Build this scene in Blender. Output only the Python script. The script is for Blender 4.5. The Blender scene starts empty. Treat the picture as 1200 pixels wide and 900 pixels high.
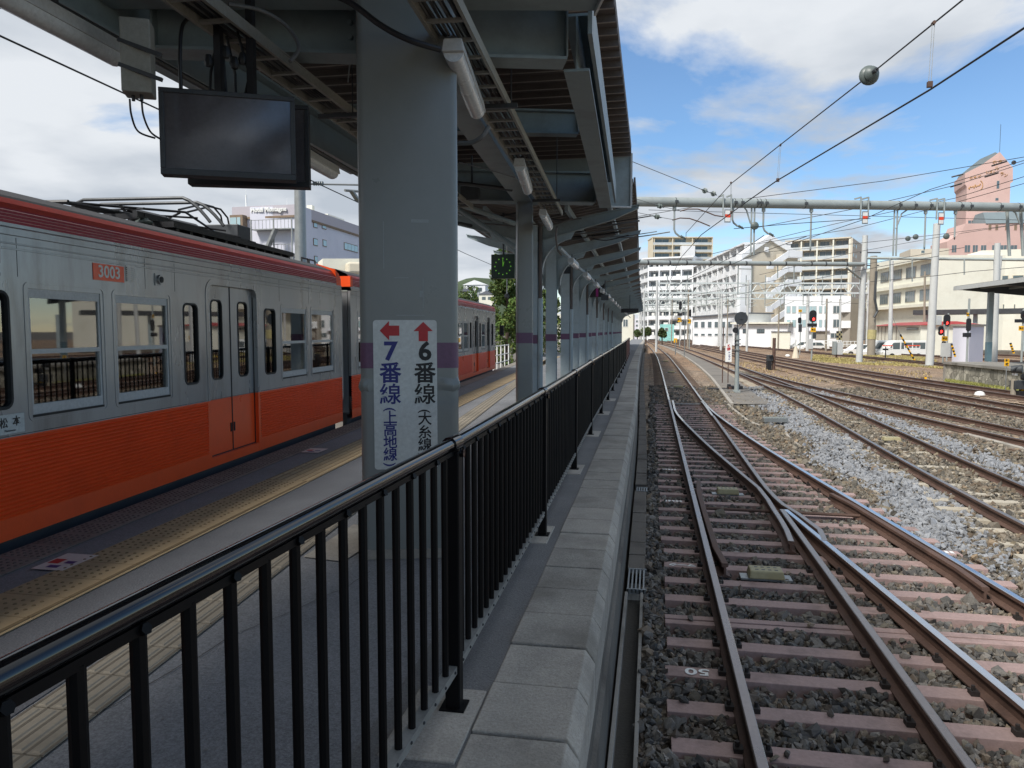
import bpy, bmesh, math, random
import numpy as np
from math import sin, cos, tan, atan, atan2, pi, radians, hypot, sqrt
from mathutils import Vector, Matrix
random.seed(7)
rng = np.random.default_rng(7)
S = bpy.context.scene
COL = S.collection

# ------------------------------------------------------------------ camera, world, sun, exposure
FPX = 880.0; YAW = radians(10.5); PIT = atan(62 / FPX); CZ = 2.4
cam_d = bpy.data.cameras.new('camera'); cam = bpy.data.objects.new('camera', cam_d); COL.objects.link(cam)
cam.location = (0, 0, CZ); cam.rotation_euler = (pi / 2 - PIT, 0, YAW)
cam_d.sensor_width = 36; cam_d.lens = FPX / 1200 * 36; cam_d.clip_end = 6000; cam_d.clip_start = 0.05
S.camera = cam
S.view_settings.view_transform = 'Standard'; S.view_settings.look = 'None'
S.view_settings.gamma = 1; S.view_settings.exposure = 0.5
S.cycles.max_bounces = 8; S.cycles.diffuse_bounces = 4; S.cycles.transparent_max_bounces = 24
S.cycles.use_denoising = True

SUN_EL = radians(48); SUN_AZ = radians(212)          # compass angle clockwise from +Y: the sun is behind and left of the camera
W = bpy.data.worlds.new('World'); S.world = W; W.use_nodes = True
wn = W.node_tree.nodes; wl = W.node_tree.links; wn.clear()
def N(nt, t, **k):
    n = nt.nodes.new(t)
    for a, b in k.items():
        if a.startswith('_'): setattr(n, a[1:], b)
        else: n.inputs[a.replace('__', ' ')].default_value = b
    return n
def wN(t, **k): return N(W.node_tree, t, **k)
sky = wN('ShaderNodeTexSky', _sky_type='NISHITA', _sun_disc=False, _sun_elevation=SUN_EL, _sun_rotation=SUN_AZ, _altitude=600, _air_density=1.1, _dust_density=0.0, _ozone_density=4.0)
bg1 = wN('ShaderNodeBackground', Strength=0.11); hs = wN('ShaderNodeHueSaturation', Saturation=1.12, Value=0.98); wl.new(sky.outputs[0], hs.inputs['Color']); wl.new(hs.outputs[0], bg1.inputs[0])
tc = wN('ShaderNodeTexCoord')
sep = wN('ShaderNodeSeparateXYZ'); wl.new(tc.outputs['Generated'], sep.inputs[0])
zc = wN('ShaderNodeMath', _operation='MAXIMUM'); zc.inputs[1].default_value = 0.0; wl.new(sep.outputs[2], zc.inputs[0])
za = wN('ShaderNodeMath', _operation='ADD'); za.inputs[1].default_value = 0.16; wl.new(zc.outputs[0], za.inputs[0])
dx = wN('ShaderNodeMath', _operation='DIVIDE'); wl.new(sep.outputs[0], dx.inputs[0]); wl.new(za.outputs[0], dx.inputs[1])
dy = wN('ShaderNodeMath', _operation='DIVIDE'); wl.new(sep.outputs[1], dy.inputs[0]); wl.new(za.outputs[0], dy.inputs[1])
cv = wN('ShaderNodeCombineXYZ'); wl.new(dx.outputs[0], cv.inputs[0]); wl.new(dy.outputs[0], cv.inputs[1]); cv.inputs[2].default_value = 3.7
n1 = wN('ShaderNodeTexNoise', Scale=1.05, Detail=9.0, Roughness=0.56, Distortion=0.25); wl.new(cv.outputs[0], n1.inputs['Vector'])
# more blue towards +X, closed cloud cover towards -X
mx = wN('ShaderNodeMath', _operation='MULTIPLY_ADD'); wl.new(sep.outputs[0], mx.inputs[0]); mx.inputs[1].default_value = -0.22
hz = wN('ShaderNodeMath', _operation='SUBTRACT'); wl.new(sep.outputs[2], hz.inputs[0]); hz.inputs[1].default_value = 0.48
hz2 = wN('ShaderNodeMath', _operation='MAXIMUM'); wl.new(hz.outputs[0], hz2.inputs[0]); hz2.inputs[1].default_value = 0
hz3 = wN('ShaderNodeMath', _operation='ADD'); wl.new(hz2.outputs[0], hz3.inputs[0]); wl.new(n1.outputs[0], hz3.inputs[1]); wl.new(hz3.outputs[0], mx.inputs[2])   # unseen cloud added overhead to make the fill light less blue
cr = wN('ShaderNodeValToRGB'); wl.new(mx.outputs[0], cr.inputs[0])
cr.color_ramp.elements[0].position = 0.425; cr.color_ramp.elements[0].color = (0.05,) * 3 + (1,)
cr.color_ramp.elements[1].position = 0.525; cr.color_ramp.elements[1].color = (1, 1, 1, 1)
n2 = wN('ShaderNodeTexNoise', Scale=1.7, Detail=6.0, Roughness=0.5); 
cv2 = wN('ShaderNodeVectorMath', _operation='ADD'); wl.new(cv.outputs[0], cv2.inputs[0]); cv2.inputs[1].default_value = (5, 2, 9); wl.new(cv2.outputs[0], n2.inputs['Vector'])
cc = wN('ShaderNodeValToRGB'); wl.new(n2.outputs[0], cc.inputs[0])
cc.color_ramp.elements[0].position = 0.36; cc.color_ramp.elements[0].color = (0.55, 0.61, 0.69, 1)
cc.color_ramp.elements[1].position = 0.62; cc.color_ramp.elements[1].color = (0.86, 0.90, 0.95, 1)
bg2 = wN('ShaderNodeBackground', Strength=0.66); wl.new(cc.outputs[0], bg2.inputs[0])
ms = wN('ShaderNodeMixShader'); wl.new(cr.outputs[0], ms.inputs[0]); wl.new(bg1.outputs[0], ms.inputs[1]); wl.new(bg2.outputs[0], ms.inputs[2])
wo = wN('ShaderNodeOutputWorld'); wl.new(ms.outputs[0], wo.inputs[0])

sun_d = bpy.data.lights.new('sun', 'SUN'); sun_d.energy = 3.3; sun_d.angle = radians(12); sun_d.color = (1, 0.96, 0.9)
sun = bpy.data.objects.new('sun', sun_d); COL.objects.link(sun)
sun.rotation_euler = Vector((sin(SUN_AZ) * cos(SUN_EL), cos(SUN_AZ) * cos(SUN_EL), sin(SUN_EL))).to_track_quat('Z', 'Y').to_euler()

# ------------------------------------------------------------------ survey helpers: sight lines measured on the photograph, cut with a real plane
FW = Vector((-sin(YAW) * cos(PIT), cos(YAW) * cos(PIT), -sin(PIT))); RT = Vector((cos(YAW), sin(YAW), 0)); UP = Vector((-sin(YAW) * sin(PIT), cos(YAW) * sin(PIT), cos(PIT)))
def ray(px, py): return FW + RT * ((px - 600) / FPX) + UP * ((450 - py) / FPX)
def G(px, py, z=0.0):
    r = ray(px, py); t = (z - CZ) / r.z
    return Vector((r.x * t, r.y * t, z))
def D(px, py, d):                                    # point at horizontal distance d ahead
    r = ray(px, py); t = d / (r.x * -sin(YAW) + r.y * cos(YAW))
    return Vector((r.x * t, r.y * t, CZ + r.z * t))
def lerp(pts, y):
    if y <= pts[0][0]: return pts[0][1] + (y - pts[0][0]) * ((pts[1][1] - pts[0][1]) / (pts[1][0] - pts[0][0]))
    for a, b in zip(pts, pts[1:]):
        if y <= b[0]: return a[1] + (b[1] - a[1]) * (y - a[0]) / (b[0] - a[0])
    a, b = pts[-2:]
    return b[1] + (y - b[0]) * (b[1] - a[1]) / (b[0] - a[0])
def crv(pts, y):                                     # smooth (Catmull-Rom on value) version of lerp
    n = len(pts)
    if y <= pts[0][0] or y >= pts[-1][0]: return lerp(pts, y)
    for i in range(n - 1):
        if y <= pts[i + 1][0]: break
    def m(k):
        a = pts[max(k - 1, 0)]; b = pts[min(k + 1, n - 1)]
        return (b[1] - a[1]) / (b[0] - a[0])
    h = pts[i + 1][0] - pts[i][0]; t = (y - pts[i][0]) / h
    return ((2*t**3 - 3*t*t + 1) * pts[i][1] + (t**3 - 2*t*t + t) * h * m(i) + (-2*t**3 + 3*t*t) * pts[i+1][1] + (t**3 - t*t) * h * m(i + 1))

# ------------------------------------------------------------------ materials
def lin(r, g, b):
    f = lambda c: (c / 255) / 12.92 if c / 255 <= 0.04045 else ((c / 255 + 0.055) / 1.055) ** 2.4
    return (f(r), f(g), f(b))
def new_mat(name):
    m = bpy.data.materials.new(name); m.use_nodes = True; nt = m.node_tree; nt.nodes.clear()
    b = nt.nodes.new('ShaderNodeBsdfPrincipled'); o = nt.nodes.new('ShaderNodeOutputMaterial'); nt.links.new(b.outputs[0], o.inputs[0])
    return m, nt, b, o
def mat(name, col, rough=0.6, metal=0.0, var=0.25, vs=3.0, var2=0.15, vs2=40.0, bump=0.0, bs=60.0, spec=0.5, stain=None, stain_s=0.7, stain_amt=0.5, coat=0.0, stretch=None):
    m, nt, b, o = new_mat(name); L = nt.links.new
    t = N(nt, 'ShaderNodeTexCoord'); vec = t.outputs['Object']
    if stretch:
        mp = N(nt, 'ShaderNodeMapping', Scale=stretch); L(vec, mp.inputs[0]); vec = mp.outputs[0]
    a = N(nt, 'ShaderNodeTexNoise', Scale=vs, Detail=6.0, Roughness=0.6); L(vec, a.inputs[0])
    c = N(nt, 'ShaderNodeTexNoise', Scale=vs2, Detail=4.0, Roughness=0.7); L(vec, c.inputs[0])
    m1 = N(nt, 'ShaderNodeMapRange'); L(a.outputs[0], m1.inputs[0]); m1.inputs[1].default_value = .25; m1.inputs[2].default_value = .75; m1.inputs[3].default_value = 1 - var; m1.inputs[4].default_value = 1 + var
    m2 = N(nt, 'ShaderNodeMapRange'); L(c.outputs[0], m2.inputs[0]); m2.inputs[1].default_value = .25; m2.inputs[2].default_value = .75; m2.inputs[3].default_value = 1 - var2; m2.inputs[4].default_value = 1 + var2
    mu = N(nt, 'ShaderNodeMath', _operation='MULTIPLY'); L(m1.outputs[0], mu.inputs[0]); L(m2.outputs[0], mu.inputs[1])
    vm = N(nt, 'ShaderNodeVectorMath', _operation='SCALE'); vm.inputs[0].default_value = col; L(mu.outputs[0], vm.inputs['Scale'])
    out = vm.outputs[0]
    if stain:
        s = N(nt, 'ShaderNodeTexNoise', Scale=stain_s, Detail=8.0, Roughness=0.65); L(vec, s.inputs[0])
        r = N(nt, 'ShaderNodeMapRange'); L(s.outputs[0], r.inputs[0]); r.inputs[1].default_value = .50; r.inputs[2].default_value = .68; r.inputs[3].default_value = 0; r.inputs[4].default_value = stain_amt
        mi = N(nt, 'ShaderNodeMix', _data_type='RGBA'); L(r.outputs[0], mi.inputs[0]); L(out, mi.inputs[6]); mi.inputs[7].default_value = (*stain, 1); out = mi.outputs[2]
    L(out, b.inputs['Base Color'])
    b.inputs['Roughness'].default_value = rough; b.inputs['Metallic'].default_value = metal; b.inputs['Specular IOR Level'].default_value = spec
    b.inputs['Coat Weight'].default_value = coat
    rr = N(nt, 'ShaderNodeMapRange'); L(a.outputs[0], rr.inputs[0]); rr.inputs[1].default_value = .3; rr.inputs[2].default_value = .7; rr.inputs[3].default_value = max(rough - .07, 0.02); rr.inputs[4].default_value = min(rough + .08, 1); L(rr.outputs[0], b.inputs['Roughness'])
    if bump:
        bn = N(nt, 'ShaderNodeTexNoise', Scale=bs, Detail=5.0, Roughness=0.65); L(vec, bn.inputs[0])
        bu = N(nt, 'ShaderNodeBump', Strength=min(bump, 1.0), Distance=0.01 * max(bump, 1.0)); L(bn.outputs[0], bu.inputs['Height']); L(bu.outputs[0], b.inputs['Normal'])
    return m
M = {}
M['col_paint'] = mat('bluegrey_column_paint', lin(124, 128, 125), .32, var=.05, vs=1.2, var2=.03, vs2=14, bump=.05, bs=9, stain=lin(112, 116, 112), stain_s=1.6, stain_amt=.25)
M['trim_paint'] = mat('light_flange_paint', lin(176, 186, 188), .45, var=.08)
M['girder_paint'] = mat('bluegrey_girder_paint', lin(134, 146, 147), .5, var=.10, vs=1.0, var2=.05, vs2=14, stain=lin(104, 104, 98), stain_s=2.2, stain_amt=.5)
M['col_old'] = mat('pale_bluegrey_paint', lin(156, 170, 174), .45, var=.07, vs=1.2, var2=.05, vs2=16, stain=lin(120, 116, 104), stain_s=2.5, stain_amt=.35)
M['purple'] = mat('purple_band_paint', lin(102, 72, 96), .5, var=.06)
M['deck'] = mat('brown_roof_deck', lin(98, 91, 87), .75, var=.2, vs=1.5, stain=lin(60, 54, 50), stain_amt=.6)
M['deck_rib_lit'] = mat('rib_painted_light', lin(150, 141, 133), .7, var=.15, vs=2.0)  # same metal as the deck, made paler to paint in light on the ribs
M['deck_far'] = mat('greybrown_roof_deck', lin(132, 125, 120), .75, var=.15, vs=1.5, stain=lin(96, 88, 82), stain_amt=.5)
M['tray'] = mat('galvanised_tray', lin(150, 150, 142), .55, .3, var=.12, stain=lin(118, 105, 88), stain_amt=.4)
M['cable'] = mat('dark_cable', (.012, .012, .013), .5, var=.2)
M['cable_g'] = mat('grey_cable', (.12, .12, .115), .6, var=.2)
M['lampw'] = mat('white_lamp_housing', lin(190, 192, 190), .4, var=.05, stain=lin(150, 145, 132), stain_amt=.3)
M['tube'] = mat('frosted_tube', lin(200, 204, 204), .25, var=.03)
M['rail_black'] = mat('black_fence_enamel', (.005, .005, .006), .04, var=.1, var2=.05, vs2=20, spec=.6)
M['bar_black'] = mat('black_bar_enamel', (.003, .003, .0035), .5, var=.15, spec=.14)
M['rail_rust'] = mat('redbrown_fence_enamel', lin(92, 44, 40), .45, var=.15)
M['steel'] = mat('galvanised_steel', lin(150, 152, 150), .42, .6, var=.15, stain=lin(110, 106, 98), stain_amt=.3)
M['asphalt'] = mat('platform_asphalt', (.185, .190, .200), .8, var=.22, vs=.9, var2=.55, vs2=95, bump=.8, bs=110, stain=(.24, .24, .245), stain_s=.9, stain_amt=.35)
M['asphalt_new'] = mat('dark_asphalt_patch', (.088, .093, .104), .78, var=.18, vs=1.2, var2=.55, vs2=95, bump=.8, bs=110, stain=(.12, .127, .138), stain_s=1.4, stain_amt=.5)
M['asphalt_strip'] = mat('edge_asphalt', (.150, .149, .147), .86, var=.25, vs=2.5, var2=.5, vs2=95, bump=.8, bs=110, stain=(.20, .20, .196), stain_amt=.4)
M['coping'] = mat('coping_concrete', lin(152, 147, 138), .85, var=.24, vs=2.2, var2=.28, vs2=70, bump=.7, bs=90, stain=lin(112, 107, 98), stain_s=2.0, stain_amt=.7)
M['coping_b'] = mat('coping_concrete_pale', lin(166, 160, 150), .85, var=.2, vs=2.7, var2=.25, vs2=70, bump=.7, bs=90, stain=lin(122, 117, 108), stain_s=2.2, stain_amt=.6)
M['conc'] = mat('weathered_concrete', lin(142, 138, 130), .88, var=.18, vs=1.6, var2=.12, vs2=40, bump=.3, bs=90, stain=lin(78, 72, 64), stain_s=1.1, stain_amt=.7)
M['conc_d'] = mat('dirty_concrete', lin(104, 98, 90), .9, var=.2, vs=1.8, var2=.2, vs2=40, bump=.5, bs=70, stain=lin(58, 52, 46), stain_s=1.4, stain_amt=.7)
M['path_grey'] = mat('worn_path', lin(122, 116, 108), .88, var=.15, vs=1.0, var2=.2, vs2=80, bump=.3, bs=120, stain=lin(86, 82, 76), stain_s=.6, stain_amt=.6)
M['mud'] = mat('drain_mud', (.045, .042, .036), .75, var=.3, bump=.8, bs=40)
M['tact_y'] = mat('yellow_tactile', lin(158, 138, 106), .7, var=.16, vs=1.3, var2=.10, vs2=60, stain=lin(128, 112, 86), stain_s=1.8, stain_amt=.6)
M['tact_b'] = mat('beige_tactile', lin(136, 128, 114), .75, var=.14, vs=1.5, var2=.10, vs2=60, stain=lin(110, 104, 92), stain_s=1.6, stain_amt=.6)
M['tact_g'] = mat('grey_tactile', lin(128, 122, 114), .8, var=.14, vs=1.5, var2=.15, vs2=60, stain=lin(92, 86, 80), stain_s=1.6, stain_amt=.6)
M['tape'] = mat('faint_tape_residue', lin(142, 149, 148), .5, var=.05)
M['white'] = mat('white_paint', lin(226, 226, 222), .5, var=.05)
M['sign_white'] = mat('sign_film', lin(196, 200, 196), .35, var=.04, stain=lin(172, 174, 168), stain_s=2, stain_amt=.4)
M['red'] = mat('red_film', lin(176, 34, 40), .45, var=.04)
M['navy'] = mat('navy_film', lin(28, 36, 112), .45, var=.04)
M['blackp'] = mat('black_film', (.008, .008, .009), .45, var=.05)
M['yellow'] = mat('yellow_paint', lin(236, 178, 20), .5, var=.08)
M['orange_rd'] = mat('orange_red_paint', lin(226, 74, 40), .5, var=.06)
M['black_metal'] = mat('black_metal', (.015, .015, .017), .42, var=.2)
M['dark_metal'] = mat('dark_grey_metal', (.06, .065, .07), .5, .3, var=.2)
# train
M['t_steel'] = mat('train_side_metal', lin(160, 162, 164), .27, .5, var=.06, vs=1.0, var2=.05, vs2=9, stain=lin(112, 106, 98), stain_s=3.0, stain_amt=.5, stretch=(1, 1, .22))
M['t_orange'] = mat('train_orange', lin(246, 88, 36), .34, var=.03, vs=1.0, var2=.04, stain=lin(222, 78, 34), stain_s=2.4, stain_amt=.4)
M['t_frame'] = mat('window_frame_alu', lin(186, 187, 186), .5, .2, var=.04)
M['t_red'] = mat('cornice_red', lin(176, 52, 36), .45, var=.08, stain=lin(140, 40, 30), stain_amt=.4)
M['t_crim'] = mat('cornice_crimson', lin(150, 24, 52), .45, var=.08)
M['t_pink'] = mat('cornice_line', lin(235, 190, 190), .45, var=.05)
M['t_roof'] = mat('train_roof', (.055, .055, .06), .8, var=.2, bump=.3)
M['t_rubber'] = mat('rubber_seal', (.012, .012, .013), .6)
M['t_in'] = mat('train_interior', lin(150, 156, 150), .6, var=.05)
M['t_seat'] = mat('train_seat', lin(60, 78, 120), .9, var=.1)
M['t_floor'] = mat('train_floor', lin(96, 98, 96), .7)
M['poly'] = mat('grey_insulator', lin(88, 97, 94), .42, var=.05)
def glass(name, tint, refl=.22, rough=.02):
    m, nt, b, o = new_mat(name); L = nt.links.new; nt.nodes.remove(b)
    tr = N(nt, 'ShaderNodeBsdfTransparent', Color=(*tint, 1)); gl = N(nt, 'ShaderNodeBsdfGlossy', Roughness=rough)
    fr = N(nt, 'ShaderNodeFresnel', IOR=1.5); ad = N(nt, 'ShaderNodeMath', _operation='ADD'); L(fr.outputs[0], ad.inputs[0]); ad.inputs[1].default_value = refl; ad.use_clamp = True
    mi = N(nt, 'ShaderNodeMixShader'); L(ad.outputs[0], mi.inputs[0]); L(tr.outputs[0], mi.inputs[1]); L(gl.outputs[0], mi.inputs[2]); L(mi.outputs[0], o.inputs[0])
    return m
M['t_glass'] = glass('train_window_glass', (.62, .68, .66), .16)
M['screen'] = mat('dead_screen', (.085, .08, .085), .14, var=.05, spec=.9)  # base colour lifted to grey to stand in for the reflected hall
M['bglass'] = mat('building_glass', (.10, .13, .14), .08, var=.3, vs=.15, spec=.9)
M['bglass_c'] = mat('building_glass_cyan', (.34, .47, .50), .1, var=.15, vs=.3, spec=.8)
def emis(name, col, s):
    m, nt, b, o = new_mat(name); b.inputs['Base Color'].default_value = (*col, 1); b.inputs['Emission Color'].default_value = (*col, 1); b.inputs['Emission Strength'].default_value = s
    return m
M['led_red'] = emis('red_lamp', (1, .05, .04), 2.5)
M['led_green'] = emis('green_led', (.16, .5, .05), .18)
M['clock'] = mat('clock_face', (.004, .03, .012), .35)
# track
M['rail_side'] = mat('rusty_rail', lin(96, 74, 64), .7, .2, var=.22, vs=2.5, var2=.2, vs2=50, bump=.2, bs=80, stain=lin(58, 44, 38), stain_s=2.0, stain_amt=.5)
M['rail_top'] = mat('worn_rail_head', lin(150, 140, 134), .30, .85, var=.12, vs=2.0, var2=.1, vs2=30)
M['rail_top_b'] = mat('bright_rail_head', lin(200, 204, 210), .16, .95, var=.08, vs=2.0, var2=.06, vs2=30)
M['sleeper_r'] = mat('red_sleeper', lin(160, 136, 130), .75, var=.12, vs=2.2, var2=.16, vs2=30, bump=.3, bs=60, stain=lin(108, 92, 86), stain_s=2.6, stain_amt=.7)
M['sleeper_w'] = mat('wood_sleeper', lin(110, 92, 78), .85, var=.2, vs=2.2, var2=.2, vs2=30, bump=.4, bs=60, stain=lin(70, 58, 48), stain_s=2.6, stain_amt=.6)
M['sleeper_c'] = mat('concrete_sleeper', lin(176, 168, 152), .8, var=.12, vs=2.2, var2=.12, vs2=30, stain=lin(140, 126, 104), stain_s=2.6, stain_amt=.5)
M['clip'] = mat('rusty_clip', (.022, .017, .015), .7, var=.3)
M['ats'] = mat('faded_yellow_box', lin(158, 150, 116), .6, var=.08, stain=lin(140, 128, 84), stain_s=5, stain_amt=.5)
M['grass_dry'] = mat('dry_grass', lin(160, 150, 92), .95, var=.3)
def ballast_ground():
    m, nt, b, o = new_mat('ballast_ground'); L = nt.links.new
    t = N(nt, 'ShaderNodeTexCoord'); vec = t.outputs['Object']
    v = N(nt, 'ShaderNodeTexVoronoi', Scale=17.0, Randomness=1.0); L(vec, v.inputs['Vector'])
    sp = N(nt, 'ShaderNodeSeparateColor'); L(v.outputs['Color'], sp.inputs[0])
    r = N(nt, 'ShaderNodeValToRGB'); L(sp.outputs[0], r.inputs[0]); e = r.color_ramp.elements
    e[0].position = 0; e[0].color = (*lin(98, 90, 80), 1); e[1].position = 1; e[1].color = (*lin(178, 166, 150), 1)
    k = r.color_ramp.elements.new(.55); k.color = (*lin(136, 124, 110), 1)
    # rust-tinted towards the back of the yard, patchy
    n = N(nt, 'ShaderNodeTexNoise', Scale=.11, Detail=7.0, Roughness=.6); L(vec, n.inputs['Vector'])
    sx = N(nt, 'ShaderNodeSeparateXYZ'); L(vec, sx.inputs[0])
    my = N(nt, 'ShaderNodeMapRange'); L(sx.outputs[1], my.inputs[0]); my.inputs[1].default_value = 14; my.inputs[2].default_value = 60; my.inputs[3].default_value = 0; my.inputs[4].default_value = .85
    mm = N(nt, 'ShaderNodeMath', _operation='ADD'); L(my.outputs[0], mm.inputs[0]); 
    q = N(nt, 'ShaderNodeMapRange'); L(n.outputs[0], q.inputs[0]); q.inputs[1].default_value = .35; q.inputs[2].default_value = .7; q.inputs[3].default_value = -.25; q.inputs[4].default_value = .4; L(q.outputs[0], mm.inputs[1]); mm.use_clamp = True
    mi = N(nt, 'ShaderNodeMix', _data_type='RGBA', _blend_type='MULTIPLY'); L(mm.outputs[0], mi.inputs[0]); L(r.outputs[0], mi.inputs[6]); mi.inputs[7].default_value = (1.05, .82, .64, 1)
    n2_ = N(nt, 'ShaderNodeTexNoise', Scale=.9, Detail=6.0); L(vec, n2_.inputs['Vector'])
    q2 = N(nt, 'ShaderNodeMapRange'); L(n2_.outputs[0], q2.inputs[0]); q2.inputs[1].default_value = .3; q2.inputs[2].default_value = .7; q2.inputs[3].default_value = .66; q2.inputs[4].default_value = 1.22
    sc = N(nt, 'ShaderNodeVectorMath', _operation='SCALE'); L(mi.outputs[2], sc.inputs[0]); L(q2.outputs[0], sc.inputs['Scale'])
    L(sc.outputs[0], b.inputs['Base Color']); b.inputs['Roughness'].default_value = .92
    bu = N(nt, 'ShaderNodeBump', Strength=1.0, Distance=.03); v2 = N(nt, 'ShaderNodeTexVoronoi', Scale=17.0, _feature='F1'); L(vec, v2.inputs['Vector'])
    inv = N(nt, 'ShaderNodeMath', _operation='SUBTRACT'); inv.inputs[0].default_value = 1; L(v2.outputs['Distance'], inv.inputs[1]); L(inv.outputs[0], bu.inputs['Height']); L(bu.outputs[0], b.inputs['Normal'])
    return m
M['ballast'] = ballast_ground()
def attr_mat(name, attr, rough=.85, spec=.3):
    m, nt, b, o = new_mat(name); L = nt.links.new
    a = N(nt, 'ShaderNodeAttribute', _attribute_name=attr); t = N(nt, 'ShaderNodeTexCoord'); n = N(nt, 'ShaderNodeTexNoise', Scale=90.0, Detail=3.0); L(t.outputs['Object'], n.inputs['Vector'])
    q = N(nt, 'ShaderNodeMapRange'); L(n.outputs[0], q.inputs[0]); q.inputs[1].default_value = .3; q.inputs[2].default_value = .7; q.inputs[3].default_value = .8; q.inputs[4].default_value = 1.2
    s = N(nt, 'ShaderNodeVectorMath', _operation='SCALE'); L(a.outputs['Color'], s.inputs[0]); L(q.outputs[0], s.inputs['Scale']); L(s.outputs[0], b.inputs['Base Color'])
    b.inputs['Roughness'].default_value = rough; b.inputs['Specular IOR Level'].default_value = spec
    return m
M['stone'] = attr_mat('ballast_stone', 'stone_col')
M['leaf'] = attr_mat('foliage', 'leaf_col', .7)
M['trunk'] = mat('bark', (.07, .05, .035), .9, bump=.5)

# ------------------------------------------------------------------ mesh builder
class MB:
    def __init__(s): s.v = []; s.f = []; s.mi = []; s.m = 0
    def quad(s, *p):
        k = len(s.v); s.v += [tuple(q) for q in p]; s.f.append(tuple(range(k, k + len(p)))); s.mi.append(s.m); return s
    def hexa(s, p):                                  # 8 points: bottom 0-3 ccw, top 4-7
        k = len(s.v); s.v += [tuple(q) for q in p]
        for f in ((3, 2, 1, 0), (4, 5, 6, 7), (0, 1, 5, 4), (1, 2, 6, 5), (2, 3, 7, 6), (3, 0, 4, 7)):
            s.f.append(tuple(k + i for i in f)); s.mi.append(s.m)
        return s
    def box(s, x0, x1, y0, y1, z0, z1):
        return s.hexa([(x0, y0, z0), (x1, y0, z0), (x1, y1, z0), (x0, y1, z0), (x0, y0, z1), (x1, y0, z1), (x1, y1, z1), (x0, y1, z1)])
    def obox(s, c, dx_, hx, hy, z0, z1):             # box turned: centre c, dx_ = unit xy direction of its local x
        ax = Vector((dx_[0], dx_[1], 0)); ay = Vector((-dx_[1], dx_[0], 0)); c = Vector((c[0], c[1], 0)); p = []
        for z in (z0, z1):
            for a, b in ((-1, -1), (1, -1), (1, 1), (-1, 1)):
                q = c + ax * hx * a + ay * hy * b; p.append((q.x, q.y, z))
        return s.hexa(p)
    def beam(s, a, b, w, h, up=(0, 0, 1)):           # rectangular bar from a to b, centred
        a = Vector(a); b = Vector(b); d = (b - a).normalized(); u = Vector(up); x = d.cross(u)
        if x.length < 1e-4: x = d.cross(Vector((0, 1, 0)))
        x.normalize(); u = x.cross(d); p = []
        for q in (a, b):
            p += [q - x * w / 2 - u * h / 2, q + x * w / 2 - u * h / 2, q + x * w / 2 + u * h / 2, q - x * w / 2 + u * h / 2]
        return s.hexa(p)
    def tube(s, pts, r, n=8, cap=True):
        pts = [Vector(p) for p in pts]; k = len(s.v); m = len(pts); last = None
        rs = r if isinstance(r, (list, tuple)) else [r] * m
        for i, p in enumerate(pts):
            d = (pts[min(i + 1, m - 1)] - pts[max(i - 1, 0)])
            d = d.normalized() if d.length > 0 else Vector((0, 0, 1))
            x = d.cross(Vector((0, 0, 1))) if last is None else last - d * last.dot(d)
            if x.length < 1e-3: x = d.cross(Vector((0, 1, 0)))
            x.normalize(); last = x; y = d.cross(x)
            for j in range(n):
                a = 2 * pi * j / n; s.v.append(tuple(p + x * cos(a) * rs[i] + y * sin(a) * rs[i]))
        for i in range(m - 1):
            for j in range(n):
                s.f.append((k + i*n + j, k + i*n + (j+1) % n, k + (i+1)*n + (j+1) % n, k + (i+1)*n + j)); s.mi.append(s.m)
        if cap:
            s.f.append(tuple(k + j for j in range(n))[::-1]); s.mi.append(s.m)
            s.f.append(tuple(k + (m-1)*n + j for j in range(n))); s.mi.append(s.m)
        return s
    def lathe(s, c, prof, n=16, axis='Z'):           # prof [(r, h)]
        k = len(s.v)
        for r, h in prof:
            for j in range(n):
                a = 2 * pi * j / n; x, y = r * cos(a), r * sin(a)
                q = {'Z': (x, y, h), 'Y': (x, h, y), 'X': (h, x, y)}[axis]; s.v.append((c[0] + q[0], c[1] + q[1], c[2] + q[2]))
        for i in range(len(prof) - 1):
            for j in range(n): s.f.append((k + i*n + j, k + i*n + (j+1) % n, k + (i+1)*n + (j+1) % n, k + (i+1)*n + j)); s.mi.append(s.m)
        s.f.append(tuple(k + j for j in range(n))[::-1]); s.mi.append(s.m); s.f.append(tuple(k + (len(prof)-1)*n + j for j in range(n))); s.mi.append(s.m)
        return s
    def sweep(s, prof, path, mats=None, cap=True):   # prof [(x,z)] across, path [(x,y)] or [(x,y,z)]; each profile edge may have its own material
        k = len(s.v); n = len(prof); m = len(path)
        for i, p in enumerate(path):
            a = path[max(i-1, 0)]; b = path[min(i+1, m-1)]; d = Vector((b[0]-a[0], b[1]-a[1], 0)).normalized(); x = Vector((d.y, -d.x, 0)); z0 = p[2] if len(p) > 2 else 0
            for (u, w) in prof: s.v.append((p[0] + x.x * u, p[1] + x.y * u, z0 + w))
        for i in range(m - 1):
            for j in range(n):
                s.f.append((k + i*n + j, k + i*n + (j+1) % n, k + (i+1)*n + (j+1) % n, k + (i+1)*n + j)); s.mi.append(mats[j] if mats else s.m)
        if cap:
            s.f.append(tuple(k + j for j in range(n))[::-1]); s.mi.append(s.m); s.f.append(tuple(k + (m-1)*n + j for j in range(n))); s.mi.append(s.m)
        return s
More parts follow.
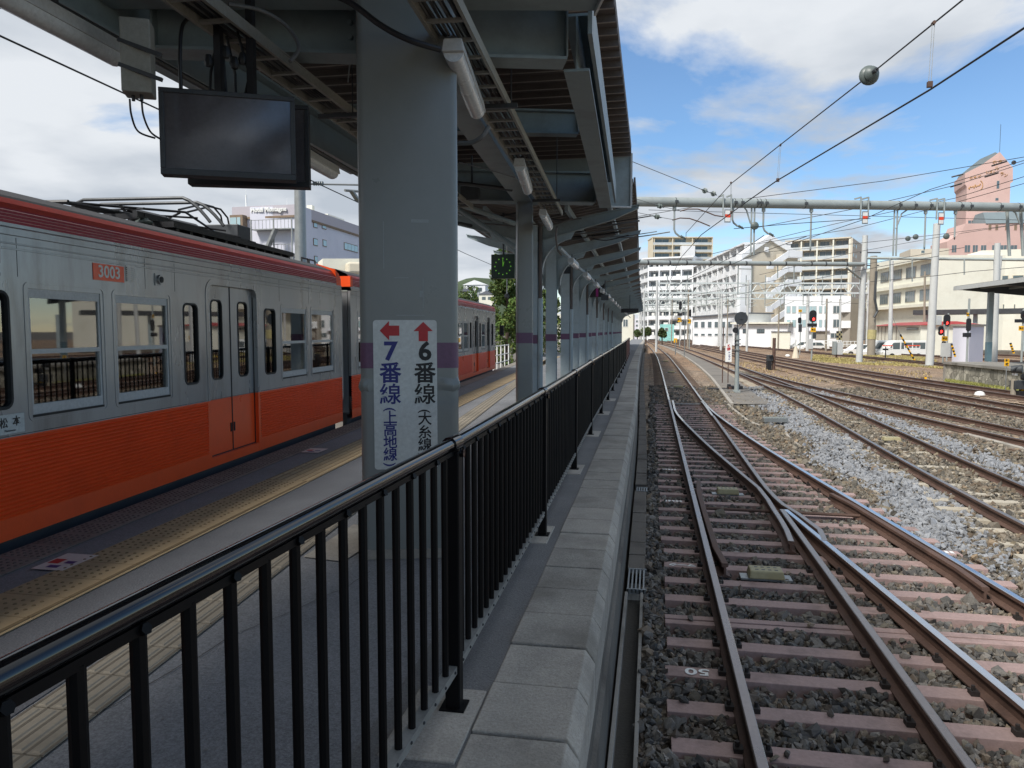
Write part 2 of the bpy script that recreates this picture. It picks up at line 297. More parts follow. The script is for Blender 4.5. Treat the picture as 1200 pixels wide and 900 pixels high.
    def prism(s, poly, d0, d1, o, ax, ay, az):       # polygon (u,v) in plane ax/ay at o, extruded along az from d0 to d1
        o, ax, ay, az = map(Vector, (o, ax, ay, az)); k = len(s.v); n = len(poly)
        for d in (d0, d1):
            for u, w in poly: s.v.append(tuple(o + ax * u + ay * w + az * d))
        for j in range(n): s.f.append((k + j, k + (j+1) % n, k + n + (j+1) % n, k + n + j)); s.mi.append(s.m)
        s.f.append(tuple(k + j for j in range(n))[::-1]); s.mi.append(s.m); s.f.append(tuple(k + n + j for j in range(n))); s.mi.append(s.m)
        return s
    def build(s, name, mats, parent=None, smooth=False, origin=None, bevel=0.0):
        me = bpy.data.meshes.new(name); o = bpy.data.objects.new(name, me); COL.objects.link(o)
        off = Vector((0, 0, 0))
        if parent is not None: o.parent = parent; off = wloc(parent)
        elif origin is not None: off = Vector(origin); o.location = off
        V = np.array(s.v, dtype=np.float64).reshape(-1, 3) - np.array(off)
        me.from_pydata(V.tolist(), [], s.f)
        if not isinstance(mats, (list, tuple)): mats = [mats]
        for m in mats: me.materials.append(M[m] if isinstance(m, str) else m)
        if len(mats) > 1: me.polygons.foreach_set('material_index', s.mi)
        bm = bmesh.new(); bm.from_mesh(me); bmesh.ops.recalc_face_normals(bm, faces=bm.faces); bm.to_mesh(me); bm.free()
        if smooth:
            me.shade_smooth(); me.set_sharp_from_angle(angle=radians(35))
        if bevel:
            b = o.modifiers.new('bevel', 'BEVEL'); b.width = bevel; b.segments = 2; b.limit_method = 'ANGLE'
        return o
def wloc(o):
    v = Vector(o.location)
    while o.parent is not None: o = o.parent; v += o.location
    return v
def tag(o, label=None, cat=None, group=None, kind=None):
    for k, v in (('label', label), ('category', cat), ('group', group), ('kind', kind)):
        if v: o[k] = v
    return o
def thing(name, label, cat, loc=(0, 0, 0), group=None):
    o = bpy.data.objects.new(name, None); COL.objects.link(o); o.location = loc; o.empty_display_size = .2
    return tag(o, label, cat, group)
def copy_tree(o, parent=None):
    c = o.copy(); COL.objects.link(c)
    if parent is not None: c.parent = parent
    for ch in list(o.children): copy_tree(ch, c)
    return c
def struct(mb, name, mats, **k): return tag(mb.build(name, mats, **k), kind='structure')
def text(name, s, size, m, origin, ax, ay, parent, bold=0.0, depth=.002, align='CENTER', sx=1.0):
    """flat raised lettering: origin = centre of the line, ax = reading direction, ay = up"""
    cu = bpy.data.curves.new(name, 'FONT'); cu.body = s; cu.size = size; cu.align_x = align; cu.align_y = 'CENTER'; cu.offset = bold; cu.extrude = depth; cu.resolution_u = 3
    t = bpy.data.objects.new(name, cu); COL.objects.link(t)
    bpy.context.view_layer.update()
    me = bpy.data.meshes.new_from_object(t.evaluated_get(bpy.context.evaluated_depsgraph_get()))
    bpy.data.objects.remove(t); me.name = name; me.materials.clear(); me.materials.append(M[m])
    ax = Vector(ax).normalized(); ay = Vector(ay).normalized(); az = ax.cross(ay); base = wloc(parent) if parent is not None else Vector((0, 0, 0))
    mt = Matrix(((ax.x * sx, ay.x, az.x, origin[0] - base.x), (ax.y * sx, ay.y, az.y, origin[1] - base.y), (ax.z * sx, ay.z, az.z, origin[2] - base.z), (0, 0, 0, 1)))
    me.transform(mt)
    o = bpy.data.objects.new(name, me); COL.objects.link(o)
    if parent is not None: o.parent = parent
    return o

# ================================================================== SETTING: ground, yard, platform
ECURVE = [(-20, 0), (0, 0), (10, -.02), (17, -.06), (33, -.28), (50, -.45), (80, -.65), (135, -.95), (200, -3.0)]
def e(y): return crv(ECURVE, y)
def EL(y): return lerp([(-10, -3.24), (4.3, -4.29), (11.5, -4.82), (28.2, -5.93), (60, -8.3), (90, -11.5)], y)
mb = MB(); mb.quad((-1500, -300, -.62), (1500, -300, -.62), (1500, 3000, -.62), (-1500, 3000, -.62)); struct(mb, 'ground', 'conc_d')
# ballasted yard, one gently uneven sheet (its left edge follows the platform)
mb = MB(); ys = [-6 + .25*i for i in range(125)] + [25.25 + 1.5*i for i in range(40)] + [86 + 8*i for i in range(24)]
xs = [0, .12, .3] + [.5 + .25*i for i in range(34)] + [9.4 + i*1.0 for i in range(20)] + [32, 40, 55, 75, 100, 140]
hf = lambda x, y: .018*sin(x*5.1 + y*2.3) + .015*sin(y*4.7 - x*3.1) + .012*sin(x*11 + y*7.7)
for j, y in enumerate(ys):
    for i, x in enumerate(xs):
        X = x - .05 + e(y) * max(0, 1 - x / 30); mb.v.append((X, y, -.235 + (hf(X, y) if i else -.02)))
nx = len(xs)
for j in range(len(ys) - 1):
    for i in range(nx - 1): mb.f.append((j*nx+i, j*nx+i+1, (j+1)*nx+i+1, (j+1)*nx+i)); mb.mi.append(0)
struct(mb, 'railway_yard_ground', 'ballast', smooth=True)

# platform slab
def strip(mb, xa, xb, ys, z, th=.004):
    """flat sheet between two edge functions"""
    for a, b in zip(ys, ys[1:]): mb.quad((xa(a), a, z), (xb(a), a, z), (xb(b), b, z), (xa(b), b, z))
ys = [-8, -4, 0, 3, 6, 9, 12, 15, 18, 22, 26, 30, 36, 42, 50, 60, 72, 86, 100, 120, 140]
RE = lambda y: -.27 + e(y); CL = lambda y: -.64 + e(y)
mb = MB(); yl = ys[:16]
LE = lambda y: EL(min(y, 60)) if y <= 60 else EL(60)
strip(mb, LE, CL, yl, .9)
strip(mb, lambda y: -1.9 + e(y) - .6*(y > 50), CL, ys[15:], .9)
for a, b in zip(yl, yl[1:]):
    mb.quad((LE(a), a, .9), (LE(b), b, .9), (LE(b), b, -.6), (LE(a), a, -.6))
for a, b in zip(ys, ys[1:]):
    mb.quad((RE(a), a, .82), (RE(a), a, -.6), (RE(b), b, -.6), (RE(b), b, .82))
struct(mb, 'platform', ['asphalt'])
mb = MB(); strip(mb, lambda y: -1.02 + e(y), CL, [-6, 0, 5, 10, 15, 20, 30, 40, 50, 60], .904); struct(mb, 'platform_edge_strip', 'asphalt_strip')
mb = MB()
for a, b in ((2.42, 2.95), (5.15, 5.62), (7.75, 8.3), (10.6, 11.2), (13.4, 14.0), (16.1, 16.7)): mb.box(-.93 + e(a), CL(a) - .01 - .05*(a > 5), a, b, .9, .912)
struct(mb, 'concrete_pads', 'coping_b', bevel=.004)
mb = MB()
yy = lambda y: -2.97 - .052 * y
strip(mb, lambda y: yy(y) + .012, lambda y: -2.40 - .083 * (y - 2.1), [-6, 0, 5, 9.5], .9045); struct(mb, 'dark_asphalt', 'asphalt_new')
mb = MB(); mb.quad((-2.25, 4.55, .9085), (-1.95, 4.5, .9085), (-1.9, 5.35, .9085), (-2.25, 5.4, .9085)); struct(mb, 'light_paving_patch', 'coping_b')
# wall face of the platform: old concrete with a ledge
mb = MB(); strip2 = [(0.0, -.6), (.035, -.6), (.035, .30), (.012, .32), (.012, .60), (0, .60)]
mb.sweep(strip2, [(RE(y), y) for y in ys]); struct(mb, 'platform_wall', 'conc_d')
# coping blocks with a chamfered nose, a real joint between blocks
mb = MB(); y = .2; k = 0
while y < 120:
    L = .405 if y < 12 else (.6 if y < 40 else 3.0)
    mb.m = 1 if random.random() < .45 else 0
    if 6.2 < y < 14: mb.m = 0
    xa, xb = CL(y), -.235 + e(y); h = .912 + random.uniform(-.005, .005); g = .007; w = .0
    pr = [(0, 0.62), (xb - xa, .62), (xb - xa, .845), (xb - xa - .045, h), (0, h)]
    mb.prism(pr, 0, L - g*2, (xa, y + g, 0), (1, 0, 0), (0, 0, 1), ((e(y + L) - e(y)) / L, 1, 0)); y += L; k += 1
struct(mb, 'platform_coping', ['coping', 'coping_b'], bevel=.006)
# tactile paving
def tiles(name, xr, w, y0, y1, mt, kind, z=.9, plain=0.0):
    mb = MB(); y = y0; base = MB(); ysb = [y0 + (y1 - y0)*i/30 for i in range(31)]; strip(base, lambda q: xr(q) - w - .006, lambda q: xr(q) + .006, ysb, z + .0035); struct(base, 'tile_joint_bed', 'cable')
    while y < y1:
        L = .3; x1 = xr(y); sl = (xr(y + L) - x1) / L
        n = L - .009
        def P(u, v, zz): return (x1 - w + u + sl * v, y + .003 + v, zz)
        mb.m = 0
        mb.hexa([P(0, 0, z - .01), P(w, 0, z - .01), P(w, n, z - .01), P(0, n, z - .01), P(0, 0, z + .008), P(w, 0, z + .008), P(w, n, z + .008), P(0, n, z + .008)])
        dots = (kind == 'dots' and y < 6.7) or kind == 'grid'; mb.m = 1
        if y < 14 and dots:
            st = .06 if kind == 'dots' else .05
            for i in range(int((w - plain) / st)):
                for j in range(int(n / st)):
                    c = P(.03 + i * st, .03 + j * st, z + .008); r = .0125
                    k = len(mb.v)
                    for q in range(6): mb.v.append((c[0] + r*cos(q*pi/3), c[1] + r*sin(q*pi/3), c[2]))
                    for q in range(6): mb.v.append((c[0] + r*.6*cos(q*pi/3), c[1] + r*.6*sin(q*pi/3), c[2] + .005))
                    for q in range(6): mb.f.append((k+q, k+(q+1) % 6, k+6+(q+1) % 6, k+6+q)); mb.mi.append(1)
                    mb.f.append(tuple(k+6+q for q in range(6))); mb.mi.append(1)
            if plain:
                mb.hexa([P(w-.05, 0, z+.008), P(w-.02, 0, z+.008), P(w-.02, n, z+.008), P(w-.05, n, z+.008), P(w-.047, 0, z+.013), P(w-.023, 0, z+.013), P(w-.023, n, z+.013), P(w-.047, n, z+.013)])
        elif y < 20:
            nb = max(4, round(w / .075))
            for i in range(nb + 1):
                u = min(max(w * i / nb, .008), w - .008); mb.m = 1
                mb.hexa([P(u-.007, 0, z+.006), P(u+.007, 0, z+.006), P(u+.007, n, z+.006), P(u-.007, n, z+.006), P(u-.007, 0, z+.0087), P(u+.007, 0, z+.0087), P(u+.007, n, z+.0087), P(u-.007, n, z+.0087)])
            mb.m = 0
            for i in range(nb):
                u = w * (i + .5) / nb
                mb.hexa([P(u-.018, .01, z+.008), P(u+.018, .01, z+.008), P(u+.018, n-.01, z+.008), P(u-.018, n-.01, z+.008), P(u-.012, .014, z+.013), P(u+.012, .014, z+.013), P(u+.012, n-.014, z+.013), P(u-.012, n-.014, z+.013)])
        y += L
    return struct(mb, name, [mt, mt + '_d'])
M['tact_y_d'] = mat('worn_yellow_tactile', lin(112, 94, 66), .8, var=.15); M['tact_b_d'] = mat('dirty_beige_tactile', lin(98, 91, 80), .8, var=.15); M['tact_g_d'] = mat('dirty_grey_tactile', lin(84, 79, 73), .8, var=.15)
tiles('yellow_tactile_paving', yy, .47, .6, 44, 'tact_y', 'dots', plain=.07)
tiles('beige_tactile_paving', lambda y: -2.08 - .083 * (y - 2.1), .30, .4, 40, 'tact_b', 'bars')
tiles('grey_edge_paving', lambda y: EL(y) + .36, .335, .6, 50, 'tact_g', 'grid')

def floor_sticker(px, py, lab):
    p = G(px, py, .91); t = thing('floor_sticker', lab, 'sticker', p, 'stickers on the platform floor'); mb = MB(); mb.quad((p.x-.17, p.y-.16, .9095), (p.x+.06, p.y-.16, .9095), (p.x+.05, p.y+.17, .9095), (p.x-.19, p.y+.17, .9095)); mb.build('film', 'sign_white', t)
    mb = MB(); mb.quad((p.x-.16, p.y-.04, .911), (p.x-.08, p.y-.04, .911), (p.x-.085, p.y+.05, .911), (p.x-.165, p.y+.05, .911)); mb.build('red_mark', 'red', t)
    mb = MB(); mb.quad((p.x-.10, p.y-.12, .911), (p.x-.02, p.y-.12, .911), (p.x-.025, p.y-.07, .911), (p.x-.105, p.y-.07, .911)); mb.quad((p.x-.05, p.y-.03, .911), (p.x+.02, p.y-.03, .911), (p.x+.015, p.y+.02, .911), (p.x-.055, p.y+.02, .911)); mb.build('blue_mark', 'navy', t)
floor_sticker(86, 659, 'worn white sticker with red and blue marks on the dark strip, nearer one'); floor_sticker(374, 528, 'worn white floor sticker beside the gap between the train cars')
mb = MB(); rg_ = random.Random(11)
for k in range(46):
    x_, y_ = rg_.uniform(-2.4, -.9), rg_.uniform(1.2, 9); r_ = rg_.uniform(.006, .016); kk = len(mb.v)
    for q in range(7): mb.v.append((x_ + r_*cos(q*pi*2/7)*rg_.uniform(.7, 1.2), y_ + r_*sin(q*pi*2/7)*rg_.uniform(.7, 1.2), .9062 if x_ < -1.0 else .9072))
    mb.f.append(tuple(range(kk, kk + 7))); mb.mi.append(0)
tag(mb.build('gum_spots', 'cable_g'), 'small dark chewing gum spots trodden into the platform asphalt', 'stains', kind='stuff')
mb = MB()
for pts in ([(-2.35, 1.9), (-2.1, 2.6), (-2.0, 3.3), (-1.75, 4.0), (-1.7, 4.4)], [(-1.95, 2.75), (-1.6, 2.9), (-1.3, 2.8), (-1.05, 2.95)], [(-2.6, 5.6), (-2.3, 6.3), (-2.35, 7.4), (-2.1, 8.3)]):
    P_ = []
    for a, b in zip(pts, pts[1:]):
        for i in range(8): P_.append((a[0] + (b[0]-a[0])*i/8 + rg_.uniform(-.012, .012), a[1] + (b[1]-a[1])*i/8))
    for a, b in zip(P_, P_[1:]): mb.quad((a[0]-.0025, a[1], .9066), (a[0]+.0025, a[1], .9066), (b[0]+.0025, b[1], .9066), (b[0]-.0025, b[1], .9066))
tag(mb.build('cracks', 'cable'), kind='structure')
# drain beside the platform
mb = MB()
for x0, x1 in ((-.225, -.195), (-.075, -.048)): mb.box(x0, x1, 0, 7.3, -.5, -.15)
struct(mb, 'drain_wall', 'conc', bevel=.004)
mb = MB(); mb.quad((-.2, 0, -.27), (-.07, 0, -.27), (-.07, 7.4, -.27), (-.2, 7.4, -.27)); struct(mb, 'drain_bed', 'mud')
mb = MB(); y = 8.0
while y < 90:
    L = .5 if y < 20 else 1.5
    if not (11.9 < y < 12.3):
        x = -.205 + e(y); mb.box(x, x + .185, y + .006, y + L - .006, -.24, -.135 + random.uniform(-.008, .008))
    y += L
struct(mb, 'drain_cover', 'conc_d', bevel=.006)
for y0, y1 in ((7.32, 7.98), (11.95, 12.25)):
    t = thing('drain_grate', 'steel drain grate set in the gutter below the platform wall' + (', nearer to the camera' if y0 < 8 else ', the farther small one'), 'grate', (-.12, y0, -.14), 'drain grates')
    mb = MB()
    for i in range(5): mb.box(-.205 + i*.038, -.19 + i*.038, y0, y1, -.17, -.135)
    mb.build('bar', 'steel', t); mb = MB(); mb.box(-.208, -.02, y0, y0 + .02, -.18, -.13); mb.box(-.208, -.02, y1 - .02, y1, -.18, -.13); mb.box(-.2, -.03, y0 + .02, y1 - .02, -.30, -.29); mb.build('frame', 'steel', t)

# service path between the first two tracks
kerbx = lambda y: crv([(27, 2.72), (29.5, 2.8), (36, 3.0), (43, 3.2), (60, 3.35), (90, 3.1), (120, 2.3), (150, 1.0), (190, -1.6)], y)
py_ = [27 + 3*i for i in range(40)]
mb = MB(); strip(mb, lambda y: kerbx(y) + .12, lambda y: kerbx(y) + .13 + min(1.15 + .0*y, 1.5) * max(.3, 1 - max(0, y - 60) / 130), py_, -.13); struct(mb, 'service_path', 'path_grey')
mb = MB(); mb.sweep([(0, -.25), (.12, -.25), (.12, -.10), (0, -.10)], [(kerbx(y), y) for y in py_]); struct(mb, 'path_kerb', 'coping_b')
mb = MB(); mb.quad((2.85, 27.6, -.17), (4.15, 27.6, -.17), (4.3, 30, -.128), (2.85, 30, -.128)); struct(mb, 'path_apron', 'path_grey')

# ================================================================== TRACKS
RP = [(-.0625, -.15), (.0625, -.15), (.0625, -.139), (.012, -.118), (.009, -.045), (.034, -.034), (.0335, -.004), (.027, 0), (-.027, 0), (-.0335, -.004), (-.034, -.034), (-.009, -.045), (-.012, -.118), (-.0625, -.139)]
RMM = [0]*6 + [1, 1, 1] + [0]*5
def rail(name, path, parent, top='rail_top', label=None):
    mb = MB(); mb.sweep(RP, path, RMM); o = mb.build(name, ['rail_side', top], parent)
    if label: o['label'] = label
    return o
def yr(a, b, st): n = max(1, int(round((b - a) / st))); return [a + (b - a) * i / n for i in range(n + 1)]
def offset(path, d):
    out = []
    for i, p in enumerate(path):
        a = path[max(i-1, 0)]; b = path[min(i+1, len(path)-1)]; v = Vector((b[0]-a[0], b[1]-a[1])).normalized(); out.append((p[0] + v.y * d, p[1] - v.x * d))
    return out
GA = .565
DD = lambda y: crv([(-2, 4.32), (3, 3.76), (7.27, 3.30), (10, 3.0), (12.87, 2.68), (16, 2.36), (18.5, 2.15), (21, 1.97), (23.6, 1.83), (26.8, 1.775), (30, 1.765)], y)
to = thing('railway_turnout', 'red sleepered turnout whose rails cross beside the platform', 'railway track', (1.2, 12, -.15))
yA = yr(-2, 26.9, .6)
rail('rail', [(.635, y) for y in yr(-2, 26.9, 1.5)], to, 'rail_top')                 # A
rail('rail', [(DD(y), y) for y in yA], to, 'rail_top_b')                             # D
BX_ = lambda y: DD(y) - 1.13
# C: straight closure rail, broken at the crossing flangeway
rail('rail', [(1.765, y) for y in yr(-2, 10.5, 1.2)], to, 'rail_top')
BX = lambda y: DD(y) - 1.13
yx = 10.15                                                                            # where B meets C
rail('rail', [(1.99, 9.0), (BX_(9.5) + .115, 9.5), (BX_(10.3) + .10, 10.3), (1.835, 10.8), (1.80, 11.2), (1.77, 11.9)] + [(1.765, y) for y in yr(12.4, 22.0, 1.2)], to, 'rail_top', None)
rail('switch_blade', [(1.745 - .0*(y), y) for y in yr(22.0, 26.4, .5)][:-1] + [(1.70, 26.4)], to, 'rail_top_b')
rail('rail', [(BX(y), y, -.0015) for y in yr(-2, 10.5, .6)], to, 'rail_top_b')
rail('rail', [(1.605, 8.9), (1.640, 9.4), (1.655, 9.9), (1.657, 10.5), (1.668, 11.1), (BX(11.9) - .004, 11.9)] + [(BX(y), y) for y in yr(12.3, 20.5, .6)], to, 'rail_top')
rail('switch_blade', [(BX(y) if y < 22 else BX(22) + (.735 - BX(22)) * min(1, (y - 22) / 1.2) , y) for y in yr(20.5, 23.6, .5)] + [(.74, 24.6), (.755, 26.6)], to, 'rail_top_b')
rail('check_rail', [(.78, 7.9), (.735, 8.5), (.725, 10), (.725, 11.5), (.78, 12.3)], to, 'rail_side')
rail('check_rail', [(DD(7.6) - .145, 7.6), (DD(8.2) - .10, 8.2), (DD(9.7) - .10, 9.7), (DD(11) - .10, 11.0), (DD(11.7) - .15, 11.7)], to, 'rail_side')
# sleepers, each its own part
SLY = []; y = 3.0
while y < 26.6: SLY.append(y); y += .525 if y < 14 else .5
clipmb = MB(); nclip = 0
def clip(x, y, parent):
    global nclip
    for s in (-1, 1):
        mb = MB() if nclip < 100 else clipmb
        mb.box(x + s*.085 - .028, x + s*.085 + .028, y - .035, y + .035, -.155, -.118); mb.tube([(x + s*.09, y, -.13), (x + s*.09, y, -.085)], .014, 6)
        if nclip < 100: mb.build('rail_clip', 'clip', parent)
        nclip += 1
slabs = []
for i, y in enumerate(SLY):
    xr = DD(y) + .45; a = random.uniform(-.012, .012)
    if y > 22: xr = 2.5
    if i in (7,): 
        for dy_ in (-.06, .06):
            mb = MB(); mb.obox(((.15 + xr)/2, y + dy_), (cos(a), sin(a)), (xr - .15)/2, .045, -.30, -.148); mb.build('sleeper', 'sleeper_r', to, bevel=.004)
        continue
    hw = .086
    mb = MB(); xl = .15 + random.uniform(-.02, .02); mb.obox(((xl + xr)/2, y), (cos(a), sin(a)), (xr - xl)/2, hw, -.30, -.150 + random.uniform(-.003, .003)); so = mb.build('sleeper', 'sleeper_r', to, bevel=.005); slabs.append((y, so))
    if y < 14:
        for x in (.635, 1.765 if abs(y - 9.6) > 1.2 else None, BX(y) if abs(y - 9.9) > 1.3 else None, DD(y)):
            if x: clip(x, y, to)
if clipmb.v: tag(clipmb.build('rail_clip', 'clip', to), kind='stuff')
# painted marks
y5, s5 = min(slabs, key=lambda q: abs(q[0] - 5.72)); text('painted_number', '50', .15, 'white', (.37, y5, -.1455), (-1, 0, 0), (0, -1, 0), s5, bold=.003, depth=.001, sx=1.25)
y6, s6 = min(slabs, key=lambda q: abs(q[0] - 8.35)); text('painted_mark', 'マ一ク', .10, 'white', (.36, y6, -.1455), (-1, 0, 0), (0, -1, 0), s6, bold=.004, depth=.001)
for yq in (11.2, 13.9, 9.5):
    yv, sv = min(slabs, key=lambda q: abs(q[0] - yq)); mb = MB()
    for k in range(5): xx = (.22 if yq != 9.5 else DD(yv) + .12) + k*.055; mb.quad((xx, yv - .05, -.1465), (xx + .04, yv - .06, -.1465), (xx + .045, yv + .03, -.1465), (xx + .01, yv + .05, -.1465))
    mb.build('painted_mark', 'white', sv)
# detector rods across the turnout
mb = MB(); mb.tube([(.72, 10.8, -.10), (3.0, 10.72, -.10)], .022, 8); mb.build('stretcher_rod', 'rail_side', to, smooth=True)
mb = MB(); mb.beam((.83, 26.4, -.1), (1.7, 26.4, -.1), .07, .03); mb.build('stretcher_rod', 'steel', to)
mb = MB(); mb.tube([(.70, 24.6, -.08), (.9, 24.6, -.08)], .02, 6); mb.build('stretcher_rod', 'steel', to)

def ats_box(x, y, lab, s=1.0, ang=0.0):
    t = thing('track_beacon', lab, 'track beacon', (x, y, -.15), 'yellow beacons between the rails')
    mb = MB(); mb.box(x - .30*s, x + .30*s, y - .10*s, y + .10*s, -.155, -.13); mb.build('base_plate', 'steel', t, bevel=.004)
    mb = MB(); mb.hexa([(x-.21*s, y-.14*s, -.125), (x+.21*s, y-.14*s, -.125), (x+.21*s, y+.14*s, -.125), (x-.21*s, y+.14*s, -.125), (x-.19*s, y-.12*s, -.045), (x+.19*s, y-.12*s, -.045), (x+.19*s, y+.12*s, -.045), (x-.19*s, y+.12*s, -.045)]); b = mb.build('housing', 'ats', t, bevel=.012)
    for yy_ in (-.05, .05):
        for k in range(4): mb = MB(); mb.box(x + (-.13 + k*.075)*s, x + (-.09 + k*.075)*s, y + yy_*s - .012, y + yy_*s + .012, -.046, -.0435); mb.build('slot', 'black_metal', b)
ats_box(1.19, 7.95, 'faded yellow beacon box on a steel plate, nearest between the turnout rails', .85)
ats_box(1.2, 12.0, 'small faded yellow beacon box near the crossing, second from the camera', .8)
ats_box(1.22, 34.5, 'yellow beacon box on the plain track beyond the switch blades', 1.0)
ats_box(1.22, 47, 'yellow beacon between the rails, second one beyond the switch blades', 1.0)
ats_box(1.2, 64, 'far small yellow beacon between the rails near the bend', 1.0)
ats_box(5.5, 18.6, 'yellow beacon box on pale sleepers of the second track', .9)

# plain tracks
def track(name, pts, y0, y1, lab, sl='sleeper_w', st=.62, sl_to=60, top='rail_top', w=1.05, infill=0):
    f = lambda y: crv(pts, y)
    path = [(f(y), y) for y in yr(y0, y1, 2.0)]
    t = thing(name, lab, 'railway track', (f((y0 + y1)/2), (y0 + y1)/2, -.15), 'tracks of the station yard')
    rail('rail', offset(path, -GA), t, top); rail('rail', offset(path, GA), t, top)
    inf = MB(); ia = max(y0, infill)
    pi_ = [(f(y), y) for y in yr(ia, y1, 1.0)]
    for k_, (p_, q_) in enumerate(zip(pi_, pi_[1:])):
        w0, w1 = (1.25 + .08*sin(p_[1]*2.1), 1.25 + .08*sin(q_[1]*2.1))
        for (u0, u1, z0, z1) in ((-w0, -.60, -.21, -.160), (-.52, .52, -.160, -.160), (.60, w1, -.160, -.21)): inf.quad((p_[0]+u0, p_[1], z0), (p_[0]+u1, p_[1], z1), (q_[0]+u1, q_[1], z1), (q_[0]+u0, q_[1], z0))
    tag(inf.build('track_ballast', 'ballast'), kind='structure')
    y = y0 + .3; n = 0; base = None; far = MB()
    while y < min(sl_to, y1):
        x = f(y); d = Vector((f(y + .5) - f(y - .5), 1.0)).normalized(); tv = (d.y, -d.x)
        if n < 100:
            if base is None: mb = MB(); mb.obox((x, y), tv, w, .10, -.30, -.158); base = mb.build('sleeper', sl, t, bevel=0); b0 = (x, y, tv); bang = atan2(tv[1], tv[0])
            else:
                mb = MB(); mb.obox((x, y), tv, w, .10, -.30, -.158 + random.uniform(-.004, .004)); mb.build('sleeper', sl, t)
        else: far.obox((x, y), tv, w, .10, -.30, -.158)
        n += 1; y += st
    if far.v: tag(far.build('sleeper', sl, t), kind='stuff')
    return t
T1 = [(26.9, 1.2), (40, 1.2), (55, 1.18), (72, 1.10), (90, .85), (110, .45), (130, -.05), (154, -.55), (185, -2.4), (240, -8)]
track('railway_track', T1, 26.9, 235, 'plain track curving left beside the platform beyond the switch', 'sleeper_w', .62, 90, 'rail_top_b')
T2 = [(2, 5.35), (9, 5.18), (14, 5.2), (23, 5.47), (35, 5.6), (50, 5.45), (75, 5.0), (105, 4.3), (150, 2.2), (200, -1.5), (240, -5.5)]
track('railway_track', T2, 3, 235, 'second track from the platform, on pale concrete sleepers', 'sleeper_c', .60, 62, infill=22)
T3 = [(10, 10.9), (14, 9.9), (18.3, 8.7), (24, 7.85), (32, 6.75), (38, 6.15), (46, 5.62), (52, 5.42)]
track('railway_track', T3, 11, 50, 'third track, slanting in to join the second track', 'sleeper_w', .62, 50, infill=14)
T4 = [(14, 13.3), (18, 12.5), (25, 11.35), (34, 10.6), (43, 10.1), (60, 9.4), (80, 8.6), (105, 7.6), (150, 5.2), (200, 1.2), (240, -3)]
track('railway_track', T4, 14, 235, 'fourth track, rusty, running past the dwarf signal post', 'sleeper_w', .62, 40)
T5 = [(18, 16.2), (25, 14.9), (32.5, 13.9), (43.5, 12.7), (60, 11.8), (80, 11), (105, 10), (150, 7.6), (200, 4), (240, 0)]
track('railway_track', T5, 18, 235, 'fifth track, rusty, running along the foot of the stone platform', 'sleeper_w', .62, 40)
T6 = [(40, 23), (50, 22.2), (75, 20), (117, 15.8), (160, 11), (210, 6)]
track('railway_track', T6, 44, 210, 'sixth track, between grass strip and signal masts', 'sleeper_w', .62, 0)
T7 = [(50, 32), (60, 30.5), (88, 26.5), (125, 20.5), (170, 14.5), (215, 9)]
track('railway_track', T7, 50, 215, 'seventh track, in the middle of the far yard', 'sleeper_w', .62, 0)
T8 = [(60, 42), (75, 38), (100, 32), (140, 24), (180, 18), (220, 12)]
track('railway_track', T8, 60, 220, 'eighth and farthest track, before the parked cars', 'sleeper_w', .62, 0)

# loose ballast stones, real geometry near the camera
def stones(n, xf, yf, size, zf, colf, name='ballast_stones'):
    t = (1 + sqrt(5)) / 2
    ico = np.array([(-1,t,0),(1,t,0),(-1,-t,0),(1,-t,0),(0,-1,t),(0,1,t),(0,-1,-t),(0,1,-t),(t,0,-1),(t,0,1),(-t,0,-1),(-t,0,1)], float) / 1.9
    fc = np.array([(0,11,5),(0,5,1),(0,1,7),(0,7,10),(0,10,11),(1,5,9),(5,11,4),(11,10,2),(10,7,6),(7,1,8),(3,9,4),(3,4,2),(3,2,6),(3,6,8),(3,8,9),(4,9,5),(2,4,11),(6,2,10),(8,6,7),(9,8,1)])
    Y = yf(n); X = xf(n, Y); keep = zf(X, Y) > -9; X, Y = X[keep], Y[keep]; n = len(X)
    V = np.repeat(ico[None], n, 0) + rng.uniform(-.42, .42, (n, 12, 3))
    V *= (rng.uniform(.6, 1.15, (n, 1, 3)) * np.array([1, 1, .72])) * (size * rng.lognormal(0, .28, (n, 1, 1)))
    q = rng.normal(size=(n, 4)); q /= np.linalg.norm(q, axis=1)[:, None]; w, x, y, z = q.T
    R = np.stack([1-2*(y*y+z*z), 2*(x*y-z*w), 2*(x*z+y*w), 2*(x*y+z*w), 1-2*(x*x+z*z), 2*(y*z-x*w), 2*(x*z-y*w), 2*(y*z+x*w), 1-2*(x*x+y*y)], 1).reshape(n, 3, 3)
    V = np.einsum('nij,nkj->nki', R, V) + np.stack([X, Y, zf(X, Y)], 1)[:, None, :]
    F = (fc[None] + (np.arange(n) * 12)[:, None, None]).reshape(-1, 3)
    me = bpy.data.meshes.new(name); me.vertices.add(n*12); me.vertices.foreach_set('co', V.reshape(-1)); nf = len(F)
    me.loops.add(nf*3); me.loops.foreach_set('vertex_index', F.reshape(-1).astype(np.int32)); me.polygons.add(nf)
    me.polygons.foreach_set('loop_start', np.arange(0, nf*3, 3, dtype=np.int32)); me.polygons.foreach_set('loop_total', np.full(nf, 3, dtype=np.int32)); me.update(calc_edges=True); me.shade_flat()
    c = np.concatenate([colf(X, Y, n), np.ones((n, 1))], 1); at = me.color_attributes.new('stone_col', 'FLOAT_COLOR', 'POINT'); at.data.foreach_set('color', np.repeat(c, 12, 0).reshape(-1))
    me.materials.append(M['stone']); o = bpy.data.objects.new(name, me); COL.objects.link(o); return tag(o, 'loose grey brown ballast stones between the sleepers', 'ballast', kind='stuff')
DDn = np.vectorize(DD); T2n = np.vectorize(lambda y: crv(T2, y))
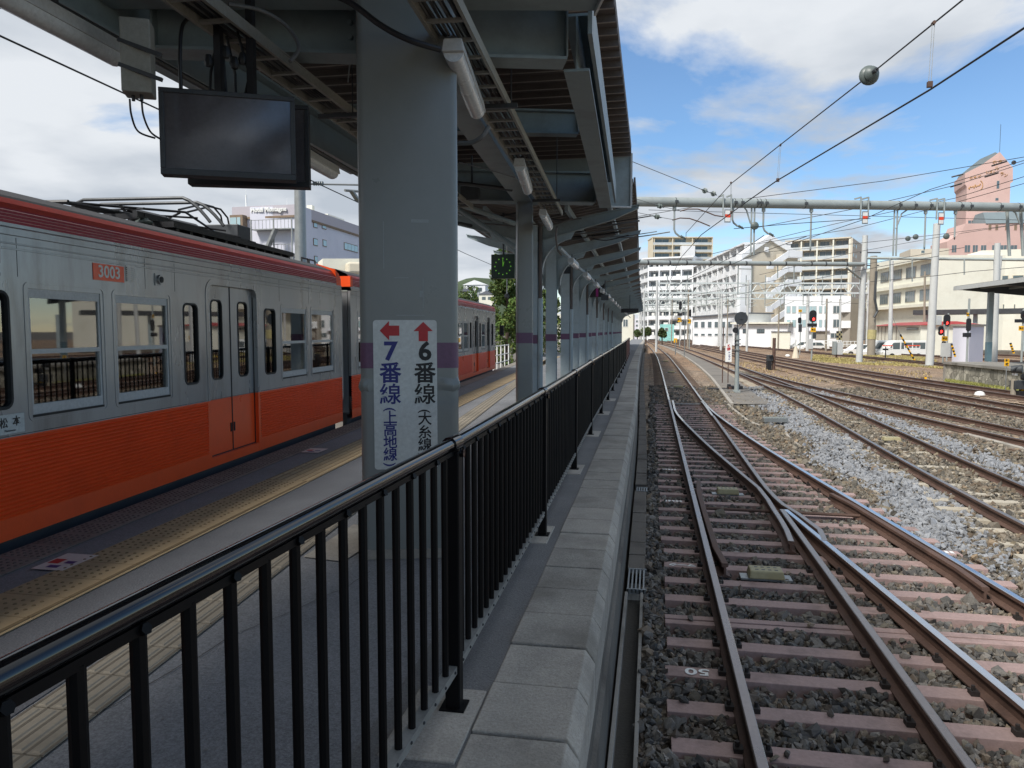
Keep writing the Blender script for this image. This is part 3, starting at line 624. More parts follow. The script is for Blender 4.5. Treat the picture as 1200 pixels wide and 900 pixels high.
SLA = np.array(SLY)
def zst(X, Y):
    z = -.182 + .014*np.sin(X*5.1 + Y*2.3) + .012*np.sin(Y*4.7 - X*3.1) + rng.uniform(-.016, .010, X.shape)
    ds = np.min(np.abs(Y[:, None] - SLA[None]), 1); insl = (ds < .100) & (X > .13) & (X < DDn(Y) + .5)
    z = np.where(insl & (rng.random(X.shape) > .0), -10, z)
    z = np.where((X < .12), z + .012, z)
    t2 = np.abs(X - T2n(Y)); z = np.where((t2 < 1.2) & (Y > 12.5 + 1.5*np.sin(X*3)), z + .022, z)
    for r in (np.full_like(X, .635), np.full_like(X, 1.765), DDn(Y) - 1.13, DDn(Y)): z = np.where(np.abs(X - r) < .10, np.minimum(z, -.20), z)
    return z
def cst(X, Y, n):
    pal = np.array([lin(116, 112, 106), lin(98, 96, 92), lin(132, 126, 118), lin(108, 98, 88), lin(84, 82, 80), lin(124, 117, 104), lin(138, 124, 108), lin(156, 150, 142)])
    c = pal[rng.choice(8, n, p=[.24, .2, .16, .14, .1, .1, .04, .02])] * rng.uniform(.62, 1.05, (n, 1))
    xl = T2n(Y); g = np.exp(-((X - (xl - 1.3 + .25*np.sin(Y*1.1))) / .62)**2) * np.clip((Y - 7) / 4, 0, 1) + np.exp(-((X - (xl + 1.35)) / .5)**2) * .8
    g = np.clip(g + rng.uniform(-.3, .3, n), 0, 1) > .5
    new = np.array(lin(138, 140, 143)) * rng.uniform(.75, 1.15, (n, 1))
    c = np.where(g[:, None], new, c)
    mid = (X > DDn(Y) + .5) & ~g; c = np.where(mid[:, None], c * np.array([1.12, 1.06, .95]), c)
    return c
def band(y0, y1):
    def yf(n): return rng.uniform(y0, y1, n)
    def xf(n, Y): return -.04 + rng.random(n) * (np.minimum(.74*Y + .8, 12) + .04)
    return xf, yf
for y0, y1, dens, sz in ((3.7, 6.5, 640, .030), (6.5, 10, 520, .031), (10, 15, 330, .036), (15, 24, 190, .040), (24, 36, 70, .048)):
    xf, yf = band(y0, y1); area = (y1 - y0) * min(.74*(y0 + y1)/2 + .8, 12); stones(int(area * dens), xf, yf, sz, zst, cst)
# a few stones lying on the sleepers
def on_sl(n, Y): return rng.uniform(.2, 3.6, n)
stones(46, on_sl, lambda n: SLA[rng.integers(0, 20, n)] + rng.uniform(-.06, .06, n), .028, lambda X, Y: np.full_like(X, -.133), cst)

# ================================================================== PLATFORM FENCE
def fence(name, label, posts, mt, mtr, lowm, budget):
    t = thing(name, label, 'fence', (posts[0][0], posts[0][1], .9))
    P = [Vector((x, y, 0)) for x, y in posts]
    segs = []
    for a, b in zip(P, P[1:]):
        if (b - a).length < .3: continue
        segs.append((a, b))
    mb = MB(); pts = [(p.x, p.y, 1.965) for p in P]
    for a, b in zip(pts, pts[1:]): mb.tube([a, b], .0235, 16)
    mb.build('handrail', mtr, t, smooth=True)
    mb = MB()
    for a, b in segs: mb.beam((a.x, a.y, 1.932), (b.x, b.y, 1.932), .022, .018)
    mb.build('upper_bar', mt, t)
    for a, b in segs:
        mb = MB(); d = (b - a).normalized(); mb.beam((a.x + d.x*.03, a.y + d.y*.03, 1.075), (b.x - d.x*.03, b.y - d.y*.03, 1.075), .042, .03); mb.m = 1
        n = 21
        for i in range(n):
            q = a + (b - a) * ((i + .5) / n); mb.lathe((q.x + .018, q.y, 1.078), [(.006, 0), (.006, .006), (.003, .009)], 6, 'X')
        mb.build('lower_rail', [lowm, 'black_metal'], t)
    for p in P:
        mb = MB(); mb.box(p.x - .030, p.x + .030, p.y - .030, p.y + .030, .905, 1.935); q = mb.build('post', mt, t, bevel=.006)
        mb = MB(); mb.tube([(p.x - .003, p.y - .045, 1.965), (p.x + .003, p.y + .045, 1.965)], .031, 12); mb.tube([(p.x + .03, p.y, 1.93), (p.x + .045, p.y, 1.93)], .018, 8); mb.build('rail_joint', mtr, q, smooth=True)
        mb = MB(); mb.box(p.x - .05, p.x + .05, p.y - .05, p.y + .05, .903, .918); mb.build('base_plate', mt, q)
    rest = MB(); cnt = 0
    allb = []
    for a, b in segs:
        n = 20
        for i in range(n):
            q = a + (b - a) * ((i + .93) / (n + .86)); allb.append((q, i))
    allb = [z for z in allb if z[0].y > -.3] if posts[0][1] < 0 else allb
    mesh = None
    for q, i in allb:
        mb = MB() if cnt < budget else rest
        mb.tube([(q.x, q.y, 1.065), (q.x, q.y, 1.928)], .0132, 8)
        if i % 2 == 0: mb.tube([(q.x + .004, q.y, 1.928), (q.x + .02, q.y - .004, 1.934)], .010, 6)
        if cnt < budget: mb.build('baluster', mt, t, smooth=True)
        cnt += 1
    if rest.v: tag(rest.build('baluster', mt, t), kind='stuff')
    return t
PST = [(-.875, -2.5), (-.8135, .15), (-.752, 2.80), (-.768, 5.37), (-.805, 8.04), (-.85, 10.8), (-.88, 13.6), (-.91, 16.3)]
fx = lambda y: lerp([(16.3, -.91), (33, -1.12), (49.6, -1.40)], y)
y = 19.0
while y < 36: PST.append((fx(y), y)); y += 2.7
fence('platform_fence', 'long black railing of round bars along the platform edge', PST, 'bar_black', 'rail_black', 'steel', 100)
P2 = []
y = PST[-1][1] + .08
while y < 50.2: P2.append((fx(y), y)); y += 2.7
fence('platform_fence', 'far reddish brown end section of the platform railing', P2, 'rail_rust', 'rail_black', 'steel', 100)

# ================================================================== NEAR CANOPY (steel frame set askew over the platform)
TV = Vector((.9625, .2714, 0)).normalized(); NV = Vector((-TV.y, TV.x, 0))
nc = thing('platform_canopy', 'near part of the platform roof, flat brown deck on heavy blue grey girders', 'canopy', (-2.0, 6, .9))
def rdeck(y0, y1, xl, xr, z, parent, n=None):
    mb = MB(); poly = []
    y = y0
    while y < y1 - 1e-6:
        poly += [(y, z), (y + .262, z), (y + .268, z - .06), (y + .295, z - .06)]; y += .3
    poly += [(y, z), (y, z + .12), (y0, z + .12)]
    mb.prism(poly, xl, xr, (0, 0, 0), (0, 1, 0), (0, 0, 1), (1, 0, 0)); mb.m = 1; y = y0
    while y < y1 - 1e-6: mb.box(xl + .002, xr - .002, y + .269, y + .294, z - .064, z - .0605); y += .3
    return mb.build('roof_deck', ['deck', 'deck_rib_lit'], parent)
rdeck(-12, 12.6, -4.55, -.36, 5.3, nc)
def girder(c, half_l, half_r, z0a, z0b, z1, w=.28, fl=.022, name='girder'):
    """I girder along TV through c: bottom flange from z0a (left end) to z0b (right end)"""
    mb = MB(); A = c - TV * half_l; B = c + TV * half_r
    def q(p, o, z): r = p + NV * o; return (r.x, r.y, z)
    mb.hexa([q(A, -.008, z0a), q(B, -.008, z0b), q(B, .008, z0b), q(A, .008, z0a), q(A, -.008, z1), q(B, -.008, z1), q(B, .008, z1), q(A, .008, z1)])
    mb.hexa([q(A, -w/2, z0a - fl), q(B, -w/2, z0b - fl), q(B, w/2, z0b - fl), q(A, w/2, z0a - fl), q(A, -w/2, z0a), q(B, -w/2, z0b), q(B, w/2, z0b), q(A, w/2, z0a)])
    mb.hexa([q(A, -w/2, z1), q(B, -w/2, z1), q(B, w/2, z1), q(A, w/2, z1), q(A, -w/2, z1 + fl), q(B, -w/2, z1 + fl), q(B, w/2, z1 + fl), q(A, w/2, z1 + fl)])
    n = int((half_l + half_r) / .9)
    for i in range(n + 1):
        p = A + TV * ((half_l + half_r) * i / n); 
        if i in (0, n): mb.obox((p.x, p.y), (TV.x, TV.y), .006, w/2, z0a + (z0b - z0a)*i/n, z1)
    return mb.build(name, 'girder_paint', nc)
pc = Vector((-1.54, 4.66, 0)) + NV * .33
pg = pc + NV * .36
girder(pg, 1.75, 1.12, 4.35, 4.37, 4.80, w=.22)
# deep fascia box above the first girder, and its pale end cap
mb = MB(); A = pg - TV * 3.0 - NV * .22; B = pc + TV * 1.24 - NV * .22
mb.beam((A.x, A.y, 4.81), (B.x, B.y, 4.81), .26, .52); mb.build('upper_beam', 'girder_paint', nc)
mb = MB(); B2 = B + TV * .012; mb.obox((B2.x, B2.y), (TV.x, TV.y), .008, .14, 4.52, 5.1); mb.build('beam_end_cap', 'lampw', nc)
pc2 = Vector((-1.98, 11.75, 0))
girder(pc2 + NV * .0, 2.3, 1.1, 4.42, 4.42, 4.85)
girder(pc * .5 + pc2 * .5 + Vector((.0, .4, 0)), 1.7, .95, 4.72, 4.72, 4.95, w=.16)
girder(pc - NV * 7, 2.3, 1.1, 4.33, 4.33, 4.75)
# longitudinal beams
def ibeam(a, b, w, h, name='longitudinal_beam', m='girder_paint', fl=.02, parent=None):
    a = Vector(a); b = Vector(b); d = (b - a).normalized(); x = d.cross(Vector((0, 0, 1))); mb = MB()
    mb.beam(a + Vector((0, 0, h/2)), b + Vector((0, 0, h/2)), .014, h - 2*fl - .002)
    mb.beam(a + Vector((0, 0, fl/2)), b + Vector((0, 0, fl/2)), w, fl); mb.beam(a + Vector((0, 0, h - fl/2)), b + Vector((0, 0, h - fl/2)), w, fl)
    return mb.build(name, m, parent or nc)
ibeam((-.575, 5.75, 4.335), (-.74, 12.1, 4.34), .19, .42)
mb = MB(); mb.beam((-.44, 5.3, 4.58), (-.60, 12.3, 4.60), .03, .3); mb.build('inner_fascia', 'girder_paint', nc)
ibeam((-1.64, 5.4, 4.36), (-1.98, 11.6, 4.40), .26, .40)
ibeam((-3.50, -4, 4.335), (-3.62, 9.0, 4.35), .20, .38)
mb = MB(); mb.beam((-3.95, -4, 4.80), (-4.05, 12.6, 4.80), .05, .5); mb.build('inner_fascia', 'girder_paint', nc)
# end plate of the near roof
mb = MB(); mb.beam((-.80, 12.55, 4.86), (-.37, 12.7, 4.86), .03, .86); mb.build('end_plate', 'girder_paint', nc)
mb = MB(); mb.beam((-.80, 12.51, 4.43), (-.36, 12.66, 4.43), .06, .025); mb.beam((-.355, 12.66, 4.44), (-.355, 12.66, 5.30), .03, .03, up=(0, 1, 0)); mb.build('end_trim', 'lampw', nc)
mb = MB(); mb.beam((-4.6, 12.62, 4.95), (-.9, 12.62, 4.95), .04, .72); mb.build('end_plate', 'girder_paint', nc)
# bracing rods
mb = MB(); mb.tube([(-2.4, 6.0, 5.2), (-3.4, 8.2, 5.2)], .008, 5); mb.tube([(-3.4, 6.0, 5.2), (-2.4, 8.2, 5.2)], .008, 5); mb.build('bracing_rods', 'steel', nc)
# big column: rounded square box with a purple band and a dented collar
def rsq(h, r, n=5):
    out = []
    for cx, cy, a0 in ((h-r, h-r, 0), (-h+r, h-r, pi/2), (-h+r, -h+r, pi), (h-r, -h+r, 3*pi/2)):
        for i in range(n + 1): a = a0 + pi/2*i/n; out.append((cx + r*cos(a), cy + r*sin(a)))
    return out
def column(c, h, r, z0, z1, parent, m, band=(1.235, 1.40), name='column', ax=TV):
    ay = Vector((-ax.y, ax.x, 0)); mb = MB(); mb.prism(rsq(h, r), z0, z1, (c.x, c.y, 0), ax, ay, (0, 0, 1)); o = mb.build(name, m, parent, smooth=True)
    mb = MB(); mb.prism(rsq(h + .0015, r), band[0], band[1], (c.x, c.y, 0), ax, ay, (0, 0, 1)); mb.build('purple_band', 'purple', o, smooth=True)
    return o
H = .318
bigc = column(pc, H, .05, .93, 5.2, nc, 'col_paint', (2.16, 2.325)); bigc['label'] = 'large blue grey steel column carrying the platform number sign'
ax_, ay_ = TV, NV
mb = MB(); prof = [(.012, 1.985), (.016, 2.0), (.012, 2.02), (.004, 2.03), (.001, 2.05)]
k = len(mb.v); ring = rsq(H, .05); SU = (-.245, .195)
ring = [p for p in ring]; fi = [i for i, p in enumerate(ring) if p[1] < -H + 1e-6]; j0 = min(fi); ring = ring[:j0 + 1] + [(SU[0] - .015, -H), (SU[0], -H), (SU[1], -H), (SU[1] + .015, -H)] + ring[j0 + 1:]; n = len(ring)
hs = [(2.01, .0005), (2.025, .008), (2.045, .012), (2.065, .009), (2.08, .003), (2.095, .0005)]
for z, g_ in hs:
    for j, (u, w) in enumerate(ring):
        gg = .0004 if (SU[0] - .001 <= u <= SU[1] + .001 and w < -H + .001) else g_ * (1 + .35*sin(j*2.1)); l_ = max(abs(u), abs(w)); u, w = u*(1 + gg/l_), w*(1 + gg/l_)
        q = pc + TV * u + NV * w; mb.v.append((q.x, q.y, z + .006*sin(j*1.3)))
for i in range(len(hs) - 1):
    for j in range(n): mb.f.append((i*n+j, i*n+(j+1) % n, (i+1)*n+(j+1) % n, (i+1)*n+j)); mb.mi.append(0)
mb.build('collar', 'col_paint', bigc, smooth=True)
mb = MB(); mb.prism(rsq(H + .012, .055), .902, .965, (pc.x, pc.y, 0), TV, NV, (0, 0, 1)); mb.build('base_skirt', 'conc', bigc, smooth=True)
# bolts at the girder connection
mb = MB()
for i in range(3):
    q = pg - TV * (H + .10) - NV * .01; mb.lathe((q.x, q.y, 4.48 + i*.10), [(.018, -.03), (.018, 0), (.012, .006)], 8, 'Y')
mb.build('bolts', 'girder_paint', nc)
def onface(u, z, o=0.0): q = pc + TV * u - NV * (H + o); return Vector((q.x, q.y, z))
# old sticker marks on the column
mb = MB()
for (u0, u1, z0, z1) in ((.02, .13, 3.095, 3.115), (-.16, -.155, 2.8, 3.1), (-.09, .0, 2.74, 2.745), (.09, .095, 2.55, 2.74), (-.08, .10, 2.50, 2.504), (.07, .09, 2.62, 2.66)):
    mb.quad(onface(u0, z0, .0012), onface(u1, z0, .0012), onface(u1, z1, .0012), onface(u0, z1, .0012))
mb.build('tape_residue', 'tape', bigc)
# second column
c2 = column(pc2, .125, .03, .9, 4.42, nc, 'col_paint', (1.225, 1.39) if 0 else (2.21, 2.375))
c2['label'] = 'narrow blue grey column standing behind the big one'

# platform number sign on the big column (px 437-513, 375-549)
sg = thing('platform_sign', 'white sign with red arrows and numbers 7 and 6 on the big column', 'sign', onface(0, 1.9, .001))
def px2face(px, py):                                  # the measured sight line cut with the column face
    r = ray(px, py); o = Vector((0, 0, CZ)); t = ((onface(0, 0) - o).dot(NV)) / r.dot(NV); p = o + r * t
    return (p - onface(0, 0)).dot(TV), p.z
ul, zt = px2face(437, 375); ur, zb = px2face(513, 549)
cu_ = (ul + ur) / 2
mb = MB(); hw, hh = (ur - ul)/2, (zt - zb)/2
mb.prism(rsq(1, .001), 0, 0.0001, (0, 0, -50), (1, 0, 0), (0, 1, 0), (0, 0, 1)) if 0 else None
def rrect(hw, hh, r, n=4):
    out = []
    for cx, cy, a0 in ((hw-r, hh-r, 0), (-hw+r, hh-r, pi/2), (-hw+r, -hh+r, pi), (hw-r, -hh+r, 3*pi/2)):
        for i in range(n + 1): a = a0 + pi/2*i/n; out.append((cx + r*cos(a), cy + r*sin(a)))
    return out
mb.prism(rrect(hw, hh, .02), .0008, .0035, onface(cu_, (zt+zb)/2), TV, (0, 0, 1), -NV); mb.build('panel', 'sign_white', sg)
def arrow(px, py, w, up):
    u, z = px2face(px, py); pts = [(-.0, .5), (.5, .02), (.24, .02), (.24, -.5), (-.24, -.5), (-.24, .02), (-.5, .02)] 
    if not up: pts = [(-.5, 0), (-.02, .5), (-.02, .26), (.5, .26), (.5, -.26), (-.02, -.26), (-.02, -.5)]
    mb = MB(); mb.prism([(a*w, b*w) for a, b in pts], .004, .0055, onface(u, z), TV, (0, 0, 1), -NV); mb.build('arrow', 'red', sg)
arrow(456.5, 387.5, .125, False); arrow(496, 388.5, .125, True)
def col_text(chars, px, y0, step, size, m, bold):
    for i, ch in enumerate(chars):
        u, z = px2face(px, y0 + i*step)
        rot = ch in '()'
        text('lettering', ch, size, m, onface(u, z, .0045), TV if not rot else Vector((0, 0, -1)), (0, 0, 1) if not rot else TV, sg, bold=bold, depth=.0008)
for px, m in ((457.5, 'navy'), (498, 'blackp')):
    u, z = px2face(px, 412.5); text('lettering', '7' if m == 'navy' else '6', .165, m, onface(u, z, .0045), TV, (0, 0, 1), sg, bold=.005, depth=.0008, sx=1.05)
    for i, ch in enumerate('番線'):
        u, z = px2face(px, 438.5 + i*25); text('lettering', ch, .142, m, onface(u, z, .0045), TV, (0, 0, 1), sg, bold=(.0032 if ch == '番' else .0018), depth=.0008)
def small(chars, px, ys, m):
    for ch, yv in zip(chars, ys):
        u, z = px2face(px, yv)
        if ch in '()': text('lettering', ch, .085, m, onface(u, z, .0045), Vector((0, 0, -1)), TV, sg, bold=.001, depth=.0008)
        else: text('lettering', ch, .092, m, onface(u, z, .0045), TV, (0, 0, 1), sg, bold=.0014, depth=.0008)
small('(上高地線)', 457.5, (479.5, 490, 504.5, 519, 533.5, 544.5), 'navy')
small('(大糸線)', 498, (481.5, 491.5, 507, 522, 533), 'blackp')

# cable trays
def tray(name, lab, a, b, w):
    t = thing(name, lab, 'cable tray', ((a[0]+b[0])/2, (a[1]+b[1])/2, 4.2), 'cable ladders under the canopy'); a = Vector(a); b = Vector(b); d = (b - a).normalized(); x = d.cross(Vector((0, 0, 1)))
    for s in (-1, 1): mb = MB(); mb.beam(a + x*w/2*s, b + x*w/2*s, .022, .07); mb.build('side_rail', 'tray', t)
    L = (b - a).length; n = int(L / .3)
    for i in range(n): mb = MB(); q = a + d*(i + .5)*L/n - Vector((0, 0, .018)); mb.beam(q - x*w/2, q + x*w/2, .032, .018); mb.build('rung', 'tray', t)
    
    mb = MB(); mc = MB()
    for k in range(13):
        u = (-.45 + .9*k/12)*w; pts = []
        for i in range(34): pts.append(a + d*L*i/33 + x*(u + .012*sin(i*.9 + k*2)) + Vector((0, 0, .015 + .012*random.random())))
        (mb if k % 3 else mc).tube(pts, random.uniform(.006, .013), 5)
    mb.build('cables', 'cable', t); mc.build('cables', 'cable_g', t)
    for q in (a + d*L*.25, a + d*L*.6, a + d*L*.9):
        mb = MB(); mb.tube([q + x*w/2*1.3 + Vector((0, 0, -.03)), q + x*w/2*1.3 + Vector((0, 0, .9))], .006, 5); mb.beam(q - x*w*.7 - Vector((0, 0, .05)), q + x*w*.85 - Vector((0, 0, .05)), .04, .035); mb.build('hanger', 'dark_metal', t)
    return t
zt_ = 4.25
def ext(p, q, k): return (p[0] + (p[0]-q[0])*k, p[1] + (p[1]-q[1])*k, p[2])
a, b = (-1.215, 4.2, zt_), (-1.53, 11.9, zt_); tray('cable_tray', 'cable ladder over the fence, right of the big column', ext(a, b, .9), b, .25)
a, b = (-2.56, 3.95, zt_), (-2.64, 6.8, zt_); tray('cable_tray', 'cable ladder above the hanging monitor, left of the big column', ext(a, b, 1.9), ext(b, a, 1.5), .22)
# curved black cables and conduits around the first girder
def cable(name, lab, pts, r, m='cable', cat='cable'):
    P = [Vector(p) for p in pts]; out = []
    for i in range(len(P) - 1):
        p0 = P[max(i-1, 0)]; p1 = P[i]; p2 = P[i+1]; p3 = P[min(i+2, len(P)-1)]
        for k in range(8):
            t = k/8; out.append(.5*((2*p1) + (-p0 + p2)*t + (2*p0 - 5*p1 + 4*p2 - p3)*t*t + (-p0 + 3*p1 - 3*p2 + p3)*t**3))
    out.append(P[-1]); mb = MB(); mb.tube(out, r, 8); o = mb.build(name, m, smooth=True, origin=P[0]); return tag(o, lab, cat)
q = lambda px, py, z: tuple(G(px, py, z))
cable('cable', 'thick black cable draped across the top of the big column', [tuple(D(385, -8, 4.3)), tuple(D(412, 4, 4.28)), tuple(D(447, 30, 4.27)), tuple(D(480, 47, 4.28)), tuple(D(516, 58, 4.35))], .017)
cable('conduit', 'grey flexible conduit looping on the girder left of the big column', [tuple(D(268, 5, 4.6)), tuple(D(305, 12, 4.7)), tuple(D(335, 30, 4.75)), tuple(D(350, 55, 4.7)), tuple(D(340, 72, 4.6))], .012, 'cable_g', 'conduit')
cable('conduit', 'grey curved conduit right behind the big column', [tuple(D(538, 168, 5.3)), tuple(D(553, 167, 5.25)), tuple(D(565, 160, 5.2)), tuple(D(573, 148, 5.2))], .016, 'cable_g', 'conduit')
for k, (px0, px1, py1) in enumerate(((152, 182, 162), (166, 188, 163))):
    cable('cable', ('outer' if k == 0 else 'inner') + ' black cable hanging from the grey box to the monitor', [tuple(D(px0, 116, 4.2)), tuple(D(px0 + 2, 135, 4.2)), tuple(D(px0 + 10, 154, 4.25)), tuple(D(px1, py1, 4.3))], .0055)
cable('cable', 'vertical black cable rising from the monitor top', [tuple(D(212, 104, 4.45)), tuple(D(211, 60, 4.45)), tuple(D(214, 30, 4.5)), tuple(D(226, 18, 4.6))], .011)
cable('cable', 'thin stay cable slanting under the left beam', [tuple(D(537, 190, 6.8)), tuple(D(570, 198, 7.3)), tuple(D(603, 208, 8.0))], .006)

# fluorescent lamps under the trays
def lamp(name, lab, a, b, w=.085):
    t = thing(name, lab, 'lamp', ((a[0]+b[0])/2, (a[1]+b[1])/2, a[2]), 'tube lamps hanging under the canopy'); a = Vector(a); b = Vector(b); d = (b - a).normalized(); x = d.cross(Vector((0, 0, 1)))
    mb = MB(); poly = [(-w*.62, .0), (w*.62, .0), (w*.5, .075), (-w*.5, .075)]; mb.prism(poly, 0, (b-a).length, a, x, (0, 0, 1), d); mb.build('housing', 'lampw', t, bevel=.004)
    mb = MB(); pl = [(w*.55*cos(pi + pi*i/8), .055*sin(pi + pi*i/8) - .001) for i in range(9)]; mb.prism(pl, .03, (b-a).length - .03, a, x, (0, 0, 1), d); mb.build('tube_cover', 'tube', t, smooth=True)
    for s in (.2, .8): mb = MB(); qq = a.lerp(b, s); mb.tube([qq + Vector((0, 0, .07)), qq + Vector((0, 0, .16))], .01, 6); mb.build('bracket', 'dark_metal', t)
    return t
lamp('tube_lamp', 'frosted tube lamp nearest the camera, beside the big column', (-1.21, 4.55, 4.10), (-1.36, 5.85, 4.10), .11)
lamp('tube_lamp', 'second tube lamp hanging before the narrow column', (-1.36, 7.75, 4.10), (-1.50, 9.15, 4.10), .10)
lamp('tube_lamp', 'third tube lamp at the far end of the ladder tray', (-1.52, 10.55, 4.03), (-1.60, 11.9, 4.03), .09)
lamp('tube_lamp', 'long lamp batten under the left eave, nearest', (-3.02, 1.6, 4.0), (-3.10, 4.05, 4.0), .12)
lamp('tube_lamp', 'lamp batten under the left eave behind the monitors', (-3.15, 6.0, 4.0), (-3.22, 7.35, 4.0), .12)
mb = MB(); mb.tube([(-3.06, 0, 4.1), (-3.10, 5.0, 4.1), (-3.3, 12.0, 4.12)], .022, 8); tag(mb.build('conduit_pipe', 'dark_metal', origin=(-3.1, 4, 4.1), smooth=True), 'dark pipe running along the left eave over the lamps', 'pipe')
mb = MB(); mb.tube([(-1.5, 12.0, 4.05), (-1.55, 12.3, 4.0), (-1.62, 12.9, 3.95), (-1.68, 13.6, 3.85), (-1.70, 14.3, 3.84)], .018, 8); tag(mb.build('conduit_pipe', 'cable_g', origin=(-1.6, 12.9, 4), smooth=True), 'short bent grey conduit after the third tube lamp', 'pipe')

# grey box at the left eave
gb = thing('junction_box', 'tall grey box hanging from the left eave beside the monitor', 'box', tuple(D(160, 70, 4.2)))
c = D(151, 72, 4.2); c2_ = D(173, 76, 4.2); z0 = D(155, 112, 4.2).z; z1 = D(155, 26, 4.2).z
mb = MB(); ang = (cos(.45), sin(.45)); mb.obox(((c.x + c2_.x)/2, (c.y + c2_.y)/2), ang, .075, .07, z0, z1); mb.build('case', 'tray', gb, bevel=.006)
mb = MB(); mb.beam((c.x, c.y - .08, z1 - .12), (c2_.x + .12, c2_.y - .05, z1 - .20), .02, .02); mb.beam((c.x, c.y - .08, z0 + .14), (c2_.x + .12, c2_.y - .05, z0 + .06), .02, .02); mb.build('bracket', 'dark_metal', gb)
for u in (.02, .07): mb = MB(); mb.tube([(c.x + u, c.y, z0), (c.x + u, c.y, z0 - .03)], .01, 6); mb.build('gland', 'cable', gb)

# hanging monitors
def monitor(lab, px0, px1, py0, py1, d0, d1, front):
    A = D(px0, (py0+py1)/2, d0); B = D(px1, (py0+py1)/2, d1); t = thing('hanging_monitor', lab, 'monitor', ((A.x+B.x)/2, (A.y+B.y)/2, A.z)); ax = Vector((B.x-A.x, B.y-A.y, 0)); w = ax.length; ax.normalize(); n = Vector((ax.y, -ax.x, 0))
    zt2 = (D(px0, py0, d0).z + D(px1, py0, d1).z)/2; zb2 = (D(px0, py1, d0).z + D(px1, py1, d1).z)/2; c = Vector(((A.x+B.x)/2, (A.y+B.y)/2, (zt2+zb2)/2)); hw = w/2; hh = (zt2-zb2)/2
    tl = Vector((0, 0, 1)); u = tl
    mb = MB()
    bw = .028
    mb.prism([(-hw, -hh), (hw, -hh), (hw, hh), (-hw, hh)], -.10, -.012, c, ax, u, n)
    for (a0, a1, b0, b1) in ((-hw, hw, -hh, -hh+bw*1.3), (-hw, hw, hh-bw, hh), (-hw, -hw+bw, -hh+bw*1.3, hh-bw), (hw-bw, hw, -hh+bw*1.3, hh-bw)):
        mb.prism([(a0, b0), (a1, b0), (a1, b1), (a0, b1)], -.012, .010, c, ax, u, n)
    mb.build('case', 'dark_metal' if front else 'black_metal', t, bevel=.003)
    mb = MB(); mb.prism([(-hw+bw, -hh+bw*1.3), (hw-bw, -hh+bw*1.3), (hw-bw, hh-bw), (-hw+bw, hh-bw)], -.011, .0, c, ax, u, n); mb.build('screen', 'screen', t)
    return t, c, ax, n, hh, hw
t, c, ax, n, hh, hw = monitor('switched off monitor in a grey frame facing the camera', 187, 346, 108, 208, 4.55, 4.75, True)
for u in (-.06, .13):
    mb = MB(); p = c + ax*u - n*.14; mb.box(p.x - .022, p.x + .022, p.y - .022, p.y + .022, c.z + hh - .1, 4.9); mb.build('hanger_pole', 'black_metal', t)
mb = MB()
for k in range(6): p = c + ax*(-.12 + .05*k) - n*.15; mb.tube([p + Vector((0, 0, hh + .0)), p + Vector((.03*sin(k*2), .02, hh + .16)), p + Vector((.05*cos(k), .0, hh + .30 + .03*k))], .009, 6); mb.lathe((p.x, p.y, c.z + hh + .22 + .03*(k % 3)), [(.02, -.03), (.03, 0), (.018, .04)], 7)
mb.build('cable_bundle', 'cable', t, smooth=True)
t, c, ax, n, hh, hw = monitor('black monitor hanging back to back behind the grey framed one', 219, 362, 121, 218, 5.0, 5.12, False)

# ================================================================== FAR CANOPY (butterfly roof on a row of columns)
fc_ = thing('platform_canopy', 'long far part of the platform roof on a row of arched columns', 'canopy', (-2.1, 30, .9))
CX = lambda y: lerp([(12, -2.14), (17, -2.27), (28, -2.5), (52, -2.98), (90, -3.4)], y)
TIP = lambda y: -.22 + e(y); TPL = lambda y: 2*CX(y) - TIP(y)
mb = MB(); y = 12.75; YEND = 84
while y < YEND:
    L = .3 if y < 32 else .9; ya, yb = y, y + L
    for f in (lambda q: TIP(q) - .08, lambda q: TPL(q) + .08):
        xa, xb = f(ya), f(yb); ca, cb = CX(ya), CX(yb); zv, ztp = 4.52, 4.86
        mb.hexa([(ca, ya, zv), (xa, ya, ztp), (xb, yb, ztp), (cb, yb, zv), (ca, ya, zv+.05), (xa, ya, ztp+.05), (xb, yb, ztp+.05), (cb, yb, zv+.05)])
        mb.hexa([(ca, ya, zv-.04), (xa, ya, ztp-.04), (xa, ya+.045, ztp-.04), (ca, ya+.045, zv-.04), (ca, ya, zv+.004), (xa, ya, ztp+.004), (xa, ya+.045, ztp+.004), (ca, ya+.045, zv+.004)])
    y += L
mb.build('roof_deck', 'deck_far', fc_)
def swp(mb, pts, w, h0, h1):                         # tapered bar along pts in xz
    for (a, b) in zip(pts, pts[1:]): mb.beam(a, b, w, h0)
ycol = [13.8 + 3.5*i for i in range(21)]
ycol = [y for y in ycol if not (38 < y < 50)] if 0 else ycol
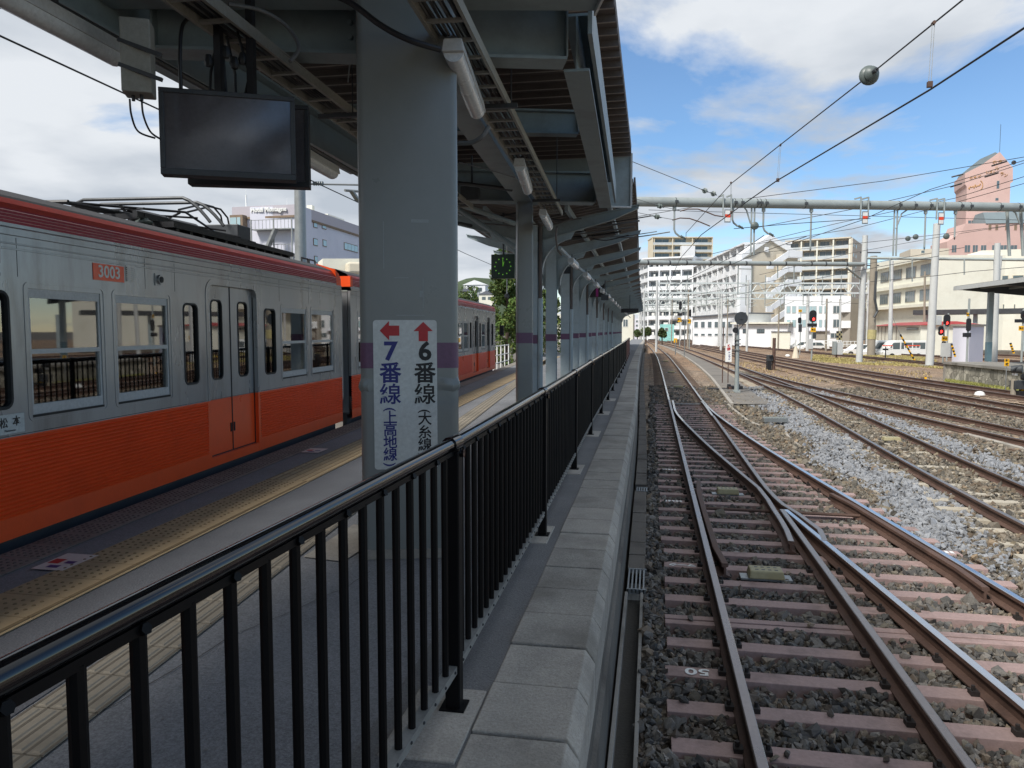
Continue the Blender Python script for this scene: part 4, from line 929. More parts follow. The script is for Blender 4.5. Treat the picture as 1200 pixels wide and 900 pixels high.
for i, y in enumerate(ycol):
    cx = CX(y); 
    mb = MB(); h = .12; mb.box(cx-h, cx+h, y-.10, y-.088, .9, 4.3); mb.box(cx-h, cx+h, y+.088, y+.10, .9, 4.3); mb.box(cx-.006, cx+.006, y-.088, y+.088, .9, 4.3)
    co = mb.build('column', 'col_old', fc_)
    mb = MB(); mb.box(cx-h-.003, cx+h+.003, y-.104, y+.104, 2.17, 2.33); mb.build('purple_band', 'purple', co)
    # downpipe sleeve beside the column
    if i % 2 == 0 and i < 14:
        mb = MB(); mb.tube([(cx+.17, y-.06, .9), (cx+.17, y-.06, 3.0)], .05, 10); mb.build('pipe_guard', 'col_old', co, smooth=True)
        mb = MB(); mb.tube([(cx+.17, y-.06, 3.0), (cx+.17, y-.06, 4.35)], .038, 10); mb.build('downpipe', 'deck', co, smooth=True)
    for s, f in ((1, TIP), (-1, TPL)):
        xt = f(y); z0_, z1_ = 4.13, 4.62; mb = MB()
        poly = [(0, 4.02), (s*abs(xt-cx)*.75, 4.40), (s*abs(xt-cx), 4.60), (s*abs(xt-cx)+s*.02, 4.66), (0, 4.28)]
        mb.prism(poly, -.006, .006, (cx, y, 0), (1, 0, 0), (0, 0, 1), (0, 1, 0))
        mb.prism([(0, 4.265), (s*(abs(xt-cx)+.02), 4.645), (s*(abs(xt-cx)+.02), 4.66), (0, 4.28)], -.055, .055, (cx, y, 0), (1, 0, 0), (0, 0, 1), (0, 1, 0))
        mb.prism([(0, 4.005), (s*abs(xt-cx)*.75, 4.385), (s*abs(xt-cx), 4.585), (s*abs(xt-cx), 4.60), (s*abs(xt-cx)*.75, 4.40), (0, 4.02)], -.055, .055, (cx, y, 0), (1, 0, 0), (0, 0, 1), (0, 1, 0))
        mb.build('arm', 'col_old' if i > 0 else 'girder_paint', fc_)
        # curved brace
        R_ = .60; mb = MB(); pts = []
        for k in range(9):
            a = pi - (pi/2)*k/8*.92; pts.append((cx + s*(.20 + R_ + R_*cos(a)), y - .0, 3.45 + R_*1.05*sin(a)))
        for a, b in zip(pts, pts[1:]): mb.beam(a, b, .10, .014, up=(0, 1, 0)) if 0 else mb.hexa([(a[0], y-.05, a[2]), (b[0], y-.05, b[2]), (b[0], y+.05, b[2]), (a[0], y+.05, a[2]), (a[0]-s*.014, y-.05, a[2]+.014), (b[0]-s*.014, y-.05, b[2]+.014), (b[0]-s*.014, y+.05, b[2]+.014), (a[0]-s*.014, y+.05, a[2]+.014)])
        web = [(s*.12, 3.32)] + [(p[0]-cx, p[2]) for p in pts] + [(s*.80, 4.22), (s*.12, 4.05)]
        mb.prism(web, -.005, .005, (cx, y, 0), (1, 0, 0), (0, 0, 1), (0, 1, 0)); mb.build('curved_brace', 'col_old', fc_)
# purlins, gutter beam and conduit
for fx_, z_ in ((lambda y: TIP(y) - .52, 4.66), (lambda y: TIP(y) - 1.2, 4.50), (lambda y: TPL(y) + .52, 4.66), (lambda y: TPL(y) + 1.2, 4.5), (CX, 4.36)):
    mb = MB(); yl = [12.9, 17, 22, 28, 35, 45, 60, 72, 84]
    for a, b in zip(yl, yl[1:]): mb.beam((fx_(a), a, z_), (fx_(b), b, z_), .06, .12)
    mb.build('purlin', 'col_old', fc_)
mb = MB(); yl = [12.9, 17, 22, 28, 35, 45, 60, 72, 84]
for f in (lambda q: TIP(q) - .06, lambda q: TPL(q) + .06):
    for a, b in zip(yl, yl[1:]): mb.beam((f(a), a, 4.90), (f(b), b, 4.90), .03, .12)
mb.build('eave_trim', 'deck', fc_)
PX_ = lambda y: lerp([(13, -1.62), (30, -1.75), (84, -2.3)], y)
mb = MB(); mb.tube([(PX_(y), y, 3.86 + .02*sin(y)) for y in yr(13.4, 84, 2)], .035, 8); tag(mb.build('conduit_pipe', 'col_old', origin=(-1.7, 20, 3.86), smooth=True), 'pale grey conduit carrying the row of platform lamps', 'pipe')
y = 14.4; k = 0
ordn = ['first', 'second', 'third', 'fourth', 'fifth', 'sixth', 'seventh', 'eighth', 'ninth', 'tenth', 'eleventh', 'twelfth', 'thirteenth', 'fourteenth', 'fifteenth', 'sixteenth']
lp = None
while y < 60:
    lamp('tube_lamp', '%s lamp from the narrow column in the row under the far canopy' % ordn[k], (PX_(y)+.10, y, 3.72), (PX_(y+1.2)+.10, y + 1.2, 3.72), .10); y += 3.5; k += 1
# odd dark fittings hanging in the junction of the two roofs
for (px, py, d, s, lab) in ((728, 243, 14.0, .10, 'dark loudspeaker hanging under the roof edge where both canopies meet'), (709, 349, 24, .12, 'dark camera hanging under the far canopy near the number board'), (553, 228, 11, .14, 'grey speaker box hanging under the roof, seen beside the big column'), (664, 317, 18.0, .12, 'black camera dome under the lamps of the far canopy')):
    p = D(px, py, d); t = thing('loudspeaker' if 'speaker' in lab else 'camera', lab, 'speaker' if 'speaker' in lab else 'camera', p); mb = MB(); mb.hexa([(p.x-s, p.y-s, p.z-s*.7), (p.x+s, p.y-s, p.z-s*.7), (p.x+s*.7, p.y+s, p.z-s*.5), (p.x-s*.7, p.y+s, p.z-s*.5), (p.x-s, p.y-s, p.z+s*.7), (p.x+s, p.y-s, p.z+s*.7), (p.x+s*.7, p.y+s, p.z+s*.5), (p.x-s*.7, p.y+s, p.z+s*.5)]); mb.build('case', 'dark_metal', t, bevel=.01)
    mb = MB(); mb.tube([p, p + Vector((0, 0, .55))], .015, 6); mb.build('bracket', 'dark_metal', t)
# big conduits under the junction, left
for i, (p0, p1) in enumerate((((540, 215, 10.5), (600, 222, 10.8)), ((540, 240, 11.4), (603, 262, 12.5)), ((540, 262, 14), (604, 275, 15)), ((545, 250, 13.5), (604, 290, 13.2)))):
    a, b = D(*p0), D(*p1); mb = MB(); mb.tube([a - (b-a)*.5, b], .03 + .012*(i % 2), 8); tag(mb.build('conduit_pipe', 'girder_paint' if i % 2 else 'dark_metal', origin=a, smooth=True), ['upper dark pipe behind the big column', 'thick grey pipe slanting below it to the narrow column', 'lower dark pipe seen right of the big column', 'lowest grey pipe sloping towards the clock'][i], 'pipe')

rs = random.Random(3)
for i in range(14):
    y_ = 12.9 + i*.32; x_ = rs.uniform(-3.8, -.9); z_ = rs.uniform(4.3, 4.55); L_ = rs.uniform(.6, 1.8)
    cable('conduit', ['thin conduit crossing the junction of the two roofs', 'dark bundle of cable in the junction of the two roofs'][i % 2], [(x_, y_, z_), (x_ + L_*.4, y_ + .1, z_ - .04), (x_ + L_, y_ + .05, z_ + .05)], rs.uniform(.008, .02), 'cable_g' if i % 3 else 'cable', 'conduit')
    bpy.context.scene.collection.objects[-1]['group'] = 'conduits in the roof junction'
# clock
p = D(590, 312.5, 14.2); ck = thing('platform_clock', 'square dark board with green dot clock face hanging from the roof', 'clock', p); s = .225
mb = MB(); mb.box(p.x-s, p.x+s, p.y-.06, p.y+.06, p.z-s, p.z+s); mb.build('board', 'clock', ck, bevel=.01)
mb = MB()
for k in range(12):
    a = k*pi/6; r = .15; mb.lathe((p.x + r*sin(a), p.y - .061, p.z + r*cos(a)), [(.013, -.004), (.013, 0)], 8, 'Y')
mb.build('hour_dots', 'led_green', ck)
for ang_, L in ((0, .14), (radians(15), .09)): mb = MB(); mb.beam((p.x, p.y-.063, p.z), (p.x + L*sin(ang_), p.y-.063, p.z + L*cos(ang_)), .012, .006, up=(0, 1, 0)); mb.build('hand', 'led_green', ck)
mb = MB(); mb.tube([(p.x, p.y, p.z + s), (p.x, p.y, 4.6)], .02, 8); mb.build('hanger', 'dark_metal', ck)
# platform number board
p = D(695, 340.5, 31); nb = thing('number_board', 'dark hanging board with purple stripe and numeral 6', 'sign', p)
mb = MB(); mb.box(p.x-.47, p.x+.47, p.y-.08, p.y+.08, p.z-.27, p.z+.27); mb.build('case', 'black_metal', nb, bevel=.01)
mb = MB(); mb.box(p.x+.12, p.x+.22, p.y-.084, p.y-.08, p.z-.25, p.z+.25); mb.build('stripe', mat('violet_stripe', lin(150, 40, 120), .4), nb)
text('numeral', '6', .30, 'lampw', (p.x+.34, p.y-.083, p.z), (1, 0, 0), (0, 0, 1), nb, bold=.004); text('lettering', '大糸線', .12, 'lampw', (p.x-.17, p.y-.083, p.z+.06), (1, 0, 0), (0, 0, 1), nb)
for u in (-.35, .35): mb = MB(); mb.tube([(p.x+u, p.y, p.z+.27), (p.x+u, p.y, 4.5)], .015, 6); mb.build('hanger', 'dark_metal', nb)
p = D(738, 364, 44); nb = thing('number_board', 'black box sign hanging at the canopy edge above the far railing end', 'sign', p)
mb = MB(); mb.box(p.x-.5, p.x+.5, p.y-.1, p.y+.1, p.z-.12, p.z+.12); mb.build('case', 'black_metal', nb); mb = MB(); mb.tube([(p.x, p.y, p.z+.12), (p.x, p.y, 4.6)], .02, 6); mb.build('hanger', 'dark_metal', nb)
# hanging camera by the tree
p = D(594, 347, 17); t = thing('hanging_camera', 'small camera on a thin stem before the green tree', 'camera', p); mb = MB(); mb.lathe((p.x, p.y, p.z), [(.03, -.05), (.055, -.03), (.055, .03), (.03, .05)], 10); mb.build('body', 'dark_metal', t, smooth=True); mb = MB(); mb.tube([(p.x, p.y, p.z), (p.x, p.y, 4.6)], .012, 6); mb.build('stem', 'lampw', t)

# ================================================================== TRAIN
class Car:
    def __init__(s, p, q, s0, s1):
        s.p = Vector((p[0], p[1], 0)); s.d = (Vector((q[0], q[1], 0)) - s.p).normalized(); s.n = Vector((s.d.y, -s.d.x, 0)); s.s0, s.s1 = s0, s1   # n points to the platform
    def L(s, a, o, z): v = s.p + s.d * a - s.n * o; return (v.x, v.y, z)
    def bx(s, mb, a0, a1, o0, o1, z0, z1):
        return mb.hexa([s.L(a0, o0, z0), s.L(a1, o0, z0), s.L(a1, o1, z0), s.L(a0, o1, z0), s.L(a0, o0, z1), s.L(a1, o0, z1), s.L(a1, o1, z1), s.L(a0, o1, z1)])
    def ribbon(s, mb, prof, a0, a1):                 # profile [(o,z)] along the car
        P = [s.L(a0, o, z) for o, z in prof]; Q = [s.L(a1, o, z) for o, z in prof]
        for i in range(len(prof) - 1): mb.quad(P[i], Q[i], Q[i+1], P[i+1])
        return mb
    def face(s, mb, poly, o0, o1):                   # polygon (a,z) with thickness o0..o1
        return mb.prism(poly, o0, o1, s.L(0, 0, 0), s.d, (0, 0, 1), -s.n)
def holed(car, mb, a0, a1, z0, z1, holes, o0, o1):
    xs = sorted({a0, a1, *[h[0] for h in holes], *[h[1] for h in holes]}); zs = sorted({z0, z1, *[h[2] for h in holes], *[h[3] for h in holes]})
    xs = [x for x in xs if a0 <= x <= a1]; zs = [z for z in zs if z0 <= z <= z1]
    for xa, xb in zip(xs, xs[1:]):
        run = None
        for za, zb in zip(zs, zs[1:]):
            cx, cz = (xa + xb)/2, (za + zb)/2; solid = not any(h[0] < cx < h[1] and h[2] < cz < h[3] for h in holes)
            if solid: run = (run[0], zb) if run else (za, zb)
            if (not solid) and run: car.bx(mb, xa, xb, o0, o1, *run); run = None
        if run: car.bx(mb, xa, xb, o0, o1, *run)
def ringpoly(car, mb, a0, a1, z0, z1, w, r, o0, o1, n=4):
    ca, cz = (a0+a1)/2, (z0+z1)/2; out = rrect((a1-a0)/2, (z1-z0)/2, r, n); inn = rrect((a1-a0)/2 - w, (z1-z0)/2 - w, max(r - w, .004), n); k = len(mb.v); m = len(out)
    for o in (o0, o1):
        for ring in (out, inn):
            for u, v in ring: mb.v.append(car.L(ca + u, o, cz + v))
    for j in range(m):
        j2 = (j+1) % m
        for f in ((k+j, k+j2, k+m+j2, k+m+j), (k+2*m+j, k+3*m+j, k+3*m+j2, k+2*m+j2), (k+j, k+2*m+j, k+2*m+j2, k+j2), (k+m+j, k+m+j2, k+3*m+j2, k+3*m+j)): mb.f.append(f); mb.mi.append(mb.m)
def corner_fill(car, mb, a0, a1, z0, z1, r, o0, o1):
    for sa, sz, ca, cz in ((1, 1, a1, z1), (-1, 1, a0, z1), (-1, -1, a0, z0), (1, -1, a1, z0)):
        pts = [(ca, cz)] + [(ca - sa*r + sa*r*cos(t*pi/8), cz - sz*r + sz*r*sin(t*pi/8)) for t in range(5)]
        car.face(mb, pts, o0, o1)
def build_car(car, label, wins, sws, doors, front=False):
    doors = sorted(doors); s0, s1 = car.s0, car.s1; t = thing('train_car', label, 'train', car.L((max(s0, -3) + s1)/2, 1.38, .0), 'cars of the orange and silver train'); WD = 2.76
    ZT = 3.06
    # outer side skin with window and door openings
    holes = [(a, b, 1.80, 2.705) for a, b in wins] + [(a, b, 1.86, 2.68) for a, b in sws] + [(a, b, 1.06, 2.89) for a, b in doors]
    mb = MB(); holed(car, mb, s0, s1, 1.66, ZT, holes, 0, .045)
    for a, b in sws: corner_fill(car, mb, a, b, 1.86, 2.68, .07, 0, .045)
    for a, b in doors: 
        for ca, sa in ((a, -1), (b, 1)):
            pts = [(ca, 2.89)] + [(ca - sa*.1 + sa*.1*cos(q*pi/8), 2.79 + .1*sin(q*pi/8)) for q in range(5)]; car.face(mb, pts, 0, .045)
    mb.build('body', 't_steel', t)
    fw = [(a, b, 1.80, 2.705) for a, b in wins] + [(a, b, 1.2, 2.7) for a, b in doors]
    mb = MB(); holed(car, mb, s0, s1, .98, ZT, fw, WD - .045, WD); mb.build('far_side', 't_steel', t)
    mb = MB(); car.ribbon(mb, [(0, ZT), (-.012, ZT+.004), (-.012, ZT+.05), (.0, ZT+.062), (.0, ZT+.085)], s0, s1); car.ribbon(mb, [(0.004, ZT - .10), (-.003, ZT-.095), (-.003, ZT-.085), (.004, ZT-.08)], s0, s1)
    car.ribbon(mb, [(.0, 3.00), (-.004, 3.003), (-.004, 3.009), (0, 3.012)], s0, s1); mb.build('cant_rail', 't_steel', t)
    # cornice: crimson with pale lines, orange red above
    z = 3.145; mb = MB(); mb.m = 0; prof = []
    for k in range(4):
        mb.m = 0; car.ribbon(mb, [(0, z), (.0, z + .017)], s0, s1); mb.m = 1; car.ribbon(mb, [(0, z + .017), (-.005, z + .019), (0, z + .0225)], s0, s1); z += .0225
    mb.m = 0; car.ribbon(mb, [(0, z), (.006, z + .012)], s0, s1); mb.m = 2; car.ribbon(mb, [(.006, z + .012), (.02, z + .05), (.05, 3.325)], s0, s1)
    mb.build('cornice', ['t_crim', 't_pink', 't_red'], t)
    mb = MB(); roof = [(.05, 3.325), (.07, 3.345), (.25, 3.42), (.6, 3.49), (1.1, 3.52), (1.66, 3.52), (2.16, 3.49), (2.5, 3.42), (2.71, 3.33), (2.76, 3.1)]; car.ribbon(mb, roof, s0, s1); mb.build('roof', 't_roof', t, smooth=True)
    mb = MB(); car.bx(mb, s0, s1, .05, WD - .05, 3.05, 3.07); mb.build('ceiling', 't_in', t)
    mb = MB(); car.bx(mb, s0, s1, .05, WD - .05, 1.02, 1.05); mb.build('floor', 't_floor', t)
    mb = MB()
    for a, b in zip([s0] + [d[1] + .15 for d in doors], [d[0] - .15 for d in doors] + [s1]):
        if b - a > .6 and b > s0 + .3: car.bx(mb, a + .08, b - .08, .10, .55, 1.3, 1.48); car.bx(mb, a + .08, b - .08, .08, .16, 1.48, 1.95); car.bx(mb, a + .08, b - .08, WD - .55, WD - .10, 1.3, 1.48); car.bx(mb, a + .08, b - .08, WD - .16, WD - .06, 1.48, 1.95)
    mb.build('seats', 't_seat', t)
    mb = MB()
    for a, b in doors:
        for x in (a - .18, b + .18):
            car.bx(mb, x - .015, x + .015, .10, .62, 1.05, 1.85); mb.tube([car.L(x, .6, 1.05), car.L(x, .6, 3.05)], .016, 6)
    mb.tube([car.L(s0, .62, 2.75), car.L(s1, .62, 2.75)], .014, 5); mb.tube([car.L(s0, WD-.62, 2.75), car.L(s1, WD-.62, 2.75)], .014, 5); mb.build('grab_rails', 't_in', t)
    mb = MB(); car.bx(mb, s0 + .01, s0 + .05, .06, WD-.06, 1.05, 3.05); mb.build('end_wall', 't_steel', t); mb = MB(); car.bx(mb, s1 - .05, s1 - .01, .06, WD - .06, .98, 3.05); mb.build('end_wall', 't_steel', t)
    mb = MB(); car.bx(mb, s0, s1 - .1, .09, .16, .55, 1.04); mb.build('solebar', 'dark_metal', t)
    # corrugated orange flank between the doors
    zz = [1.115 + .0305*k for k in range(18)]
    edges = [s0] + [x for d in doors for x in (d[0] - .06, d[1] + .06)] + [s1]
    mb = MB()
    for a, b in zip(edges[::2], edges[1::2]):
        prof = [(.03, .955), (-.002, .955), (-.002, 1.105)]
        for z in zz: prof += [(.009, z + .001), (-.004, z + .005), (-.008, z + .018), (.009, z + .0285)]
        prof += [(-.002, 1.652), (-.002, 1.664), (.03, 1.664)]
        car.ribbon(mb, prof, a, b)
    for a, b in doors:
        for x0, x1 in ((a - .06, a), (b, b + .06)): car.bx(mb, x0, x1, -.002, .04, .955, 1.664)
        car.bx(mb, a, b, .0, .05, .955, 1.055)
    mb.build('orange_flank', 't_orange', t)
    # doors: two leaves each, set back
    for a, b in doors:
        for l0, l1, hs in ((a + .004, (a+b)/2 - .006, 1), ((a+b)/2 + .006, b - .004, -1)):
            o0, o1 = .05, .08; m = (l0 + l1)/2; wa, wb = m - .125 - .02*hs, m + .125 - .02*hs; mb = MB()
            holed(car, mb, l0, l1, 1.66, 2.89, [(wa, wb, 1.87, 2.74)], o0, o1); corner_fill(car, mb, wa, wb, 1.87, 2.74, .07, o0, o1)
            mb.m = 1; car.bx(mb, l0, l1, o0, o1, 1.06, 1.66); dl = mb.build('door', ['t_steel', 't_orange'], t)
            mb = MB(); ringpoly(car, mb, wa, wb, 1.87, 2.74, .016, .07, o0 - .006, o1); mb.build('window_seal', 't_rubber', dl)
            mb = MB(); car.bx(mb, wa + .01, wb - .01, .062, .066, 1.88, 2.73); mb.build('pane', 't_glass', dl)
            mb = MB(); e_ = l1 - .045 if hs > 0 else l0 + .02; car.bx(mb, e_, e_ + .022, .040, .052, 1.27, 1.37); mb.build('handle', 't_rubber', dl)
        mb = MB(); car.bx(mb, (a+b)/2 - .007, (a+b)/2 + .007, .044, .08, 1.06, 2.89); mb.build('door_rubber', 't_rubber', t)
        for x in (a, b - .006): mb = MB(); car.bx(mb, x, x + .006, .042, .06, 1.06, 2.80); mb.build('door_seal', 't_rubber', t)
        mb = MB(); car.bx(mb, a, b, .040, .06, 1.055, 1.064); mb.build('door_sill', 't_rubber', t)
        mb = MB(); k = 6; oo = [(a - .05, 1.67)] + [(a + .10 - .15*cos(q*pi/2/k), 2.795 + .15*sin(q*pi/2/k)) for q in range(k + 1)] + [(b - .10 + .15*sin(q*pi/2/k), 2.795 + .15*cos(q*pi/2/k)) for q in range(k + 1)] + [(b + .05, 1.67)]; ii = [(a + .0, 1.67)] + [(a + .10 - .10*cos(q*pi/2/k), 2.79 + .10*sin(q*pi/2/k)) for q in range(k + 1)] + [(b - .10 + .10*sin(q*pi/2/k), 2.79 + .10*cos(q*pi/2/k)) for q in range(k + 1)] + [(b, 1.67)]
        for j in range(len(oo) - 1): car.face(mb, [oo[j], oo[j+1], ii[j+1], ii[j]], -.006, .0)
        mb.build('door_frame', 't_steel', t)
        for w in ((a, b),):
            mb = MB(); holed(car, mb, a, b, 1.05, 2.89, [(a + .15, a + .42, 1.87, 2.74), (b - .42, b - .15, 1.87, 2.74)], WD - .08, WD - .05); mb.build('far_door', 't_steel', t)
    for a, b in wins:
        mb = MB(); z0, z1 = 1.80, 2.705; f = .030
        for (x0, x1, y0, y1) in ((a, b, z1 - .065, z1), (a, b, z0, z0 + .07), (a, a + .022, z0 + .07, z1 - .065), (b - .022, b, z0 + .07, z1 - .065), (a + .022, b - .022, 2.235, 2.27)): car.bx(mb, x0, x1, .008, .05, y0, y1)
        w = mb.build('window', 't_frame', t)
        mb = MB(); car.bx(mb, a + .02, b - .02, .026, .030, z0 + .07, 2.235); car.bx(mb, a + .02, b - .02, .018, .022, 2.27, z1 - .06); mb.build('pane', 't_glass', w)
        mb = MB(); ringpoly(car, mb, a - .045, b + .045, z0 - .05, z1 + .045, .010, .05, -.004, .0); mb.build('pressed_rim', 't_steel', w)
        mb = MB(); car.bx(mb, a - .004, b + .002, -.002, .01, z0 - .022, z0 - .004); mb.build('drip_gap', 't_rubber', w)
    for a, b in sws:
        mb = MB(); ringpoly(car, mb, a, b, 1.86, 2.68, .020, .07, -.005, .04); w = mb.build('window', 't_rubber', t)
        mb = MB(); car.bx(mb, a + .012, b - .012, .02, .024, 1.87, 2.67); mb.build('pane', 't_glass', w)
    return t
PT = [-.9 + 0]
c1 = Car((-4.354, 4.314), (-4.645, 8.215), -11.2, 7.05)
wins = [(.36, 1.15), (1.345, 2.13), (4.75, 5.575), (5.785, 6.66), (-3.99, -3.2), (-3.0, -2.21)]; sws = [(-.14, .18), (2.39, 2.67), (4.215, 4.55), (-1.95, -1.67), (-4.45, -4.2)]; doors = [(2.88, 4.01), (-1.44, -.33), (-5.8, -4.67)]
car1 = build_car(c1, 'near train car with number plate 3003 and pantograph on its roof', wins, sws, doors)
c2c = Car((-4.875, 11.72), (-5.93, 28.2), 0.0, 16.9)
w2 = []; d2 = []; s2 = [(2.5, 2.83)]
w2 += [(.39, 1.27), (1.48, 2.3)]
for dc in (3.6, 7.95, 12.3):
    d2.append((dc - .56, dc + .56)); s2 += [(dc + .78, dc + 1.06)]
    if dc < 12: s2 += [(dc + 3.29, dc + 3.57)]; w2 += [(dc + 1.3, dc + 2.09), (dc + 2.29, dc + 3.08)]
w2 += [(13.6, 14.35)]; d2.append((14.75, 15.45)); s2.append((15.8, 16.3))
car2 = build_car(c2c, 'second train car behind the big column, its cab end by the green trees', w2, s2, d2)
# number plate, vent, camera, destination plate
z = 2.883; mb = MB(); c1.bx(mb, 1.07, 1.47, -.006, -.001, 2.815, 2.95); npl = mb.build('number_plate', 't_orange', car1)
text('number', '3003', .138, 'white', c1.L(1.27, -.0085, 2.883), c1.d, (0, 0, 1), npl, bold=.003, depth=.001, sx=1.05)
mb = MB()
for k in range(7): c1.bx(mb, 1.505, 1.63, -.012, 0, 2.835 + k*.018, 2.845 + k*.018)
c1.bx(mb, 1.50, 1.635, -.003, 0, 2.825, 2.965); mb.build('vent', 't_steel', car1)
mb = MB(); p = c1.L(1.99, -.03, 2.875); q2 = c1.L(1.99, .02, 2.875); mb.tube([q2, p], [.05, .042], 12); c1.bx(mb, 1.925, 2.055, -.010, 0, 2.82, 2.93); mb.m = 1; mb.tube([p, c1.L(1.99, -.036, 2.875)], .030, 10); mb.build('side_camera', ['t_steel', 't_rubber'], car1, smooth=True)
mb = MB(); c1.bx(mb, -.42, .265, -.006, -.001, 1.69, 1.825); dp = mb.build('destination_plate', 'sign_white', car1)
text('lettering', '松', .075, 'blackp', c1.L(.075, -.0075, 1.765), c1.d, (0, 0, 1), dp, bold=.001, depth=.0008); text('lettering', '本', .075, 'blackp', c1.L(.19, -.0075, 1.77), c1.d, (0, 0, 1), dp, bold=.001, depth=.0008)
text('lettering', 'Matsumoto', .022, 'blackp', c1.L(.13, -.0075, 1.713), c1.d, (0, 0, 1), dp, depth=.0006); text('lettering', '新島々 ↔', .075, 'blackp', c1.L(-.22, -.0075, 1.765), c1.d, (0, 0, 1), dp, bold=.001, depth=.0008)
mb = MB(); c1.bx(mb, -.06, .0, -.0075, -.006, 1.70, 1.735); mb.build('green_mark', mat('green_mark', lin(20, 120, 70)), dp)
for cc, tt, xs_ in ((c1, car1, (-1.9, .27, 1.78, 2.26, 4.68, 5.68, 6.78)), (c2c, car2, (.3, 1.38, 2.9, 4.3, 5.8, 6.8, 8.6, 10.2, 13.1))):
    mb = MB()
    for x in xs_: cc.bx(mb, x - .002, x + .002, -.0012, .0, 2.78, 3.05)
    cc.bx(mb, cc.s0, cc.s1, -.0012, 0, 1.672, 1.676); mb.build('panel_seams', 't_rubber', tt)
# coupling between the cars
mb = MB()
for k in range(7): c1.bx(mb, 7.06 + k*.065, 7.06 + k*.065 + .045, .75 - .02*(k % 2), 2.0, 1.0, 3.0)
mb.build('gangway', 't_rubber', car1)
mb = MB(); c1.bx(mb, 7.05, 7.09, .0, .05, 1.30, 3.12); mb.build('end_post', 't_steel', car1)
mb = MB(); mb.hexa([c1.L(6.86, -.004, 3.12), c1.L(7.06, -.004, 3.12), c1.L(7.06, .3, 3.12), c1.L(6.86, .3, 3.12), c1.L(6.80, .0, 3.36), c1.L(6.98, .0, 3.30), c1.L(6.98, .3, 3.42), c1.L(6.80, .3, 3.45)]); mb.build('corner_cap', 't_orange', car1)
mb = MB(); c2c.bx(mb, .0, .12, -.004, .3, 3.13, 3.30); mb.build('corner_cap', 't_orange', car2)
mb = MB(); mb.tube([c1.L(7.14, .03, 1.35), c1.L(7.14, .03, 2.95)], .018, 8); mb.build('grab_handle', 'steel', car1)
# cab end of car 2 (rounded nose) and mirror
mb = MB(); a = 16.9
for k, (da, oo) in enumerate(((.0, .0), (.12, .04), (.22, .14), (.30, .4))): pass
c2c.face(mb, [(16.9, .96), (17.15, 1.0), (17.2, 1.9), (17.05, 3.0), (16.9, 3.3)], .06, 2.7); mb.build('cab_front', 't_orange', car2, bevel=.03)
mb = MB(); mb.beam(c2c.L(16.9, -.0, 2.55), c2c.L(17.05, -.18, 2.55), .02, .02); mb.m = 1; p = c2c.L(17.05, -.2, 2.5); mb.box(p[0]-.05, p[0]+.11, p[1]-.03, p[1]+.03, 2.22, 2.62); mb.build('mirror', ['dark_metal', 'black_metal'], car2, bevel=.01)
# pantograph on the roof
CEN = 1.38
def pl(a, o, z): return Vector(c1.L(a, CEN + o, z))
pz = 3.47
def pantograph(b, o_all, parent):
    for a in (b + .35, b + 2.7):
        for o in (-.75, .75):
            mb = MB(); mb.lathe(tuple(pl(a, o, pz - .04)), [(.05, 0), (.05, .03), (.085, .04), (.085, .055), (.05, .065), (.085, .09), (.085, .105), (.05, .12), (.04, .14)], 12); mb.build('insulator', 'poly', parent, smooth=True)
    mb = MB()
    for o in (-.75, .75): mb.beam(pl(b + .2, o, pz + .12), pl(b + 2.9, o, pz + .12), .05, .06)
    for a in (b + .35, b + 1.5, b + 2.7): mb.beam(pl(a, -.78, pz + .12), pl(a, .78, pz + .12), .06, .05)
    mb.lathe(tuple(pl(b + 1.5, 0, pz + .16)), [(.08, -.35), (.08, .35)], 10, 'X'); mb.build('base_frame', 'black_metal', parent, smooth=True)
    mb = MB()
    for o in (-.62, .62):
        mb.tube([pl(b + 1.35, o, pz + .17), pl(b - .25, o*.5, pz + .17)], .020, 8); mb.tube([pl(b + 1.65, o, pz + .17), pl(b + 3.1, o*.5, pz + .17)], .020, 8)
        mb.tube([pl(b - .25, o*.5, pz + .17), pl(b + 1.5, o*.9, pz + .34)], .014, 8); mb.tube([pl(b + 3.1, o*.5, pz + .17), pl(b + 1.5, o*.9, pz + .34)], .014, 8)
    for a in (b - .25, b + 3.1): mb.tube([pl(a, -.36, pz + .17), pl(a, .36, pz + .17)], .022, 8)
    for s in (-1, 1):
        mb.tube([pl(b + 1.5 - .2*s, -.6, pz + .3), pl(b + 1.5 + .9*s, .55, pz + .26)], .013, 6); mb.tube([pl(b + 1.5 + .9*s, -.6, pz + .24), pl(b + 1.5 + .1*s, .55, pz + .36)], .013, 6); mb.tube([pl(b + 1.5 + 1.3*s, -.6, pz + .20), pl(b + 1.5 + .3*s, 0, pz + .30)], .018, 6)
        mb.lathe(tuple(pl(b + 1.5 + .35*s, -.3, pz + .22)), [(.06, -.3), (.075, -.28), (.075, .28), (.06, .3)], 10, 'Y'); mb.lathe(tuple(pl(b + 1.5 + .5*s, .1, pz + .28)), [(.03, -.5), (.03, .5)], 8, 'Y')
    mb.build('folding_arms', 'black_metal', parent, smooth=True)
    mb = MB()
    for da in (-.16, .16):
        pts = [pl(b + 1.5 + da, o, pz + .48 - (.0 if abs(o) < .62 else (abs(o) - .62)**1.5 * 1.5)) for o in [-.95, -.90, -.84, -.78, -.70, -.62, -.2, .2, .62, .70, .78, .84, .90, .95]]
        mb.tube(pts, .020, 8)
    mb.build('contact_shoe', 'dark_metal', parent, smooth=True)
mb = MB()
pan = thing('pantograph', 'folded black pantograph on the roof of the near train car', 'pantograph', tuple(pl(5, 0, pz)))
pan.parent = None
